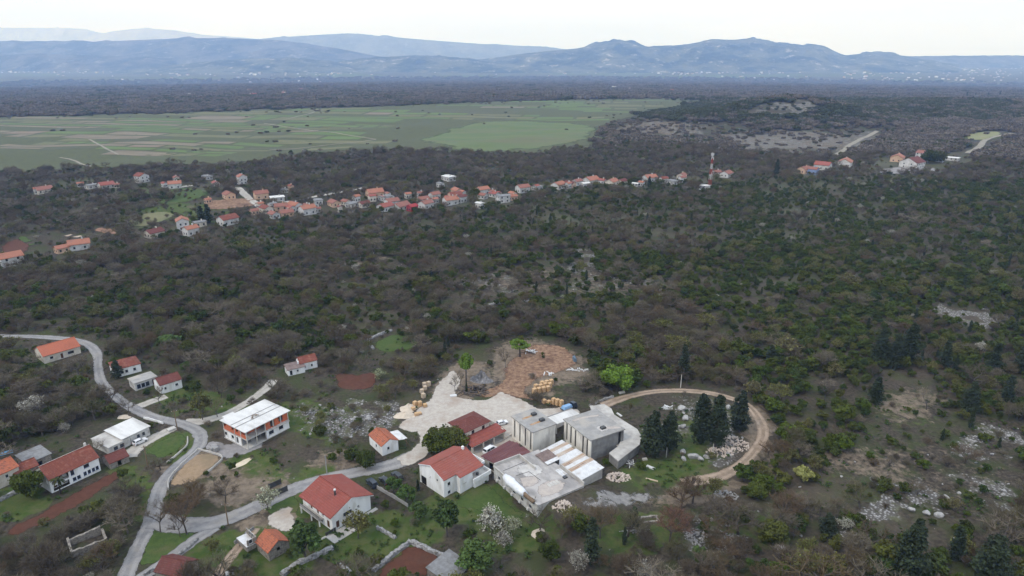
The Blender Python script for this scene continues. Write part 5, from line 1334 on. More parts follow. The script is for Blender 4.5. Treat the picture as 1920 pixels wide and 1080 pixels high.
def heap(px, py, rx, ry, h, mat, label, name='sand_heap', cat='heap', seed=1, lump=.18, ang=0.0):
    c = P(px, py); n, m = 22, 9
    v, f = [], []
    sr = random.Random(seed); ph = [sr.uniform(0, 6) for _ in range(4)]
    for i in range(m + 1):
        t = i / m
        for j in range(n):
            a = 2 * math.pi * j / n
            w = 1 + .14 * math.sin(2 * a + ph[0]) + .09 * math.sin(3 * a + ph[1]) + .05 * math.sin(5 * a + ph[2])
            r_ = t * w
            z = h * (1 - t) ** 1.15 * (1 + lump * math.sin(3 * a + ph[3] + t * 5)) - .12 * t + lump * .5 * h * sr.uniform(-.5, .5) * (1 - t) * t * 3
            v.append((rx * r_ * math.cos(a), ry * r_ * math.sin(a), z))
    for i in range(m):
        for j in range(n):
            j2 = (j + 1) % n
            f.append([i * n + j, (i + 1) * n + j, (i + 1) * n + j2, i * n + j2])
    o = link(name, np_mesh(name, v, f, mat, True)); o.location = c; o.rotation_euler = (0, 0, R(ang))
    return tag(o, label, cat)
M['sand'] = simple('pale_sand', (.55, .47, .38), (.48, .41, .33), 1.2, c3=(.42, .36, .29), scale3=.6, bump=(5, .04))
heap(766, 766, 3.4, 3.0, 1.7, M['sand'], 'rounded pale sand heap beside the yellow stone pallets', seed=2)
heap(759, 779, 3.6, 3.0, 1.3, M['sand'], 'lower pale sand heap at the corner of the gravel yard', seed=3)
heap(454, 868, 4.2, 1.7, .45, simple('cream_sand', (.62, .53, .4), (.56, .48, .36), 1), 'flat cream sand heap on the grass before the brick house', seed=4, ang=52)
heap(1010, 1002, 2.3, 2.4, .7, M['sand'], 'round pale gravel heap on the grass below the workshop', 'gravel_heap', seed=6, lump=.3)
heap(233, 782, 2.6, 1.8, .6, M['sand'], 'pale sand heap beside the flat roofed house at the road', seed=9)
heap(902, 712, 4.6, 3.2, 2.6, simple('slate_heap', (.2, .195, .2), (.12, .115, .115), 1.6, c3=(.28, .27, .27), scale3=1.1, bump=(4, .2)), 'grey boulder heap between the timber pile and the earth bank', 'rubble_heap', seed=10, lump=.6)

def sticks(name, px, py, n, rx, ry, h, ln, mat, label, cat, seed, rad=.07, flat=True):
    c = P(px, py); sr = random.Random(seed)
    o = empty(name, c, 0, label, cat)
    for k in range(n):
        a = sr.uniform(0, math.pi); t = sr.random() ** .5; b = sr.uniform(0, 6.28)
        x, y = math.cos(b) * rx * t, math.sin(b) * ry * t
        z = h * (1 - t) * sr.random() + .12
        l_ = ln * sr.uniform(.5, 1.2) / 2
        dz = sr.uniform(-.12, .12) * l_
        r_ = rad * sr.uniform(.7, 1.6)
        MB().tube([(x - math.cos(a) * l_, y - math.sin(a) * l_, max(.05, z - dz)), (x + math.cos(a) * l_, y + math.sin(a) * l_, max(.05, z + dz))], r_, 5).build('log' if cat != 'scrap' else 'board', mat(k) if callable(mat) else mat, o)
    return o
M['charred'] = simple('old_dark_timber', (.06, .05, .045), (.11, .095, .085), 2)
sticks('timber_pile', 886, 733, 70, 4.8, 3.6, 2.2, 4.0, lambda k: M['charred'] if k % 4 else M['wood'], 'big dark pile of old timber at the edge of the gravel yard', 'timber pile', 4, .13)
sticks('scrap_pile', 993, 660, 16, 2.6, 1.6, .9, 3.4, lambda k: M['zinc'] if k % 3 else M['wood'], 'pale scrap sheets heaped at the head of the earth bank', 'scrap', 5, .16)
sticks('scrap_pile', 1082, 694, 18, 3.6, 1.2, .5, 1.6, M['zinc'], 'pale scattered scrap beside the far end of the earth bank', 'scrap', 6, .14)
sticks('scrap_pile', 1252, 765, 9, 1.8, 1.2, .7, 2.4, M['zinc'], 'grey metal scrap on the bank inside the dirt track loop', 'scrap', 7, .12)
sticks('plank_pile', 1195, 996, 14, 2.4, 1.2, .5, 4.2, M['drystone'], 'pale grey planks stacked beside the small conical fir', 'scrap', 8, .13)
sticks('scrap_pile', 1184, 870, 14, 1.6, 2.2, .7, 2.6, lambda k: M['steel_dark'] if k % 2 else M['zinc'], 'rusty scrap metal below the concrete deck', 'scrap', 9, .1)
sticks('plank_pile', 1028, 701, 5, 1.6, .8, .4, 3.0, M['frame_white'], 'white boards lying on the brown earth', 'scrap', 11, .2)

def slab_thing(name, px, py, L, W, h, ang, mat, label, cat):
    c = P(px, py); o = empty(name, c, R(ang), label, cat)
    MB().hull8([(-L / 2, -W / 2, -.05), (L / 2, -W / 2, -.05), (L / 2, W / 2, -.05), (-L / 2, W / 2, -.05), (-L / 2 + .1, -W / 2 + .06, h), (L / 2 - .05, -W / 2 + .1, h * .8), (L / 2 - .1, W / 2 - .05, h), (-L / 2 + .05, W / 2 - .08, h * .9)]).build('slab', mat, o)
    return o
slab_thing('stone_slab', 1220, 877, 2.6, 1.0, .3, -40, M['frame_white'], 'white slab lying on the grass beside the deck', 'slab')
slab_thing('stone_slab', 1209, 862, 1.4, .8, .5, 10, M['pale_concrete'], 'small grey block lying below the concrete deck', 'slab')
slab_thing('timber_beam', 1222, 900, 3.4, .5, .2, -25, M['cut_pale'], 'pale beam lying on the grass before the dirt track', 'beam')
slab_thing('stone_slab', 1166, 737, 2.2, .9, .6, 20, M['pale_concrete'], 'pale trough beside the dirt track below the green tree', 'trough')
slab_thing('stone_slab', 1161, 778, 2.4, .7, .3, -60, M['frame_white'], 'white plank leaning beside the curved concrete deck', 'slab')
slab_thing('stone_slab', 431, 1076, 1.8, 1.4, .5, 30, M['frame_white'], 'white board on the grass at the bottom path', 'slab')
slab_thing('boat_cover', 850, 743, 2.4, 1.2, .5, 10, M['frame_white'], 'white sacks lying before the timber pile', 'sacks')
slab_thing('blue_barrel', 1077, 676, 1.0, 2.6, 1.5, 10, simple('blue_drum', (.1, .15, .2), (.13, .18, .23), 1), 'blue grey tank at the far end of the earth bank', 'tank')
slab_thing('blue_sheet', 8, 851, 4.2, 1.6, .35, 40, simple('blue_tarp', (.12, .3, .5), (.16, .35, .55), 1), 'blue sheet lying on the grass by the barn', 'sheet')
slab_thing('stone_slab', 322, 806, 2.5, 1.8, .6, 50, M['pale_concrete'], 'concrete culvert block at the driveway mouth', 'block')
slab_thing('stone_slab', 620, 1002, 5, .5, .25, 45, M['pale_concrete'], 'pale kerb stones before the terrace', 'kerb')

# wrapped bundle on the workshop roof
def bundle():
    b = works.shop; tp = simple('white_wrapping', (.68, .69, .71), (.6, .61, .64), 1.5, .45, .4, bump=(2.5, .12))
    pts = [b.local(*q, 4.6) for q in ((946, 894), (955, 903), (968, 914), (984, 927), (1000, 938))]
    o = empty('wrapped_bundle', b.o.matrix_world @ Vector((0, 0, 0)), 0, 'long bundle in white wrapping with torn end on the workshop roof', 'bundle')
    ctr = b.o.location; a = b.o.rotation_euler.z
    w = []
    for q in pts: w.append(Vector((q.x * math.cos(a) - q.y * math.sin(a), q.x * math.sin(a) + q.y * math.cos(a), 4.75)))
    o.location = ctr
    def lump(ps, rad, name, mat, seed):
        sr = random.Random(seed); m = MB()
        fine = []
        for i in range(len(ps) - 1):
            for t in (0, .33, .66): fine.append((ps[i] * (1 - t) + ps[i + 1] * t, rad[i] * (1 - t) + rad[i + 1] * t))
        fine.append((ps[-1], rad[-1]))
        m.tube([p for p, r_ in fine], [r_ * sr.uniform(.9, 1.12) for p, r_ in fine], 10)
        m.v = [(x + sr.uniform(-.13, .13), y + sr.uniform(-.13, .13), max(3.97, z + sr.uniform(-.13, .13))) for x, y, z in m.v]
        return m.build(name, mat, o, True)
    lump(w[:4], [.7, 1.3, 1.25, .95], 'wrapping', tp, 3)
    lump([w[3] + Vector((0, 0, -.1)), w[4] + Vector((.2, -.5, -.35))], [.6, .45], 'torn_end', M['wood'], 4)
    for k in range(7):
        sr = random.Random(k); p = w[4] + Vector((sr.uniform(-.9, .9), sr.uniform(-.9, .9), -.6))
        MB().tube([p, p + Vector((sr.uniform(-.8, .8), sr.uniform(-.8, .8), sr.uniform(.3, 1.0)))], .07, 4).build('slat', M['steel_dark'] if k % 2 else M['dirty_white'], o)
bundle()
def board_stack():
    b = works.shop
    q = b.local(1052, 886, 4.2); a = b.o.rotation_euler.z
    o = empty('board_stack', b.o.location + Vector((q.x * math.cos(a) - q.y * math.sin(a), q.x * math.sin(a) + q.y * math.cos(a), 3.96)), a, 'stack of pale boards on the workshop roof edge', 'boards')
    for k in range(4):
        MB().box(-.8 + .42 * k, -1.6, 0, -.45 + .42 * k, 1.6, .4 + .05 * (k % 2)).build('board', M['zinc'], o)
    MB().box(-.9, -2.6, 0, .2, -1.8, .35).build('crate', M['steel_dark'], o)
board_stack()

# ------------------------------------------------------------------ poles, gates, walls
def pole(px, py, h, label, arm=True, mat='wood', lean=0.0):
    c = P(px, py); o = empty('utility_pole', c, R(20), label, 'pole', 'utility poles')
    MB().tube([(0, 0, -.5), (lean * .5, 0, h / 2), (lean, 0, h)], [.17, .15, .11], 8).build('shaft', M[mat], o)
    if arm:
        a = MB().box(-.8 + lean, -.05, h - .5, .8 + lean, .05, h - .38).build('crossarm', M[mat], o)
        for x in (-.7, 0, .7): MB().tube([(x + lean, 0, h - .38), (x + lean, 0, h - .18)], .05, 6).build('insulator', M['frame_white'], a)
    return c, h
pl = [pole(333, 808, 7.2, 'wooden utility pole at the road bend by the lawn'), pole(277, 873, 6.5, 'wooden utility pole beside the red ploughed strip'), pole(428, 984, 6.4, 'wooden utility pole on the verge of the grey lane'),
      pole(613, 889, 6.0, 'grey pole behind the red roofed house', False, 'concrete'), pole(1276, 727, 5.0, 'pale concrete post beside the dirt track', False, 'pale_concrete'), pole(1249, 858, 3.4, 'short grey post under the dark conifers', False, 'concrete'),
      pole(1336, 853, 3.6, 'short pale post beside the grey boulders', False, 'pale_concrete')]
def wire(a, b, sag, label):
    p, q = Vector(a), Vector(b); m = []
    for k in range(13):
        t = k / 12; m.append(p.lerp(q, t) - Vector((0, 0, sag * 4 * t * (1 - t))))
    tag(MB().tube(m, .018, 3).build('power_line', M['steel_dark']), label, 'cable', 'power lines')
wire(pl[0][0] + Vector((0, 0, 6.9)), pl[1][0] + Vector((0, 0, 6.2)), 1.0, 'thin power line between the lawn pole and the red strip pole')
wire(pl[1][0] + Vector((0, 0, 6.2)), pl[2][0] + Vector((0, 0, 6.1)), 1.2, 'thin power line between the red strip pole and the lane pole')
def gate(px, py, ang, label):
    c = P(px, py); o = empty('metal_gate', c, R(ang), label, 'gate')
    for k in range(4): MB().box(-1.6 + k * .81, -.04, .15, -.82 + k * .81, .04, 1.7).build('gate_panel', M['steel_dark'], o)
    for x in (-1.75, 1.65): MB().box(x, -.1, -.4, x + .14, .1, 1.9).build('gate_post', M['steel_dark'], o)
gate(516, 913, 45, 'black metal gate on the far side of the lane'); gate(528, 926, 45, 'black metal gate at the garden of the balcony house')

def stone_wall(pts_px, h, w, label, mat='drystone', name='dry_stone_wall', seed=1, rough=.16, world=False):
    sr = random.Random(seed)
    c = smooth_line([p if world else P(*p) for p in pts_px], .7)
    d = np.gradient(c, axis=0); d /= np.linalg.norm(d, axis=1)[:, None] + 1e-9
    n2 = np.stack([-d[:, 1], d[:, 0]], 1)
    m = MB(); prof = [(-1, -.5), (-.92, .35), (-.8, .75), (-.45, 1.0), (.4, 1.0), (.8, .75), (.95, .35), (1, -.5)]
    k = len(prof)
    for i, p in enumerate(c):
        zz = float(H(p[0], p[1])); hh = h * sr.uniform(.8, 1.12)
        for (u, t) in prof:
            j = sr.uniform(-rough, rough)
            m.v.append((p[0] + n2[i][0] * (u * w / 2 + j), p[1] + n2[i][1] * (u * w / 2 + j), zz + (t * hh if t > 0 else -.4) + (sr.uniform(-rough, rough) if t > 0 else 0)))
    for i in range(len(c) - 1):
        for j in range(k - 1): m.f.append([i * k + j, i * k + j + 1, (i + 1) * k + j + 1, (i + 1) * k + j][::-1])
    m.f += [list(range(k)), [(len(c) - 1) * k + j for j in range(k)][::-1]]
    o = m.build(name, M[mat])
    return tag(o, label, 'wall')
stone_wall([(700, 1072), (735, 1043), (769, 1018)], 1.0, 1.2, 'dry stone wall along the upper edge of the red plot', seed=3)
stone_wall([(770, 1018), (800, 1030), (834, 1046)], 1.0, 1.2, 'dry stone wall between the red plot and the garden trees', seed=4)
stone_wall([(707, 990), (725, 1000), (742, 1010)], .7, .9, 'short tumbled wall below the balcony house garden', seed=5)
stone_wall([(528, 1080), (560, 1058), (600, 1040), (624, 1028)], .9, 1.5, 'broad tumbled stone wall across the lower garden', seed=6)
stone_wall([(640, 1060), (655, 1075), (670, 1095)], .9, 1.1, 'stone wall running off at the lower garden corner', seed=7)
stone_wall([(352, 820), (350, 836), (330, 855), (313, 868)], .5, .4, 'low concrete kerb wall around the bright lawn', 'pale_concrete', 'garden_wall', 8, .02)
stone_wall([(372, 843), (416, 857), (402, 876), (388, 887)], .6, .35, 'low concrete wall on the house side of the tan plot', 'pale_concrete', 'garden_wall', 9, .02)
stone_wall([(316, 918), (316, 905), (322, 893), (345, 868), (371, 845)], .7, .35, 'low wall between the road and the tan plot', 'pale_concrete', 'garden_wall', 10, .03)
stone_wall([(372, 1012), (345, 1035), (310, 1058), (270, 1080)], .7, .6, 'low stone wall along the narrow lane above the barn', seed=11, rough=.08)
stone_wall([(440, 1020), (458, 1005), (476, 992)], .8, .5, 'stone wall beside the brown footpath', seed=12, rough=.08)
stone_wall([(700, 912), (735, 932), (765, 950)], 1.1, .3, 'dark garden wall between the two white houses', 'concrete', 'garden_wall', 13, .02)
stone_wall([(270, 785), (290, 790), (306, 795)], .8, .35, 'white garden wall at the corner of the flat roofed house', 'white', 'garden_wall', 14, .02)
stone_wall([(812, 838), (826, 846), (840, 852)], 1.0, .35, 'pale wall below the big round evergreen', 'pale_concrete', 'garden_wall', 15, .02)
stone_wall([(1150, 745), (1120, 755), (1105, 762)], .8, .6, 'low stone edge of the dirt track below the green tree', seed=17, rough=.1)
stone_wall([(0, 940), (20, 930), (40, 922)], 1.0, .8, 'old stone wall below the beige house', seed=18)
stone_wall([(700, 655), (690, 640), (712, 628), (735, 620)], .8, 1.2, 'overgrown stone wall round the vivid green meadow', seed=19)
stone_wall([(830, 590), (880, 585), (930, 570), (1000, 565)], .8, 1.6, 'long tumbled stone wall crossing the scrub clearing', seed=20)
# ------------------------------------------------------------------ plant materials
def leaf_mat(nm, cols, rough=.7, tw=.45):
    """cols: list of colours; each plant draws its own shade, each clump a tone of it"""
    g = NG(nm)
    r_ = g.n('ShaderNodeObjectInfo').outputs['Random']
    rp = g.n('ShaderNodeValToRGB'); rp.color_ramp.interpolation = 'LINEAR'
    els = rp.color_ramp.elements
    while len(els) < len(cols): els.new(.5)
    for k, c in enumerate(cols):
        els[k].position = k / (len(cols) - 1); els[k].color = (*c, 1)
    g.set(rp.inputs['Fac'], r_)
    t = g.attr('tone')
    hsv = g.n('ShaderNodeHueSaturation'); g.set(hsv.inputs['Color'], rp.outputs['Color'])
    g.set(hsv.inputs['Value'], g.math('ADD', g.math('MULTIPLY', t, tw * 2), 1 - tw))
    g.set(hsv.inputs['Hue'], g.math('ADD', g.math('MULTIPLY', t, .03), .485))
    return g.finish(hsv.outputs['Color'], rough, .15)
BARK = leaf_mat('bark', [(.075, .065, .06), (.1, .088, .08), (.06, .052, .048)])
LM = {
 'bare': leaf_mat('bare_twigs', [(.068, .053, .036), (.139, .113, .082), (.084, .063, .043), (.182, .153, .115), (.077, .064, .047), (.120, .080, .049), (.096, .087, .044), (.158, .133, .102), (.076, .066, .036)]),
 'ever': leaf_mat('evergreen_leaves', [(.027, .040, .006), (.064, .077, .011), (.038, .053, .007), (.076, .078, .016), (.029, .047, .010), (.056, .077, .008), (.027, .034, .008)]),
 'bud': leaf_mat('budding_leaves', [(.087, .087, .023), (.126, .118, .035), (.103, .110, .028), (.117, .096, .046)]),
 'vivid': leaf_mat('spring_leaves', [(.1, .16, .02), (.11, .17, .022)]),
 'garden': leaf_mat('garden_leaves', [(.05, .082, .02), (.065, .098, .026), (.045, .07, .02)]),
 'blossom': leaf_mat('blossom_petals', [(.32, .31, .25), (.27, .255, .22), (.37, .36, .31), (.26, .275, .16)]),
 'conifer': leaf_mat('conifer_needles', [(.024, .034, .018), (.032, .043, .021), (.028, .037, .023)]),
 'russet': leaf_mat('russet_twigs', [(.13, .075, .05), (.15, .085, .06)]),
 'yellow': leaf_mat('yellow_green_leaves', [(.2, .21, .06), (.22, .22, .07)]),
 'grove_bare': leaf_mat('far_bare_wood', [(.099, .082, .066), (.149, .126, .101), (.120, .097, .075), (.089, .082, .059)]),
 'grove_green': leaf_mat('far_evergreen_wood', [(.040, .050, .016), (.060, .065, .022), (.050, .057, .020)]),
}

# ------------------------------------------------------------------ plant forms
def prism_segs(segs):
    """tapered three sided limbs -> verts, quads"""
    v, f = [], []
    for (p, q, r0, r1) in segs:
        d = q - p; d = d / (np.linalg.norm(d) + 1e-9)
        a = np.cross(d, (.3, .7, .2)); a /= np.linalg.norm(a) + 1e-9; b = np.cross(d, a)
        i = len(v)
        for (c, r_) in ((p, r0), (q, r1)):
            for k in range(3):
                t = 2.0944 * k; v.append(c + (a * math.cos(t) + b * math.sin(t)) * r_)
        f += [[i + k, i + (k + 1) % 3, i + 3 + (k + 1) % 3, i + 3 + k] for k in range(3)]
    return np.array(v).reshape(-1, 3), np.array(f, int).reshape(-1, 4)

def unit(v):
    return v / (np.linalg.norm(v, axis=-1, keepdims=True) + 1e-9)

def cards(pos, nrm, size, g, aspect=1.0):
    n = len(pos)
    a = unit(np.cross(nrm, unit(g.normal(size=(n, 3)))))
    b = unit(np.cross(nrm, a))
    s = (size if hasattr(size, '__len__') else np.full(n, size))[:, None]
    k = .75 + .5 * g.random((n, 1))
    v = np.stack([pos - a * s * k - b * s * aspect * .35, pos + a * s * .35 - b * s * aspect * k, pos + a * s * k + b * s * aspect * .3, pos - a * s * .3 + b * s * aspect], 1)
    return v.reshape(-1, 3), np.arange(n * 4).reshape(-1, 4)

def twig_quads(base, d, ln, w, g):
    n = len(base); d = unit(d)
    a = unit(np.cross(d, unit(g.normal(size=(n, 3))))) * w[:, None] / 2
    tip = base + d * ln[:, None]; mid = base + d * ln[:, None] * .5 + a * 1.5
    v = np.stack([base - a, base + a, tip + a * .25, tip - a * .25], 1)
    return v.reshape(-1, 3), np.arange(n * 4).reshape(-1, 4)

def skeleton(g, h, spread, levels=3, trunk_h=.28, up=.55, lean=.08, multi=1):
    """limbs of a broadleaf tree: list by level of (p, q, r0, r1)"""
    out = [[] for _ in range(levels + 1)]
    tips = []
    def grow(p, d, ln, r_, lv):
        n = 3 if lv else 2
        q = p
        for k in range(n):
            d = unit(d + g.normal(size=3) * (.13 if lv else lean) + np.array([0, 0, .05]))
            nq = q + d * ln / n
            out[lv].append((q, nq, r_ * (1 - .35 * k / n), r_ * (1 - .35 * (k + 1) / n)))
            if lv < levels and lv > 0 and k >= 1:
                branch(nq, d, ln * .62, r_ * .5, lv + 1, 1)
            q = nq
        if lv < levels: branch(q, d, ln * (.72 if lv else 1.0), r_ * .62, lv + 1, 4 if lv == 0 else 3)
        else: tips.append((q, d))
    def branch(p, d, ln, r_, lv, n):
        a0 = g.random() * 6.28
        for k in range(n):
            a = a0 + 6.28 * k / n + g.normal() * .3
            side = np.array([math.cos(a), math.sin(a), 0])
            grow(p, unit(d * up + side * spread * (.6 + .5 * g.random())), ln * (.75 + .45 * g.random()), r_, lv)
    for m in range(multi):
        d0 = unit(np.array([g.normal() * .18 * (multi > 1), g.normal() * .18 * (multi > 1), 1.0]))
        grow(np.array([g.normal() * .15 * (multi - 1), g.normal() * .15 * (multi - 1), -.3]), d0, h * trunk_h + .3, h * .022 + .05, 0)
    return out, tips

PROTOS = {}     # kind -> list of (trunk mesh, crown mesh, whole object, height, width)
proto_col = {}
def finish_proto(kind, trunk, crown, tone, crown_mat, bark=BARK):
    tv, tf = trunk; cv, cf = crown
    h = float(cv[:, 2].max()); w = float(np.percentile(np.hypot(cv[:, 0], cv[:, 1]), 96) * 2)
    k = len(PROTOS.setdefault(kind, []))
    tm = np_mesh('trunk', tv, tf, bark); add_attr(tm, 'tone', np.full(len(tv), .5))
    cm = np_mesh('crown', cv, cf, crown_mat); add_attr(cm, 'tone', tone)
    wm = np_mesh('whole', np.vstack([tv, cv]), np.vstack([tf, cf + len(tv)]), bark); wm.materials.append(crown_mat)
    idx = np.zeros(len(tf) + len(cf), np.int32); idx[len(tf):] = 1
    wm.polygons.foreach_set('material_index', idx); add_attr(wm, 'tone', np.concatenate([np.full(len(tv), .5), tone]))
    c = proto_col.setdefault(kind, bpy.data.collections.new(kind + '_forms'))
    o = bpy.data.objects.new('%s_form_%02d' % (kind, k), wm); c.objects.link(o)
    PROTOS[kind].append((tm, cm, o, h, w))

def bare_form(seed, h=6.0, spread=.8, kind='bare_tree', mat='bare', ntw=1100, multi=1, tl=.75, leaf=0, leaf_mat_='bud', leaf_size=.16, trunk_h=.25, tw=.038):
    g = np.random.default_rng(seed)
    sk, tips = skeleton(g, h, spread, 3, trunk_h, multi=multi)
    k = h / max(q[1][2] for lv in sk for q in lv) * .93
    sk = [[(p * k, q * k, a * k, b * k) for (p, q, a, b) in lv] for lv in sk]
    trunk = prism_segs(sk[0] + sk[1])
    lim = sk[2] + sk[3]
    cv, cf = prism_segs([(p, q, max(a, .022), max(b, .016)) for (p, q, a, b) in lim])
    src = [s for s in sk[3]] + sk[2]
    i = g.integers(0, len(src), ntw); t = g.random(ntw)
    P0, P1 = np.array([s[0] for s in src]), np.array([s[1] for s in src])
    base = P0[i] * (1 - t[:, None]) + P1[i] * t[:, None]
    d = unit(unit(P1[i] - P0[i]) * .8 + g.normal(size=(ntw, 3)) * .6 + np.array([0, 0, .25]))
    n2 = ntw // 3                                   # the outer haze of fine twigs
    allp = np.vstack([P1, P0]); cc = np.array([allp[:, 0].mean(), allp[:, 1].mean(), np.percentile(allp[:, 2], 45)])
    ext = np.array([np.percentile(np.abs(allp[:, 0] - cc[0]), 92), np.percentile(np.abs(allp[:, 1] - cc[1]), 92), max(h - cc[2], .8)])
    dd = unit(g.normal(size=(n2, 3)) + np.array([0, 0, .55]))
    lump = 1 + .16 * np.sin(dd[:, 0] * 7 + seed) * np.sin(dd[:, 1] * 6 - seed) + .1 * np.sin(dd[:, 2] * 9 + seed)
    base2 = cc + dd * ext * (lump * (.62 + .3 * g.random(n2)))[:, None]
    base2[:, 2] = np.maximum(base2[:, 2], h * .18)
    base, d = np.vstack([base, base2]), np.vstack([d, unit(dd * .7 + np.array([0, 0, .5]) + g.normal(size=(n2, 3)) * .45)]); ntw += n2
    tv, tf = twig_quads(base, d, tl * (.4 + .8 * g.random(ntw)), np.full(ntw, tw) * (.6 + .8 * g.random(ntw)), g)
    tone_l = np.repeat(g.random(len(lim)) * .4 + .3, 6)
    tone_t = np.repeat(g.random(ntw), 4)
    V, Fq, T = np.vstack([cv, tv]), np.vstack([cf, tf + len(cv)]), np.concatenate([tone_l, tone_t])
    if leaf:
        i = g.integers(0, ntw, leaf)
        pos = base[i] + d[i] * (g.random((leaf, 1)) * tl) + g.normal(size=(leaf, 3)) * .1
        lv, lf = cards(pos, unit(g.normal(size=(leaf, 3)) + np.array([0, 0, .4])), leaf_size * (.6 + .8 * g.random(leaf)), g)
        me_v, me_f = np.vstack([V, lv]), np.vstack([Fq, lf + len(V)])
        return trunk, (me_v, me_f), np.concatenate([T, np.repeat(g.random(leaf), 4)]), len(Fq)
    finish_proto(kind, trunk, (V, Fq), T, LM[mat])

def leafy_form(seed, kind, mat, h=4.0, w=4.4, n=1500, size=.2, nb=16, trunk=.25, squash=.9, low=.18, hollow=.55):
    """a crown of many leaf clumps round a branching stem"""
    g = np.random.default_rng(seed)
    c = unit(g.normal(size=(nb, 3))) * (.35 + .62 * g.random((nb, 1)) ** .6)
    c[:, 2] = c[:, 2] * .85
    rb = (.26 + .24 * g.random(nb))
    i = g.integers(0, nb, n)
    dirs = unit(g.normal(size=(n, 3)) + np.array([0, 0, .25]))
    rad = rb[i] * (hollow + (1 - hollow) * g.random(n)) * (.85 + .3 * g.random(n))
    pos = c[i] + dirs * rad[:, None]
    keep = pos[:, 2] > -.95
    pos, i, dirs = pos[keep], i[keep], dirs[keep]
    zc, hh = h * (.5 + low / 2), h * (1 - low) / 2
    sc = np.array([w / 2.3, w / 2.3, hh / 1.12])
    pos = pos * sc + np.array([0, 0, zc])
    m = len(pos)
    nrm = unit(dirs * .8 + g.normal(size=(m, 3)) * .7)
    lv, lf = cards(pos, nrm, size * (.55 + .9 * g.random(m)), g)
    tone = np.repeat(np.clip(.25 + .5 * g.random(nb)[i] + .35 * (g.random(m) - .3), 0, 1), 4)
    segs = [(np.array([0, 0, -.3]), np.array([g.normal() * .1, g.normal() * .1, h * low + .2]), trunk * h * .09 + .04, trunk * h * .06 + .03)]
    top = segs[0][1]
    for k in g.choice(nb, min(7, nb), False):
        q = c[k] * sc * .8 + np.array([0, 0, zc]); mid = top * .5 + q * .5 + g.normal(size=3) * .1
        segs += [(top, mid, trunk * h * .04 + .02, trunk * h * .03 + .015), (mid, q, trunk * h * .03 + .015, .012)]
    finish_proto(kind, prism_segs(segs), (lv, lf), tone, LM[mat])

def conifer_form(seed, kind='conifer_tree', h=14.0, w=5.0, n=2600, size=.3, power=.5, low=.03, nb=42):
    """dense dark conifer: clumps of needle sprays round a tall stem, ragged outline"""
    g = np.random.default_rng(seed)
    t = (np.arange(nb) + g.random(nb)) / nb
    prof = w / 2 * np.minimum((1.02 - t) ** power, .62 + 1.6 * t) * (.62 + .6 * g.random(nb))
    a = np.arange(nb) * 2.4 + g.normal(size=nb) * .5
    rc = prof * (.45 + .3 * g.random(nb))
    c = np.stack([rc * np.cos(a), rc * np.sin(a), h * (low + .05 + (.93 - low) * t)], 1)
    rb = np.maximum(prof * .5, .28)
    i = g.integers(0, nb, n)
    d = unit(g.normal(size=(n, 3)) + np.array([0, 0, .15]))
    pos = c[i] + d * (rb[i] * (.6 + .55 * g.random(n)))[:, None] * np.array([1, 1, 1.25])
    pos[:, 2] = np.clip(pos[:, 2], .15, h * 1.02)
    nrm = unit(d * .7 + g.normal(size=(n, 3)) * .7)
    lv, lf = cards(pos, nrm, size * (.5 + .9 * g.random(n)), g, .6)
    tone = np.repeat(np.clip(.15 + .45 * g.random(nb)[i] + .4 * g.random(n), 0, 1), 4)
    segs = [(np.array([0, 0, -.4]), np.array([.05, .05, h * .5]), h * .016 + .06, h * .01), (np.array([.05, .05, h * .5]), np.array([0, 0, h * .97]), h * .01, .02)]
    for k in range(0, nb, 4):
        z0 = c[k][2] * .95
        segs.append((np.array([0, 0, z0]), c[k], .05, .015))
    finish_proto(kind, prism_segs(segs), (lv, lf), tone, LM['conifer'])

def mixed_form(seed, kind, leafm, h=5.5, nleaf=900, leaf_size=.16, spread=.8, ntw=600, multi=1):
    """twiggy crown with a loose haze of leaves or petals"""
    trunk, crown, tone, ntwig = bare_form(seed, h, spread, leaf=nleaf, leaf_size=leaf_size, ntw=ntw, multi=multi)
    tv, tf = trunk; cv, cf = crown
    h_, w_ = float(cv[:, 2].max()), float(np.percentile(np.hypot(cv[:, 0], cv[:, 1]), 96) * 2)
    k = len(PROTOS.setdefault(kind, []))
    tm = np_mesh('trunk', tv, tf, BARK); add_attr(tm, 'tone', np.full(len(tv), .5))
    cm = np_mesh('crown', cv, cf, LM['bare']); cm.materials.append(LM[leafm]); add_attr(cm, 'tone', tone)
    idx = np.zeros(len(cf), np.int32); idx[ntwig:] = 1; cm.polygons.foreach_set('material_index', idx)
    wm = np_mesh('whole', np.vstack([tv, cv]), np.vstack([tf, cf + len(tv)]), LM['bare']); wm.materials.append(LM[leafm])
    wm.polygons.foreach_set('material_index', np.concatenate([np.zeros(len(tf), np.int32), idx])); add_attr(wm, 'tone', np.concatenate([np.full(len(tv), .5), tone]))
    c = proto_col.setdefault(kind, bpy.data.collections.new(kind + '_forms'))
    o = bpy.data.objects.new('%s_form_%02d' % (kind, k), wm); c.objects.link(o)
    PROTOS[kind].append((tm, cm, o, h_, w_))

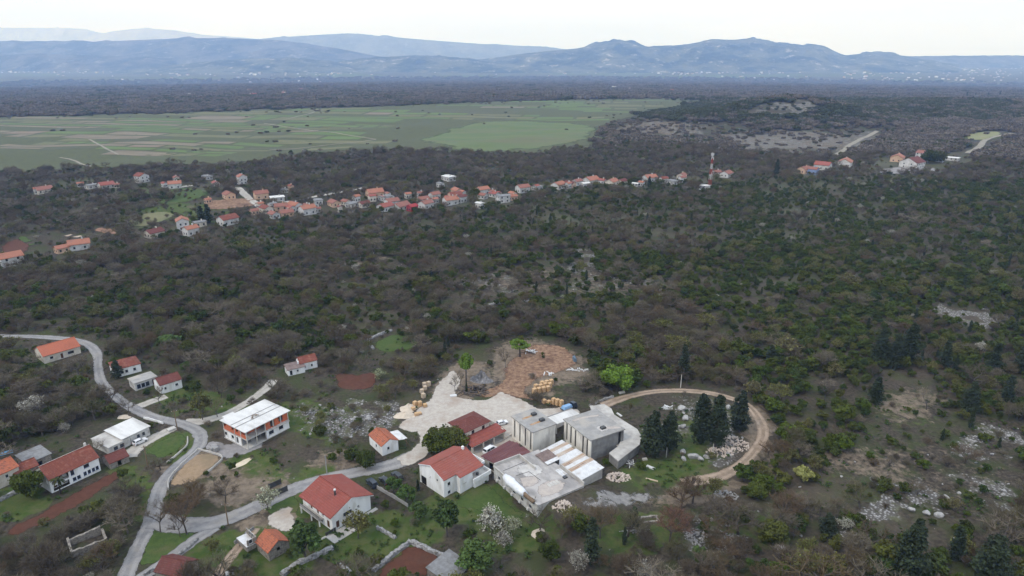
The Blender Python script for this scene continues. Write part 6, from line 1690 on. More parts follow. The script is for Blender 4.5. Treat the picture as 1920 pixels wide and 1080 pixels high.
for k in range(7): bare_form(100 + k, 5.6 + .6 * (k % 4), .5 + .1 * (k % 4), ntw=1400, tw=.042, multi=1 + (k % 3 == 2), trunk_h=.2 + .05 * (k % 3))
for k in range(4): bare_form(140 + k, 3.4, .95, 'bare_shrub', ntw=1100, multi=3, tl=.6, trunk_h=.18, tw=.04)
for k in range(3): bare_form(170 + k, 10.0, .62, 'tall_bare_tree', ntw=1300, tl=1.0, trunk_h=.3, tw=.035)
bare_form(180, 6.5, .85, 'russet_tree', 'russet', ntw=2200, tw=.05)
for k in range(5): leafy_form(200 + k, 'evergreen_bush', 'ever', 3.6 + .4 * (k % 3), 4.2, 1500, .19, 14 + k)
for k in range(3): mixed_form(300 + k, 'budding_tree', 'bud', 5.2, 1300, .15)
for k in range(3): mixed_form(330 + k, 'blossom_tree', 'blossom', 4.6, 1300, .11, .6, 500, 1)
for k in range(3): conifer_form(360 + k, h=15, w=6.0 + .5 * k, n=4200)
for k in range(2): conifer_form(380 + k, 'cypress_tree', 9, 2.6, 1800, .22, .4)
conifer_form(390, 'fir_tree', 5.0, 2.8, 1300, .17, .95)
for k in range(2): leafy_form(400 + k, 'spring_tree', 'vivid', 8.5, 9.5, 5200, .24, 34, .3, low=.14, hollow=.7)
for k in range(2): leafy_form(410 + k, 'young_tree', 'vivid', 9.0, 5.2, 2000, .2, 16, .3, low=.42)
for k in range(3): leafy_form(420 + k, 'garden_tree', 'garden', 6.5, 5.2, 2600, .2, 22, .3, low=.22)
for k in range(2): leafy_form(430 + k, 'round_evergreen', 'ever', 7.5, 8.0, 5200, .24, 34, .3, low=.06, hollow=.7)
leafy_form(440, 'yellow_bush', 'yellow', 3.6, 4.6, 1600, .18, 16, low=.1)
def grove(seed, kind, mat, n=26, wide=11.0):
    g = np.random.default_rng(seed); V, Fq, T = [], [], []; c = 0
    for k in range(n):
        cx, cy_ = g.uniform(-wide / 2, wide / 2, 2); h = g.uniform(3.2, 6.2); r_ = g.uniform(1.4, 2.5); m = 34
        d = unit(g.normal(size=(m, 3)) + np.array([0, 0, .5])); pos = d * np.array([r_, r_, h * .36]) * (.7 + .4 * g.random((m, 1))) + np.array([cx, cy_, h * .62])
        lv, lf = cards(pos, unit(d + g.normal(size=(m, 3)) * .6), .62 * (.6 + .8 * g.random(m)), g)
        V.append(lv); Fq.append(lf + c); T.append(np.repeat(np.clip(g.random() * .7 + .3 * g.random(m), 0, 1), 4)); c += len(lv)
    finish_proto(kind, prism_segs([(np.array([0, 0, -.5]), np.array([0, 0, 3.0]), .15, .05)]), (np.vstack(V), np.vstack(Fq)), np.concatenate(T), LM[mat])
for k in range(3): leafy_form(450 + k, 'weed_tuft', 'garden', .6, 1.1, 90, .1, 7, .2, low=.05)
for k in range(4): grove(500 + k, 'grove_bare', 'grove_bare')
for k in range(3): grove(520 + k, 'grove_green', 'grove_green')

# ------------------------------------------------------------------ where the woods stand
CLEAR = [   # picture outlines of open ground and how much scrub stands on it
 ([(20, 625), (60, 640), (150, 615), (190, 640), (185, 680), (90, 690), (40, 680)], .12),
 ([(195, 668), (280, 655), (350, 690), (355, 745), (420, 755), (470, 745), (500, 725), (520, 715), (500, 745), (420, 795), (330, 795), (240, 745)], .12),
 ([(160, 800), (260, 770), (380, 805), (340, 880), (250, 905), (190, 905), (150, 850)], .06),
 ([(-20, 835), (150, 815), (190, 850), (245, 875), (255, 920), (150, 985), (60, 1035), (-20, 1045)], .07),
 ([(380, 800), (500, 742), (560, 770), (560, 830), (640, 850), (680, 880), (560, 905), (400, 960), (300, 930), (325, 870)], .14),
 ([(530, 735), (640, 730), (720, 765), (760, 770), (700, 830), (650, 890), (560, 835)], .3),
 ([(495, 690), (520, 675), (605, 660), (615, 720), (510, 735)], .06),
 ([(615, 690), (715, 690), (722, 745), (650, 758), (615, 745)], .04),
 ([(690, 640), (735, 622), (795, 630), (800, 672), (740, 690), (690, 675)], .06),
 ([(725, 790), (760, 745), (800, 700), (850, 665), (960, 640), (1010, 632), (1090, 650), (1105, 700), (1090, 745), (1160, 740), (1290, 722), (1400, 740), (1450, 790), (1445, 840), (1385, 905), (1280, 925), (1110, 985), (1000, 995), (900, 965), (760, 950), (690, 900), (690, 830)], .05),
 ([(1205, 790), (1290, 745), (1390, 765), (1415, 815), (1380, 865), (1290, 895), (1220, 870)], .05),
 ([(840, 640), (930, 650), (930, 715), (860, 725), (800, 745), (820, 690)], .25),
 ([(470, 935), (700, 890), (770, 950), (900, 965), (1010, 990), (1060, 1095), (225, 1095), (260, 990), (380, 960)], .17),
 ([(200, 880), (300, 860), (310, 900), (285, 960), (240, 1090), (150, 1090), (20, 1090), (20, 1045), (110, 1005), (190, 950)], .7),
 ([(1050, 960), (1280, 920), (1420, 930), (1640, 840), (1740, 760), (1940, 790), (1940, 1020), (1660, 1010), (1500, 1090), (1080, 1090)], .45),
 ([(1640, 700), (1720, 690), (1800, 740), (1770, 850), (1640, 900), (1500, 960), (1480, 930), (1600, 850)], .2),
 ([(1560, 870), (1760, 820), (1940, 790), (1940, 960), (1640, 990)], .24),
 ([(615, 515), (690, 482), (775, 480), (785, 530), (720, 556), (640, 548)], .5), ([(930, 520), (985, 478), (1085, 465), (1140, 520), (1245, 538), (1190, 560), (1040, 560), (900, 575), (830, 590), (850, 560)], .36),
 ([(1080, 462), (1095, 465), (1125, 510), (1100, 520)], .08),
 ([(1760, 575), (1880, 580), (1880, 605), (1770, 600)], .25),
 (FIELDS, .0),
 ([(225, 415), (300, 395), (345, 360), (265, 360), (260, 345), (400, 345), (400, 372), (490, 370), (490, 395), (380, 400), (330, 410), (270, 430)], .12),
 ([(0, 440), (90, 438), (160, 436), (170, 425), (240, 432), (210, 445), (160, 450), (80, 470), (60, 485), (0, 486)], .1),
 ([(1340, 285), (1370, 262), (1450, 246), (1640, 233), (1700, 240), (1665, 252), (1600, 285), (1480, 290)], .3),
 ([(1400, 205), (1460, 190), (1530, 188), (1560, 205), (1500, 215), (1420, 222)], .18),
 ([(1130, 235), (1200, 218), (1300, 228), (1420, 236), (1400, 262), (1250, 262), (1150, 255)], .45),
 ([(1640, 300), (1760, 295), (1830, 280), (1840, 300), (1770, 325), (1640, 328)], .1),
 ([(1800, 245), (1900, 243), (1900, 262), (1840, 285), (1810, 290)], .05),
]
GREEN = [
 ([(470, 900), (760, 880), (1060, 930), (1060, 1095), (400, 1095)], .65),
 ([(900, 430), (960, 345), (1920, 330), (2200, 330), (2200, 760), (1500, 760), (1250, 640), (1000, 540)], .9),
 ([(430, 440), (700, 400), (1300, 345), (1300, 480), (800, 490), (500, 480)], .66),
 ([(1380, 740), (2200, 690), (2200, 1090), (1400, 1090)], .72),
 ([(1150, 222), (1240, 198), (1330, 188), (1480, 188), (1900, 190), (1900, 225), (1440, 232), (1300, 226)], .75),
 ([(0, 520), (600, 560), (700, 650), (0, 640)], .5),
 ([(0, 680), (190, 690), (240, 780), (150, 830), (0, 840)], .22),
 ([(20, 1000), (300, 860), (240, 1090), (0, 1090)], .1),
 ([(500, 640), (760, 600), (1300, 570), (1400, 720), (900, 700), (560, 720)], .28),
 ([(1080, 640), (1260, 640), (1400, 720), (1100, 740)], .5),
]
def field_map(px, py, polys, default):
    m = np.full(np.shape(px), default)
    for poly, val in polys:
        k = inside(px, py, poly); m[k] = val
    return m
def dens_map(px, py):
    m = np.ones(np.shape(px))
    for poly, val in CLEAR:
        k = inside(px, py, poly); m[k] = np.minimum(m[k], val)
    return m
HERO_SPOTS = []
def free(x, y, pad=1.2):
    ok = np.ones(np.shape(x), bool)
    for (cx, cy_, r_) in FOOT + HERO_SPOTS:
        ok &= np.hypot(x - cx, y - cy_) > r_ + pad * .6
    for b in PATCHES:
        lo, hi = b.min(0), b.max(0)
        k = (x > lo[0]) & (x < hi[0]) & (y > lo[1]) & (y < hi[1])
        if k.any(): ok[k] &= ~inside(x[k], y[k], b)
    for (c, w) in RIBBONS:
        lo, hi = c.min(0) - 8, c.max(0) + 8
        k = (x > lo[0]) & (x < hi[0]) & (y > lo[1]) & (y < hi[1])
        if k.any(): ok[k] &= seg_dist(x[k], y[k], c[::3] if len(c) > 40 else c) > w + pad
    return ok
def jitter_grid(r0, r1, s, g, half=R(47)):
    n = int(2 * r1 * math.sin(half) / s)
    gx, gy = np.meshgrid(np.arange(-r1 * 1.0, r1 * 1.0, s), np.arange(0, r1 + s, s * .87))
    gx = gx + (np.arange(gx.shape[0]) % 2)[:, None] * s / 2
    x, y = (gx + g.uniform(-.42, .42, gx.shape) * s).ravel(), (gy + g.uniform(-.42, .42, gy.shape) * s).ravel()
    r_ = np.hypot(x, y); k = (r_ > r0) & (r_ < r1) & (np.abs(np.arctan2(x, y)) < half)
    return x[k], y[k]

ZONES = [([(0, 870), (310, 850), (240, 1090), (0, 1090)], 'in the bare thicket below the red ploughed strip'), ([(0, 650), (200, 660), (260, 790), (150, 830), (0, 850)], 'in the wood between the bungalow and the veranda house'),
         ([(1380, 560), (1920, 560), (1920, 850), (1500, 930), (1440, 800), (1380, 740)], 'in the wood beyond the loop of the dirt track'), ([(1040, 850), (1920, 780), (1920, 1090), (1040, 1090)], 'on the stony slope below the dirt track'),
         ([(700, 560), (1380, 560), (1400, 745), (700, 760)], 'in the scrub behind the gravel yard'), ([(0, 540), (700, 540), (700, 740), (350, 740), (190, 640), (0, 650)], 'in the scrub above the winding road'),
         ([(260, 740), (770, 740), (770, 900), (260, 900)], 'on the rough ground round the brick house'), ([(230, 890), (1040, 870), (1040, 1090), (230, 1090)], 'in the gardens below the red roofs'),
         ([(1090, 700), (1450, 700), (1450, 910), (1090, 910)], 'inside the loop of the dirt track')]
def zone_of(px, py):
    for poly, ph in ZONES:
        if inside(np.array([px]), np.array([py]), poly)[0]: return ph
    for (x0, x1, y0, y1, ph) in ((600, 1260, 450, 600, 'round the stony clearing of the wood'), (0, 520, 380, 560, 'in the wood below the orange roofs'), (520, 1000, 330, 480, 'in the wood before the crowded roofs'), (1000, 1420, 330, 480, 'in the wood below the radio mast'), (1420, 1930, 300, 440, 'in the wood before the hilltop houses'), (1260, 1930, 440, 600, 'in the green middle of the wood')):
        if x0 <= px < x1 and y0 <= py < y1: return ph
    return 'in the broad wood towards the village'
PLANTN = {'bare_tree': ('leafless grey brown tree', 'tree'), 'bare_shrub': ('low leafless shrub', 'shrub'), 'evergreen_bush': ('dark green evergreen bush', 'bush'), 'budding_tree': ('pale green budding tree', 'tree'), 'blossom_tree': ('small tree in white blossom', 'tree'),
          'conifer_tree': ('tall dark conifer', 'conifer'), 'cypress_tree': ('slender dark conifer', 'conifer')}

def plant(kind, form, x, y, z, rz, s, label, cat, group=None, parts=True, sw=1.0):
    tm, cm, o, h, w = PROTOS[kind][form]
    if parts:
        e = empty(kind, (x, y, z), rz, label, cat, group); e.scale = (s * sw, s * sw, s)
        link('trunk', tm, e); link('crown', cm, e)
        return e
    e = link(kind, o.data); e.location = (x, y, z); e.rotation_euler = (0, 0, rz); e.scale = (s * sw, s * sw, s)
    return tag(e, label, cat, group)

# trees that stand out in the photograph: kind, picture foot, height, width, label
HEROES = [
 ('spring_tree', 1157, 733, 9.0, 11.0, 'vivid green round tree beside the dirt track'), ('young_tree', 874, 716, 11.0, 6.4, 'slender bright green tree above the timber pile'), ('young_tree', 975, 669, 7.5, 7.4, 'yellow green tree at the head of the earth bank'),
 ('round_evergreen', 825, 846, 7.5, 9.0, 'large dark round evergreen at the yard entrance'), ('round_evergreen', 853, 842, 7.0, 8.0, 'large evergreen touching the porch house'), ('round_evergreen', 57, 932, 8.0, 7.0, 'round evergreen before the veranda house'),
 ('round_evergreen', 688, 876, 5.2, 5.2, 'evergreen bush beside the small white cottage'), ('cypress_tree', 222, 708, 7.0, 3.8, 'dark cypress against the hipped cottage'), ('round_evergreen', 352, 672, 7.5, 5.0, 'dark evergreen in the scrub above the gabled cottage'),
 ('garden_tree', 762, 946, 5.5, 5.0, 'green garden tree beside the arch of the white house'), ('garden_tree', 738, 924, 4.6, 4.2, 'green garden tree next to the parked dark cars'), ('garden_tree', 786, 975, 5.0, 4.4, 'green garden tree below the white two storey house'),
 ('garden_tree', 573, 1048, 10.0, 7.5, 'tall green tree before the balcony house'), ('garden_tree', 838, 1006, 10.0, 6.0, 'tall green tree below the white two storey house'), ('garden_tree', 895, 1068, 7.5, 8.0, 'broad fresh green tree in the lower garden'),
 ('yellow_bush', 1503, 905, 4.6, 5.6, 'bright yellow green bush below the dirt track'), ('garden_tree', 1308, 1062, 5.5, 3.4, 'light green sapling among the grey rubble'), ('round_evergreen', 1444, 1018, 6.0, 7.0, 'dark round evergreen on the stony slope'),
 ('round_evergreen', 1417, 934, 4.4, 5.0, 'dark evergreen bush at the foot of the dirt track'), ('round_evergreen', 600, 815, 3.0, 4.0, 'green bush on the rubble behind the brick house'), ('garden_tree', 315, 655, 6.0, 9.0, 'fresh green spreading tree above the road'), ('garden_tree', 352, 697, 4.0, 4.5, 'fresh green bush above the gabled cottage'),
 ('conifer_tree', 1222, 858, 15.5, 6.6, 'tall dark conifer nearest the concrete deck'), ('conifer_tree', 1254, 846, 13.5, 5.8, 'dark conifer beside the tallest group inside the loop, second from the deck'), ('conifer_tree', 1311, 830, 16.5, 6.2, 'dark conifer in the middle of the loop, third from the deck'),
 ('conifer_tree', 1341, 836, 17, 6.8, 'tallest dark conifer of the loop, fourth from the deck'), ('conifer_tree', 1385, 810, 14.5, 5.8, 'dark conifer nearest the bend of the dirt track'),
 ('conifer_tree', 1279, 712, 14.0, 4.6, 'slim dark conifer behind the concrete post'), ('conifer_tree', 1648, 682, 15.0, 6.0, 'dark conifer in the wood above the clearing, nearer the yard'), ('conifer_tree', 1700, 684, 17.0, 7.0, 'tall dark conifer in the wood above the clearing'), ('conifer_tree', 1675, 690, 14.0, 6.0, 'dark conifer between two taller ones above the clearing'),
 ('conifer_tree', 1444, 678, 7.0, 4.0, 'small dark conifer in the bare wood'), ('conifer_tree', 1641, 757, 10.0, 4.6, 'dark conifer standing in the brown clearing'), ('conifer_tree', 1817, 772, 11.0, 5.6, 'dark conifer beside the bare clearing tree'), ('conifer_tree', 1700, 1092, 17.0, 6.4, 'tall dark conifer rising from the bottom edge'),
 ('conifer_tree', 1852, 1095, 13.0, 7.0, 'broad dark conifer at the bottom corner of the slope'), ('fir_tree', 1188, 986, 5.6, 3.4, 'small conical fir beside the pale planks'), ('conifer_tree', 1915, 700, 13.0, 6.0, 'dark conifer at the edge of the hillside wood'), ('cypress_tree', 1790, 1050, 9.0, 3.4, 'slim dark conifer between the two big ones at the bottom edge'), ('cypress_tree', 1885, 760, 11.0, 4.0, 'slim dark conifer in the wood at the picture edge'), ('cypress_tree', 1860, 700, 12.0, 4.4, 'slim dark conifer above the stony corner'), ('cypress_tree', 1770, 690, 11.0, 4.0, 'slim dark conifer beside the tall group above the clearing'), ('conifer_tree', 1550, 1000, 6.0, 4.0, 'stocky dark conifer among the stones'),
 ('russet_tree', 1255, 1015, 9.5, 10.5, 'round russet tree on the stony slope'), ('blossom_tree', 502, 956, 7.0, 6.0, 'white blossom tree beside the black gates'), ('blossom_tree', 922, 1004, 9.0, 6.5, 'greyish blossom tree on the garden grass'), ('blossom_tree', 957, 1000, 5.5, 5.0, 'white blossom tree beside the greyish one'),
 ('blossom_tree', 944, 1024, 4.5, 4.6, 'low white blossom tree below the greyish one'), ('blossom_tree', 1086, 1074, 6.0, 5.0, 'white blossom tree at the bottom of the slope'), ('blossom_tree', 1212, 1088, 5.0, 5.0, 'round blossom tree cut by the bottom edge'), ('blossom_tree', 712, 712, 4.5, 4.5, 'cream blossom bush beside the red plot'),
 ('budding_tree', 672, 1010, 7.5, 7.0, 'yellowish budding tree before the white gable'), ('budding_tree', 380, 787, 10.5, 7.0, 'tall budding tree beside the gravel track'), ('cypress_tree', 1108, 1060, 13.0, 3.4, 'ivy clad dark trunk on the stony slope'),
 ('tall_bare_tree', 301, 998, 10.0, 8.0, 'tall bare tree on the green verge nearest the winding road'), ('tall_bare_tree', 351, 1002, 12.5, 9.5, 'tallest bare tree on the green verge'), ('tall_bare_tree', 338, 1006, 8.5, 5.0, 'slim bare tree leaning between two taller ones'),
 ('tall_bare_tree', 423, 944, 9.0, 7.5, 'bare tree on the dry bank above the grey lane'), ('tall_bare_tree', 241, 774, 6.5, 6.0, 'bare tree on the road edge above the flat roofed house'), ('tall_bare_tree', 299, 757, 7.0, 5.5, 'bare tree before the gabled cottage'), ('tall_bare_tree', 408, 782, 7.0, 6.0, 'bare tree on the far side of the gravel track'),
 ('tall_bare_tree', 184, 856, 5.6, 5.0, 'bare tree before the annex'), ('tall_bare_tree', 853, 733, 7.0, 3.6, 'thin bare tree at the edge of the gravel yard'), ('tall_bare_tree', 863, 724, 6.5, 3.0, 'thin bare tree beside the bright green one'), ('tall_bare_tree', 948, 690, 9.0, 6.0, 'bare tree on the earth bank'),
 ('tall_bare_tree', 1125, 1010, 9.5, 9.0, 'broad bare tree below the workshop rubble'), ('tall_bare_tree', 1737, 768, 7.5, 8.0, 'bare tree with dark trunk in the brown clearing'), ('tall_bare_tree', 1612, 955, 7.0, 10.0, 'spreading bare tree among the white stones'), ('tall_bare_tree', 1545, 752, 8.0, 6.0, 'pale trunked bare tree in the wood'),
 ('cypress_tree', 379, 418, 12.0, 5.0, 'dark cypress pair member nearer the orange roofs of the village'), ('cypress_tree', 391, 420, 14.0, 5.6, 'taller dark cypress of the village pair'), ('round_evergreen', 1741, 306, 14.0, 15.0, 'dark pine beside the white hilltop hall'), ('round_evergreen', 1762, 305, 12.0, 10.0, 'second dark pine beside the white hilltop hall'),
 ('cypress_tree', 1455, 331, 16.0, 5.0, 'lone cypress at the wood edge near the hilltop'), ('cypress_tree', 1217, 352, 10.0, 4.0, 'small cypress beside the east row of houses'), ('cypress_tree', 1812, 184, 20.0, 7.0, 'first dark conifer on the skyline of the far ridge'), ('cypress_tree', 1828, 184, 17.0, 6.0, 'second dark conifer on the skyline of the far ridge'), ('cypress_tree', 1874, 182, 22.0, 7.0, 'tallest dark conifer on the skyline of the far ridge'), ('cypress_tree', 1852, 183, 16.0, 6.0, 'short dark conifer on the skyline of the far ridge'),
 ('round_evergreen', 890, 371, 8.0, 9.0, 'dark evergreen among the crowded red roofs'),
]
hr = random.Random(21)
for (kind, px, py, h, w, lb) in HEROES:
    c = P(px, py)
    HERO_SPOTS.append((c.x, c.y, w * .36))
for (kind, px, py, h, w, lb) in HEROES:
    c = P(px, py); k = hr.randrange(len(PROTOS[kind])); tm, cm, o, ph, pw = PROTOS[kind][k]
    nm = {'spring_tree': 'tree', 'young_tree': 'tree', 'garden_tree': 'tree', 'round_evergreen': 'tree', 'tall_bare_tree': 'tree', 'russet_tree': 'tree', 'yellow_bush': 'bush'}.get(kind, kind.split('_')[0] if kind.startswith(('con', 'cyp', 'fir')) else 'tree')
    plant(kind, k, c.x, c.y, c.z, hr.uniform(0, 6.28), h / ph, lb, nm, sw=(w / pw) / (h / ph))

def palm(px, py, h):
    c = P(px, py); o = empty('palm_tree', c, 0, 'small palm before the veranda house', 'palm')
    MB().tube([(0, 0, -.3), (.1, 0, h * .5), (.05, .1, h)], [.2, .16, .14], 7).build('trunk', BARK, o)
    g = random.Random(3)
    for k in range(15):
        a = k * 2.4; up = g.uniform(-.2, .9); m = MB(); L_ = 1.9
        pts = [Vector((math.cos(a) * L_ * t, math.sin(a) * L_ * t, h + up * L_ * t - 1.5 * t * t)) for t in (0, .33, .66, 1)]
        sd = Vector((-math.sin(a), math.cos(a), 0))
        for t, p in enumerate(pts): m.v += [tuple(p - sd * (.05, .32, .3, .04)[t]), tuple(p + Vector((0, 0, .07))), tuple(p + sd * (.05, .32, .3, .04)[t])]
        for t in range(3):
            for q in (0, 1): m.f.append([t * 3 + q, t * 3 + q + 1, t * 3 + q + 4, t * 3 + q + 3])
        m.build('frond', LM['ever'], o)
palm(114, 926, 4.6)

SCAT = {}
def stash(kind, x, y, s, form, rz, sz=None):
    d = SCAT.setdefault(kind, [])
    d.append((np.asarray(x), np.asarray(y), np.asarray(s), np.asarray(form), np.asarray(rz)))
def scatter_woods():
    g = np.random.default_rng(5)
    for (r0, r1, sp) in ((95, 430, 3.3), (430, 860, 4.3)):
        x, y = jitter_grid(r0, r1, sp, g)
        px, py, zc = warped(x, y, .07)
        dn = dens_map(px, py)
        dn = np.where(dn < .999, dn * (.35 + 1.3 * fnoise(x, y, 9)), dn * np.clip(-.35 + 2.7 * fnoise(x + 400, y, 19), .25, 1))
        k = (g.random(len(x)) < dn) & free(x, y)
        x, y, px, py, dn = x[k], y[k], px[k], py[k], dn[k]
        n = len(x); gr = field_map(px, py, GREEN, .3)
        far = py < 345
        gr = np.clip(gr + (fnoise(x + 77, y + 13, 34) - .5) * 1.3, .03, .97) * np.where(far, .7, 1)
        u = g.random(n); open_ = dens_map(px, py) < .35
        kind = np.where(u < gr, 2, np.where(g.random(n) < .38, 1, 0))
        kind = np.where(open_ & (kind == 0) & (g.random(n) < .75), 1, kind)
        v = g.random(n)
        kind = np.where(v < .055, 3, kind); kind = np.where((v > .055) & (v < .062), 4, kind); kind = np.where((v > .066) & (v < .079) & (px > 700) & (py > 400), 5, kind)
        names = ['bare_tree', 'bare_shrub', 'evergreen_bush', 'budding_tree', 'blossom_tree', 'cypress_tree']
        for q, nm in enumerate(names):
            m = kind == q
            if not m.any(): continue
            c = int(m.sum())
            s = np.clip(np.exp(g.normal(-.16, .3, c)), .4, 1.6) * (.66 + .6 * fnoise(x[m] + 900, y[m], 22))
            if nm == 'cypress_tree': s = g.uniform(.4, .95, c)
            if nm == 'blossom_tree': s = s * .8
            s = np.where(open_[m], s * .62, s * np.where(np.hypot(x[m], y[m]) > 260, .87, 1))
            stash(nm, x[m], y[m], s, g.integers(0, len(PROTOS[nm]), c), g.uniform(0, 6.28, c))
    # woods of the plain, clump by clump
    for (r0, r1, sp, sc) in ((860, 1750, 8.5, 1.0), (1750, 3400, 14.5, 1.5), (3400, 7600, 25, 2.3)):
        x, y = jitter_grid(r0, r1, sp, g, R(43))
        px, py, zc = warped(x, y, .06)
        dn = dens_map(px, py)
        hedge = inside(px, py, FIELDS) & (fnoise(x * .35, y * 1.6 + 900, 60) > .66)
        p2, q2, _ = warped(x, y, .2)
        dn = np.where(hedge, .05, np.where(inside(px, py, FIELDS), np.where(inside(p2, q2, FIELDS), .0015, .25), dn))
        dn = dn * np.clip((7800 - np.hypot(x, y)) / 5000, .02, 1)
        kf = np.clip((182 - py) / 40, 0, 1)
        dn = np.where(dn > .5, dn * (1 - kf + kf * np.clip((fnoise(x, y * .5, 320) - .36) * 5, .06, 1)), dn)
        k = (g.random(len(x)) < dn * (.45 + .9 * fnoise(x, y, 90))) & free(x, y, 9)
        x, y, px, py = x[k], y[k], px[k], py[k]
        inf = inside(px, py, FIELDS); opn = dens_map(px, py) < .5
        gr = field_map(px, py, GREEN, .14); gr = np.clip(gr + (fnoise(x, y, 160) - .5) * .7, .02, .95)
        m = g.random(len(x)) < gr
        for nm, mm in (('grove_green', m), ('grove_bare', ~m)):
            c = int(mm.sum()); stash(nm, x[mm], y[mm], sc * g.uniform(.6, 1.15, c) * np.where(inf[mm], .42, np.where(opn[mm], .5, 1)), g.integers(0, len(PROTOS[nm]), c), g.uniform(0, 6.28, c))
scatter_woods()

def instancer(name, label, cat, coll, x, y, z, s, form, rz, tilt=None):
    me = bpy.data.meshes.new(name)
    v = np.stack([x, y, z], -1).astype(np.float32)
    me.vertices.add(len(v)); me.vertices.foreach_set('co', v.ravel())
    rot = np.zeros((len(v), 3), np.float32); rot[:, 2] = rz
    if tilt is not None: rot[:, :2] = tilt
    a = me.attributes.new('rot', 'FLOAT_VECTOR', 'POINT'); a.data.foreach_set('vector', rot.ravel())
    s3 = np.repeat(np.asarray(s, np.float32)[:, None], 3, 1); fat = (.78 + .5 * np.random.default_rng(len(v)).random(len(v))).astype(np.float32); s3[:, 0] *= fat; s3[:, 1] *= fat * (.85 + .3 * np.random.default_rng(len(v) + 1).random(len(v)))
    a = me.attributes.new('scl', 'FLOAT_VECTOR', 'POINT'); a.data.foreach_set('vector', s3.astype(np.float32).ravel())
    a = me.attributes.new('pick', 'INT', 'POINT'); a.data.foreach_set('value', np.asarray(form, np.int32))
    o = link(name, me); tag(o, label, cat, kind='stuff')
    ng = bpy.data.node_groups.new(name + '_scatter', 'GeometryNodeTree')
    ng.interface.new_socket('Geometry', in_out='INPUT', socket_type='NodeSocketGeometry'); ng.interface.new_socket('Geometry', in_out='OUTPUT', socket_type='NodeSocketGeometry')
    N = ng.nodes.new; gi, go = N('NodeGroupInput'), N('NodeGroupOutput')
    ip = N('GeometryNodeInstanceOnPoints'); ci = N('GeometryNodeCollectionInfo')
    ci.inputs['Collection'].default_value = coll; ci.inputs['Separate Children'].default_value = True; ci.inputs['Reset Children'].default_value = True
    def na(nm, dt):
        q = N('GeometryNodeInputNamedAttribute'); q.data_type = dt; q.inputs['Name'].default_value = nm; return q.outputs['Attribute']
    e2r = N('FunctionNodeEulerToRotation')
    ng.links.new(gi.outputs[0], ip.inputs['Points']); ng.links.new(ci.outputs[0], ip.inputs['Instance']); ip.inputs['Pick Instance'].default_value = True
    ng.links.new(na('pick', 'INT'), ip.inputs['Instance Index']); ng.links.new(na('rot', 'FLOAT_VECTOR'), e2r.inputs[0]); ng.links.new(e2r.outputs[0], ip.inputs['Rotation'])
    ng.links.new(na('scl', 'FLOAT_VECTOR'), ip.inputs['Scale']); ng.links.new(ip.outputs[0], go.inputs[0])
    md = o.modifiers.new('scatter', 'NODES'); md.node_group = ng
    return o
STUFFN = {'bare_tree': ('bare_wood', 'mass of leafless grey brown woodland', 'wood'), 'bare_shrub': ('bare_undergrowth', 'mass of low leafless undergrowth', 'undergrowth'), 'evergreen_bush': ('evergreen_scrub', 'mass of dark green evergreen scrub', 'scrub'),
          'budding_tree': ('budding_wood', 'pale green budding trees lost in the wood', 'wood'), 'blossom_tree': ('blossom_wood', 'white blossom dotted through the wood', 'wood'), 'cypress_tree': ('conifer_wood', 'slender dark conifers lost in the wood', 'wood'),
          'grove_bare': ('far_bare_wood', 'far purple brown leafless wood on the plain', 'wood'), 'grove_green': ('far_evergreen_wood', 'far dark evergreen wood on the plain and hill', 'wood')}
for kind, chunks in SCAT.items():
    x, y, s, form, rz = [np.concatenate(q) for q in zip(*chunks)]
    z = H(x, y) - .05
    one = np.zeros(len(x), bool)
    if not kind.startswith('grove'):
        px, py, zc = project(x, y, z)
        hs = np.array([p[3] for p in PROTOS[kind]])
        size = hs[form] * s / zc * FPX
        vis = (px > 4) & (px < 1916) & (py > 60) & (py - size < 1075)
        order = np.argsort(-np.where(vis, size, -1))[:280]
        order = order[vis[order]]
        one[order] = True
        nm0, cat = PLANTN[kind]; lo_s, hi_s = np.percentile(s[order], (33, 67))
        for r_, i in enumerate(order):
            ph = zone_of(px[i], min(py[i], 1085)); nm = ('small ' if s[i] < lo_s else 'large ' if s[i] > hi_s else 'middle sized ') + nm0.replace('low ', '').replace('small ', '').replace('tall ', '')
            plant(kind, int(form[i]), x[i], y[i], z[i], rz[i], float(s[i]), nm + ' ' + ph, cat, (nm + 'es ' if nm.endswith('bush') else nm + 's ') + ph, parts=size[i] > 24, sw=.8 + .45 * hr.random())
    k = ~one
    if k.any():
        a, b, c = STUFFN[kind]
        instancer(a, b, c, proto_col[kind], x[k], y[k], z[k], s[k], form[k], rz[k])

def weeds():
    g = np.random.default_rng(15)
    x, y = jitter_grid(100, 330, 1.5, g, R(42))
    px, py, zc = warped(x, y)
    gz, dz = blobs(px, py, GRASS), dens_map(px, py) < .4
    eb = inside(*project(x, y, H(x, y))[:2], [(880, 752), (860, 720), (935, 655), (1000, 635), (1085, 650), (1098, 690), (1064, 760)])
    k = (g.random(len(x)) < np.clip((fnoise(x, y, 7) - .35) * 1.6, 0, .8) * (.25 + .75 * gz) * dz * ~eb) & free(x, y, .2)
    x, y = x[k], y[k]; n = len(x)
    instancer('weeds', 'tufts of weeds and low growth on the open ground', 'weeds', proto_col['weed_tuft'], x, y, H(x, y), g.uniform(.5, 1.5, n), g.integers(0, 3, n), g.uniform(0, 6.28, n))
weeds()

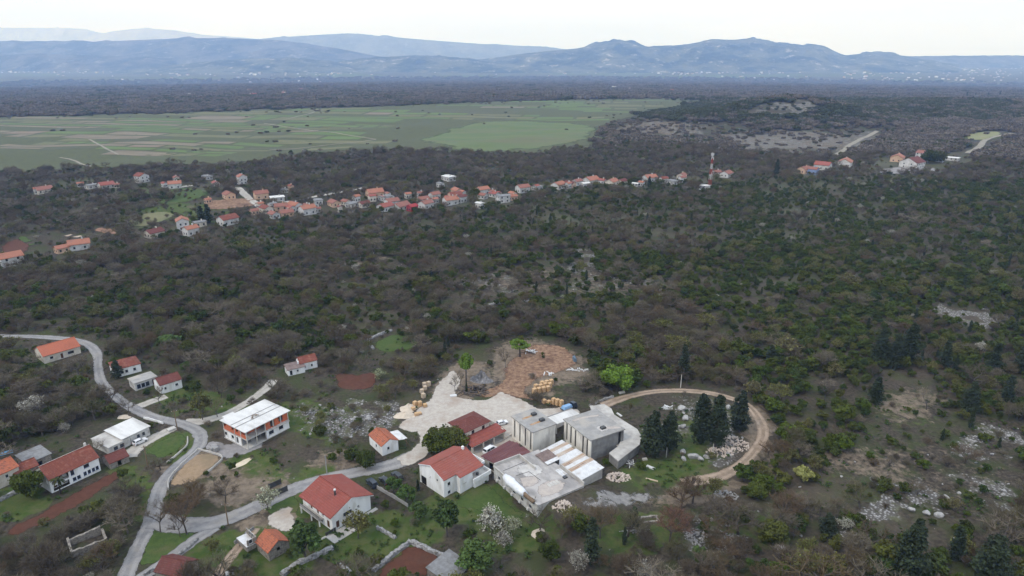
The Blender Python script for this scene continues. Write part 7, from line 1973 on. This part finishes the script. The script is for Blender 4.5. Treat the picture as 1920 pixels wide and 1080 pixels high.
def far_town():
    c = bpy.data.collections.new('town_forms')
    for k, me in enumerate(TOWN_FORMS): c.objects.link(bpy.data.objects.new('town_form_%02d' % k, me))
    g = np.random.default_rng(61); X, Y = [], []
    for (x0, x1, y0, y1), n, lb, gp in TOWN_BANDS[:6]:
        for k in range(n * 3):
            q = P(g.uniform(x0, x1), y0 + (y1 - y0) * g.random() ** 1.4); X.append(q.x + g.normal() * 20); Y.append(q.y + g.normal() * 60)
    for k in range(160):
        q = P(g.uniform(0, 1900), g.uniform(108, 150)); X.append(q.x); Y.append(q.y)
    x, y = np.array(X), np.array(Y); n = len(x)
    instancer('far_town', 'countless pale specks of houses far across the plain', 'town', c, x, y, H(x, y), g.uniform(.5, 1.2, n), g.integers(0, 4, n), g.uniform(0, 3.14, n))
far_town()

# ------------------------------------------------------------------ stones
def rock_mesh(seed, name='boulder', mat=None):
    g = random.Random(seed); bm = bmesh.new(); bmesh.ops.create_icosphere(bm, subdivisions=2, radius=1.0)
    ax = [Vector((g.uniform(-1, 1), g.uniform(-1, 1), g.uniform(-1, 1))).normalized() for _ in range(9)]; dd = [g.uniform(.45, .85) for _ in range(9)]
    for v in bm.verts:
        for a, d in zip(ax, dd):
            t = v.co.dot(a)
            if t > d: v.co -= a * (t - d) * .9
        v.co *= 1 + g.uniform(-.05, .05); v.co.z *= .72
    me = bpy.data.meshes.new(name); bm.to_mesh(me); bm.free(); me.materials.append(mat or M['limestone'])
    return me
ROCKS = [rock_mesh(k) for k in range(6)]
rock_col = bpy.data.collections.new('stone_forms')
for k, me in enumerate(ROCKS): rock_col.objects.link(bpy.data.objects.new('stone_form_%02d' % k, me))
PINK = simple('pinkish_stone', (.5, .42, .36), (.4, .33, .28), 1.5, c3=(.55, .5, .46), scale3=.8)
pink_col = bpy.data.collections.new('pink_stone_forms')
for k in range(4): pink_col.objects.link(bpy.data.objects.new('pink_stone_form_%02d' % k, rock_mesh(40 + k, 'stone', PINK)))
def stones():
    g = np.random.default_rng(9)
    x, y = jitter_grid(100, 520, 1.05, g, R(42))
    px, py, zc = warped(x, y)
    rb = blobs(px, py, RUBBLE)
    cl = np.clip(rb * (.5 * fnoise(x, y, 5) + .5 * fnoise(x + 300, y, 15) - .46) * 5.0, 0, 1)
    pr = cl * .34 + .004 * (py > 640)
    pr = np.where((py > 800) & (px > 1400), pr * 1.7 + .006, pr)
    k = (g.random(len(x)) < pr) & free(x, y, .3)
    x, y, px, py, zc, cl = x[k], y[k], px[k], py[k], zc[k], cl[k]
    n = len(x); s = (.06 + .4 * g.random(n) ** 4.5) * (.6 + 1.2 * cl)
    s = np.where((py > 820) & (px > 1250), s * 1.25, s)
    form, rz = g.integers(0, 6, n), g.uniform(0, 6.28, n)
    order = np.argsort(-s / zc)[:150]
    big = np.zeros(n, bool); big[order] = True
    for i in order:
        if not (0 < px[i] < 1920 and py[i] < 1085): continue
        o = link('boulder', ROCKS[int(form[i])]); q = float(s[i]) * 1.3
        o.location = (x[i], y[i], float(H(x[i], y[i])) + q * .25); o.rotation_euler = (g.uniform(-.3, .3), g.uniform(-.3, .3), rz[i]); o.scale = (q * g.uniform(.9, 1.4), q, q * g.uniform(.8, 1.2))
        ph = zone_of(px[i], py[i]); tag(o, 'pale limestone boulder ' + ph, 'boulder', 'limestone boulders ' + ph)
    m = ~big
    instancer('loose_stones', 'loose pale limestone rubble on the ground', 'stones', rock_col, x[m], y[m], H(x[m], y[m]) - s[m] * .05, s[m], form[m], rz[m], g.uniform(-.25, .25, (int(m.sum()), 2)))
    for (px, py, rx, ry, hgt, nn, lb, cl) in ((1160, 895, 3.4, 2.4, 1.1, 150, 'heap of pinkish broken stone below the concrete deck', pink_col), (1375, 832, 4.5, 4.5, 1.5, 190, 'sloping heap of pinkish broken stone inside the dirt track bend', pink_col), (1350, 848, 4.0, 2.6, 1.2, 120, 'heap of pale broken stone below the conifers', pink_col),
                                          (1055, 950, 2.6, 2.2, .7, 90, 'small heap of orange stone chips at the workshop corner', pink_col), (1330, 1010, 6.0, 3.6, 1.3, 220, 'broad heap of grey stone on the slope', rock_col), (1360, 930, 3.4, 2.4, .8, 90, 'grey stone heap below the end of the dirt track', rock_col)):
        c = P(px, py); a = g.uniform(0, 6.28, nn); t = np.sqrt(g.random(nn))
        xx, yy = c.x + rx * t * np.cos(a), c.y + ry * t * np.sin(a)
        instancer('stone_heap', lb, 'heap', cl, xx, yy, H(xx, yy) + hgt * (1 - t) * g.random(nn), g.uniform(.16, .42, nn), g.integers(0, 4, nn), g.uniform(0, 6.28, nn), g.uniform(-.6, .6, (nn, 2)))
    for k, (px, py, s, lb) in enumerate([(1300, 858, 1.9, 'large grey boulder below the dark conifers, broadest of the cluster'), (1313, 862, 1.5, 'large grey boulder in the cluster below the conifers, beside the broadest'), (1325, 858, 1.3, 'grey boulder at the far end of the conifer cluster'), (1281, 848, 1.2, 'grey boulder beside the short post'), (1282, 862, 1.1, 'low grey boulder before the conifer cluster'),
                                         (1280, 768, 2.0, 'big pale boulder on the bank inside the dirt track'), (1285, 786, 1.7, 'big pale boulder below the highest one on the bank'), (1279, 802, 1.6, 'big pale boulder at the foot of the bank'), (1366, 765, 1.4, 'pale boulder between the two last conifers'),
                                         (1465, 1032, 1.8, 'long grey boulder on the stony slope'), (1710, 958, 1.3, 'round white boulder beside the spreading bare tree'), (1736, 963, 1.2, 'round white boulder below its neighbour'), (1760, 968, 1.3, 'grey white boulder at the end of the boulder line'), (1775, 936, 1.3, 'pale mossy boulder above the boulder line')]):
        c = P(px, py); o = link('boulder', ROCKS[k % 6]); o.location = (c.x, c.y, c.z + s * .25); o.rotation_euler = (.1, .2, k * 1.3); o.scale = (s, s * .8, s * .85)
        tag(o, lb, 'boulder')
stones()

# ------------------------------------------------------------------ the haze over the plain
def haze():
    o = MB().box(-20800, -20800, -200, 20800, 20800, 870).build('haze', None)
    m = bpy.data.materials.new('haze_air'); m.use_nodes = True; t = m.node_tree; t.nodes.clear()
    out = t.nodes.new('ShaderNodeOutputMaterial'); v = t.nodes.new('ShaderNodeVolumePrincipled')
    v.inputs['Color'].default_value = (.33, .53, 1.0, 1); v.inputs['Absorption Color'].default_value = (1, 1, 1, 1); v.inputs['Density'].default_value = 1.0e-4; v.inputs['Anisotropy'].default_value = .1
    t.links.new(v.outputs['Volume'], out.inputs['Volume'])
    o.data.materials.append(m)
    tag(o, 'pale blue haze filling the air over the plain', 'haze', kind='stuff')
haze()
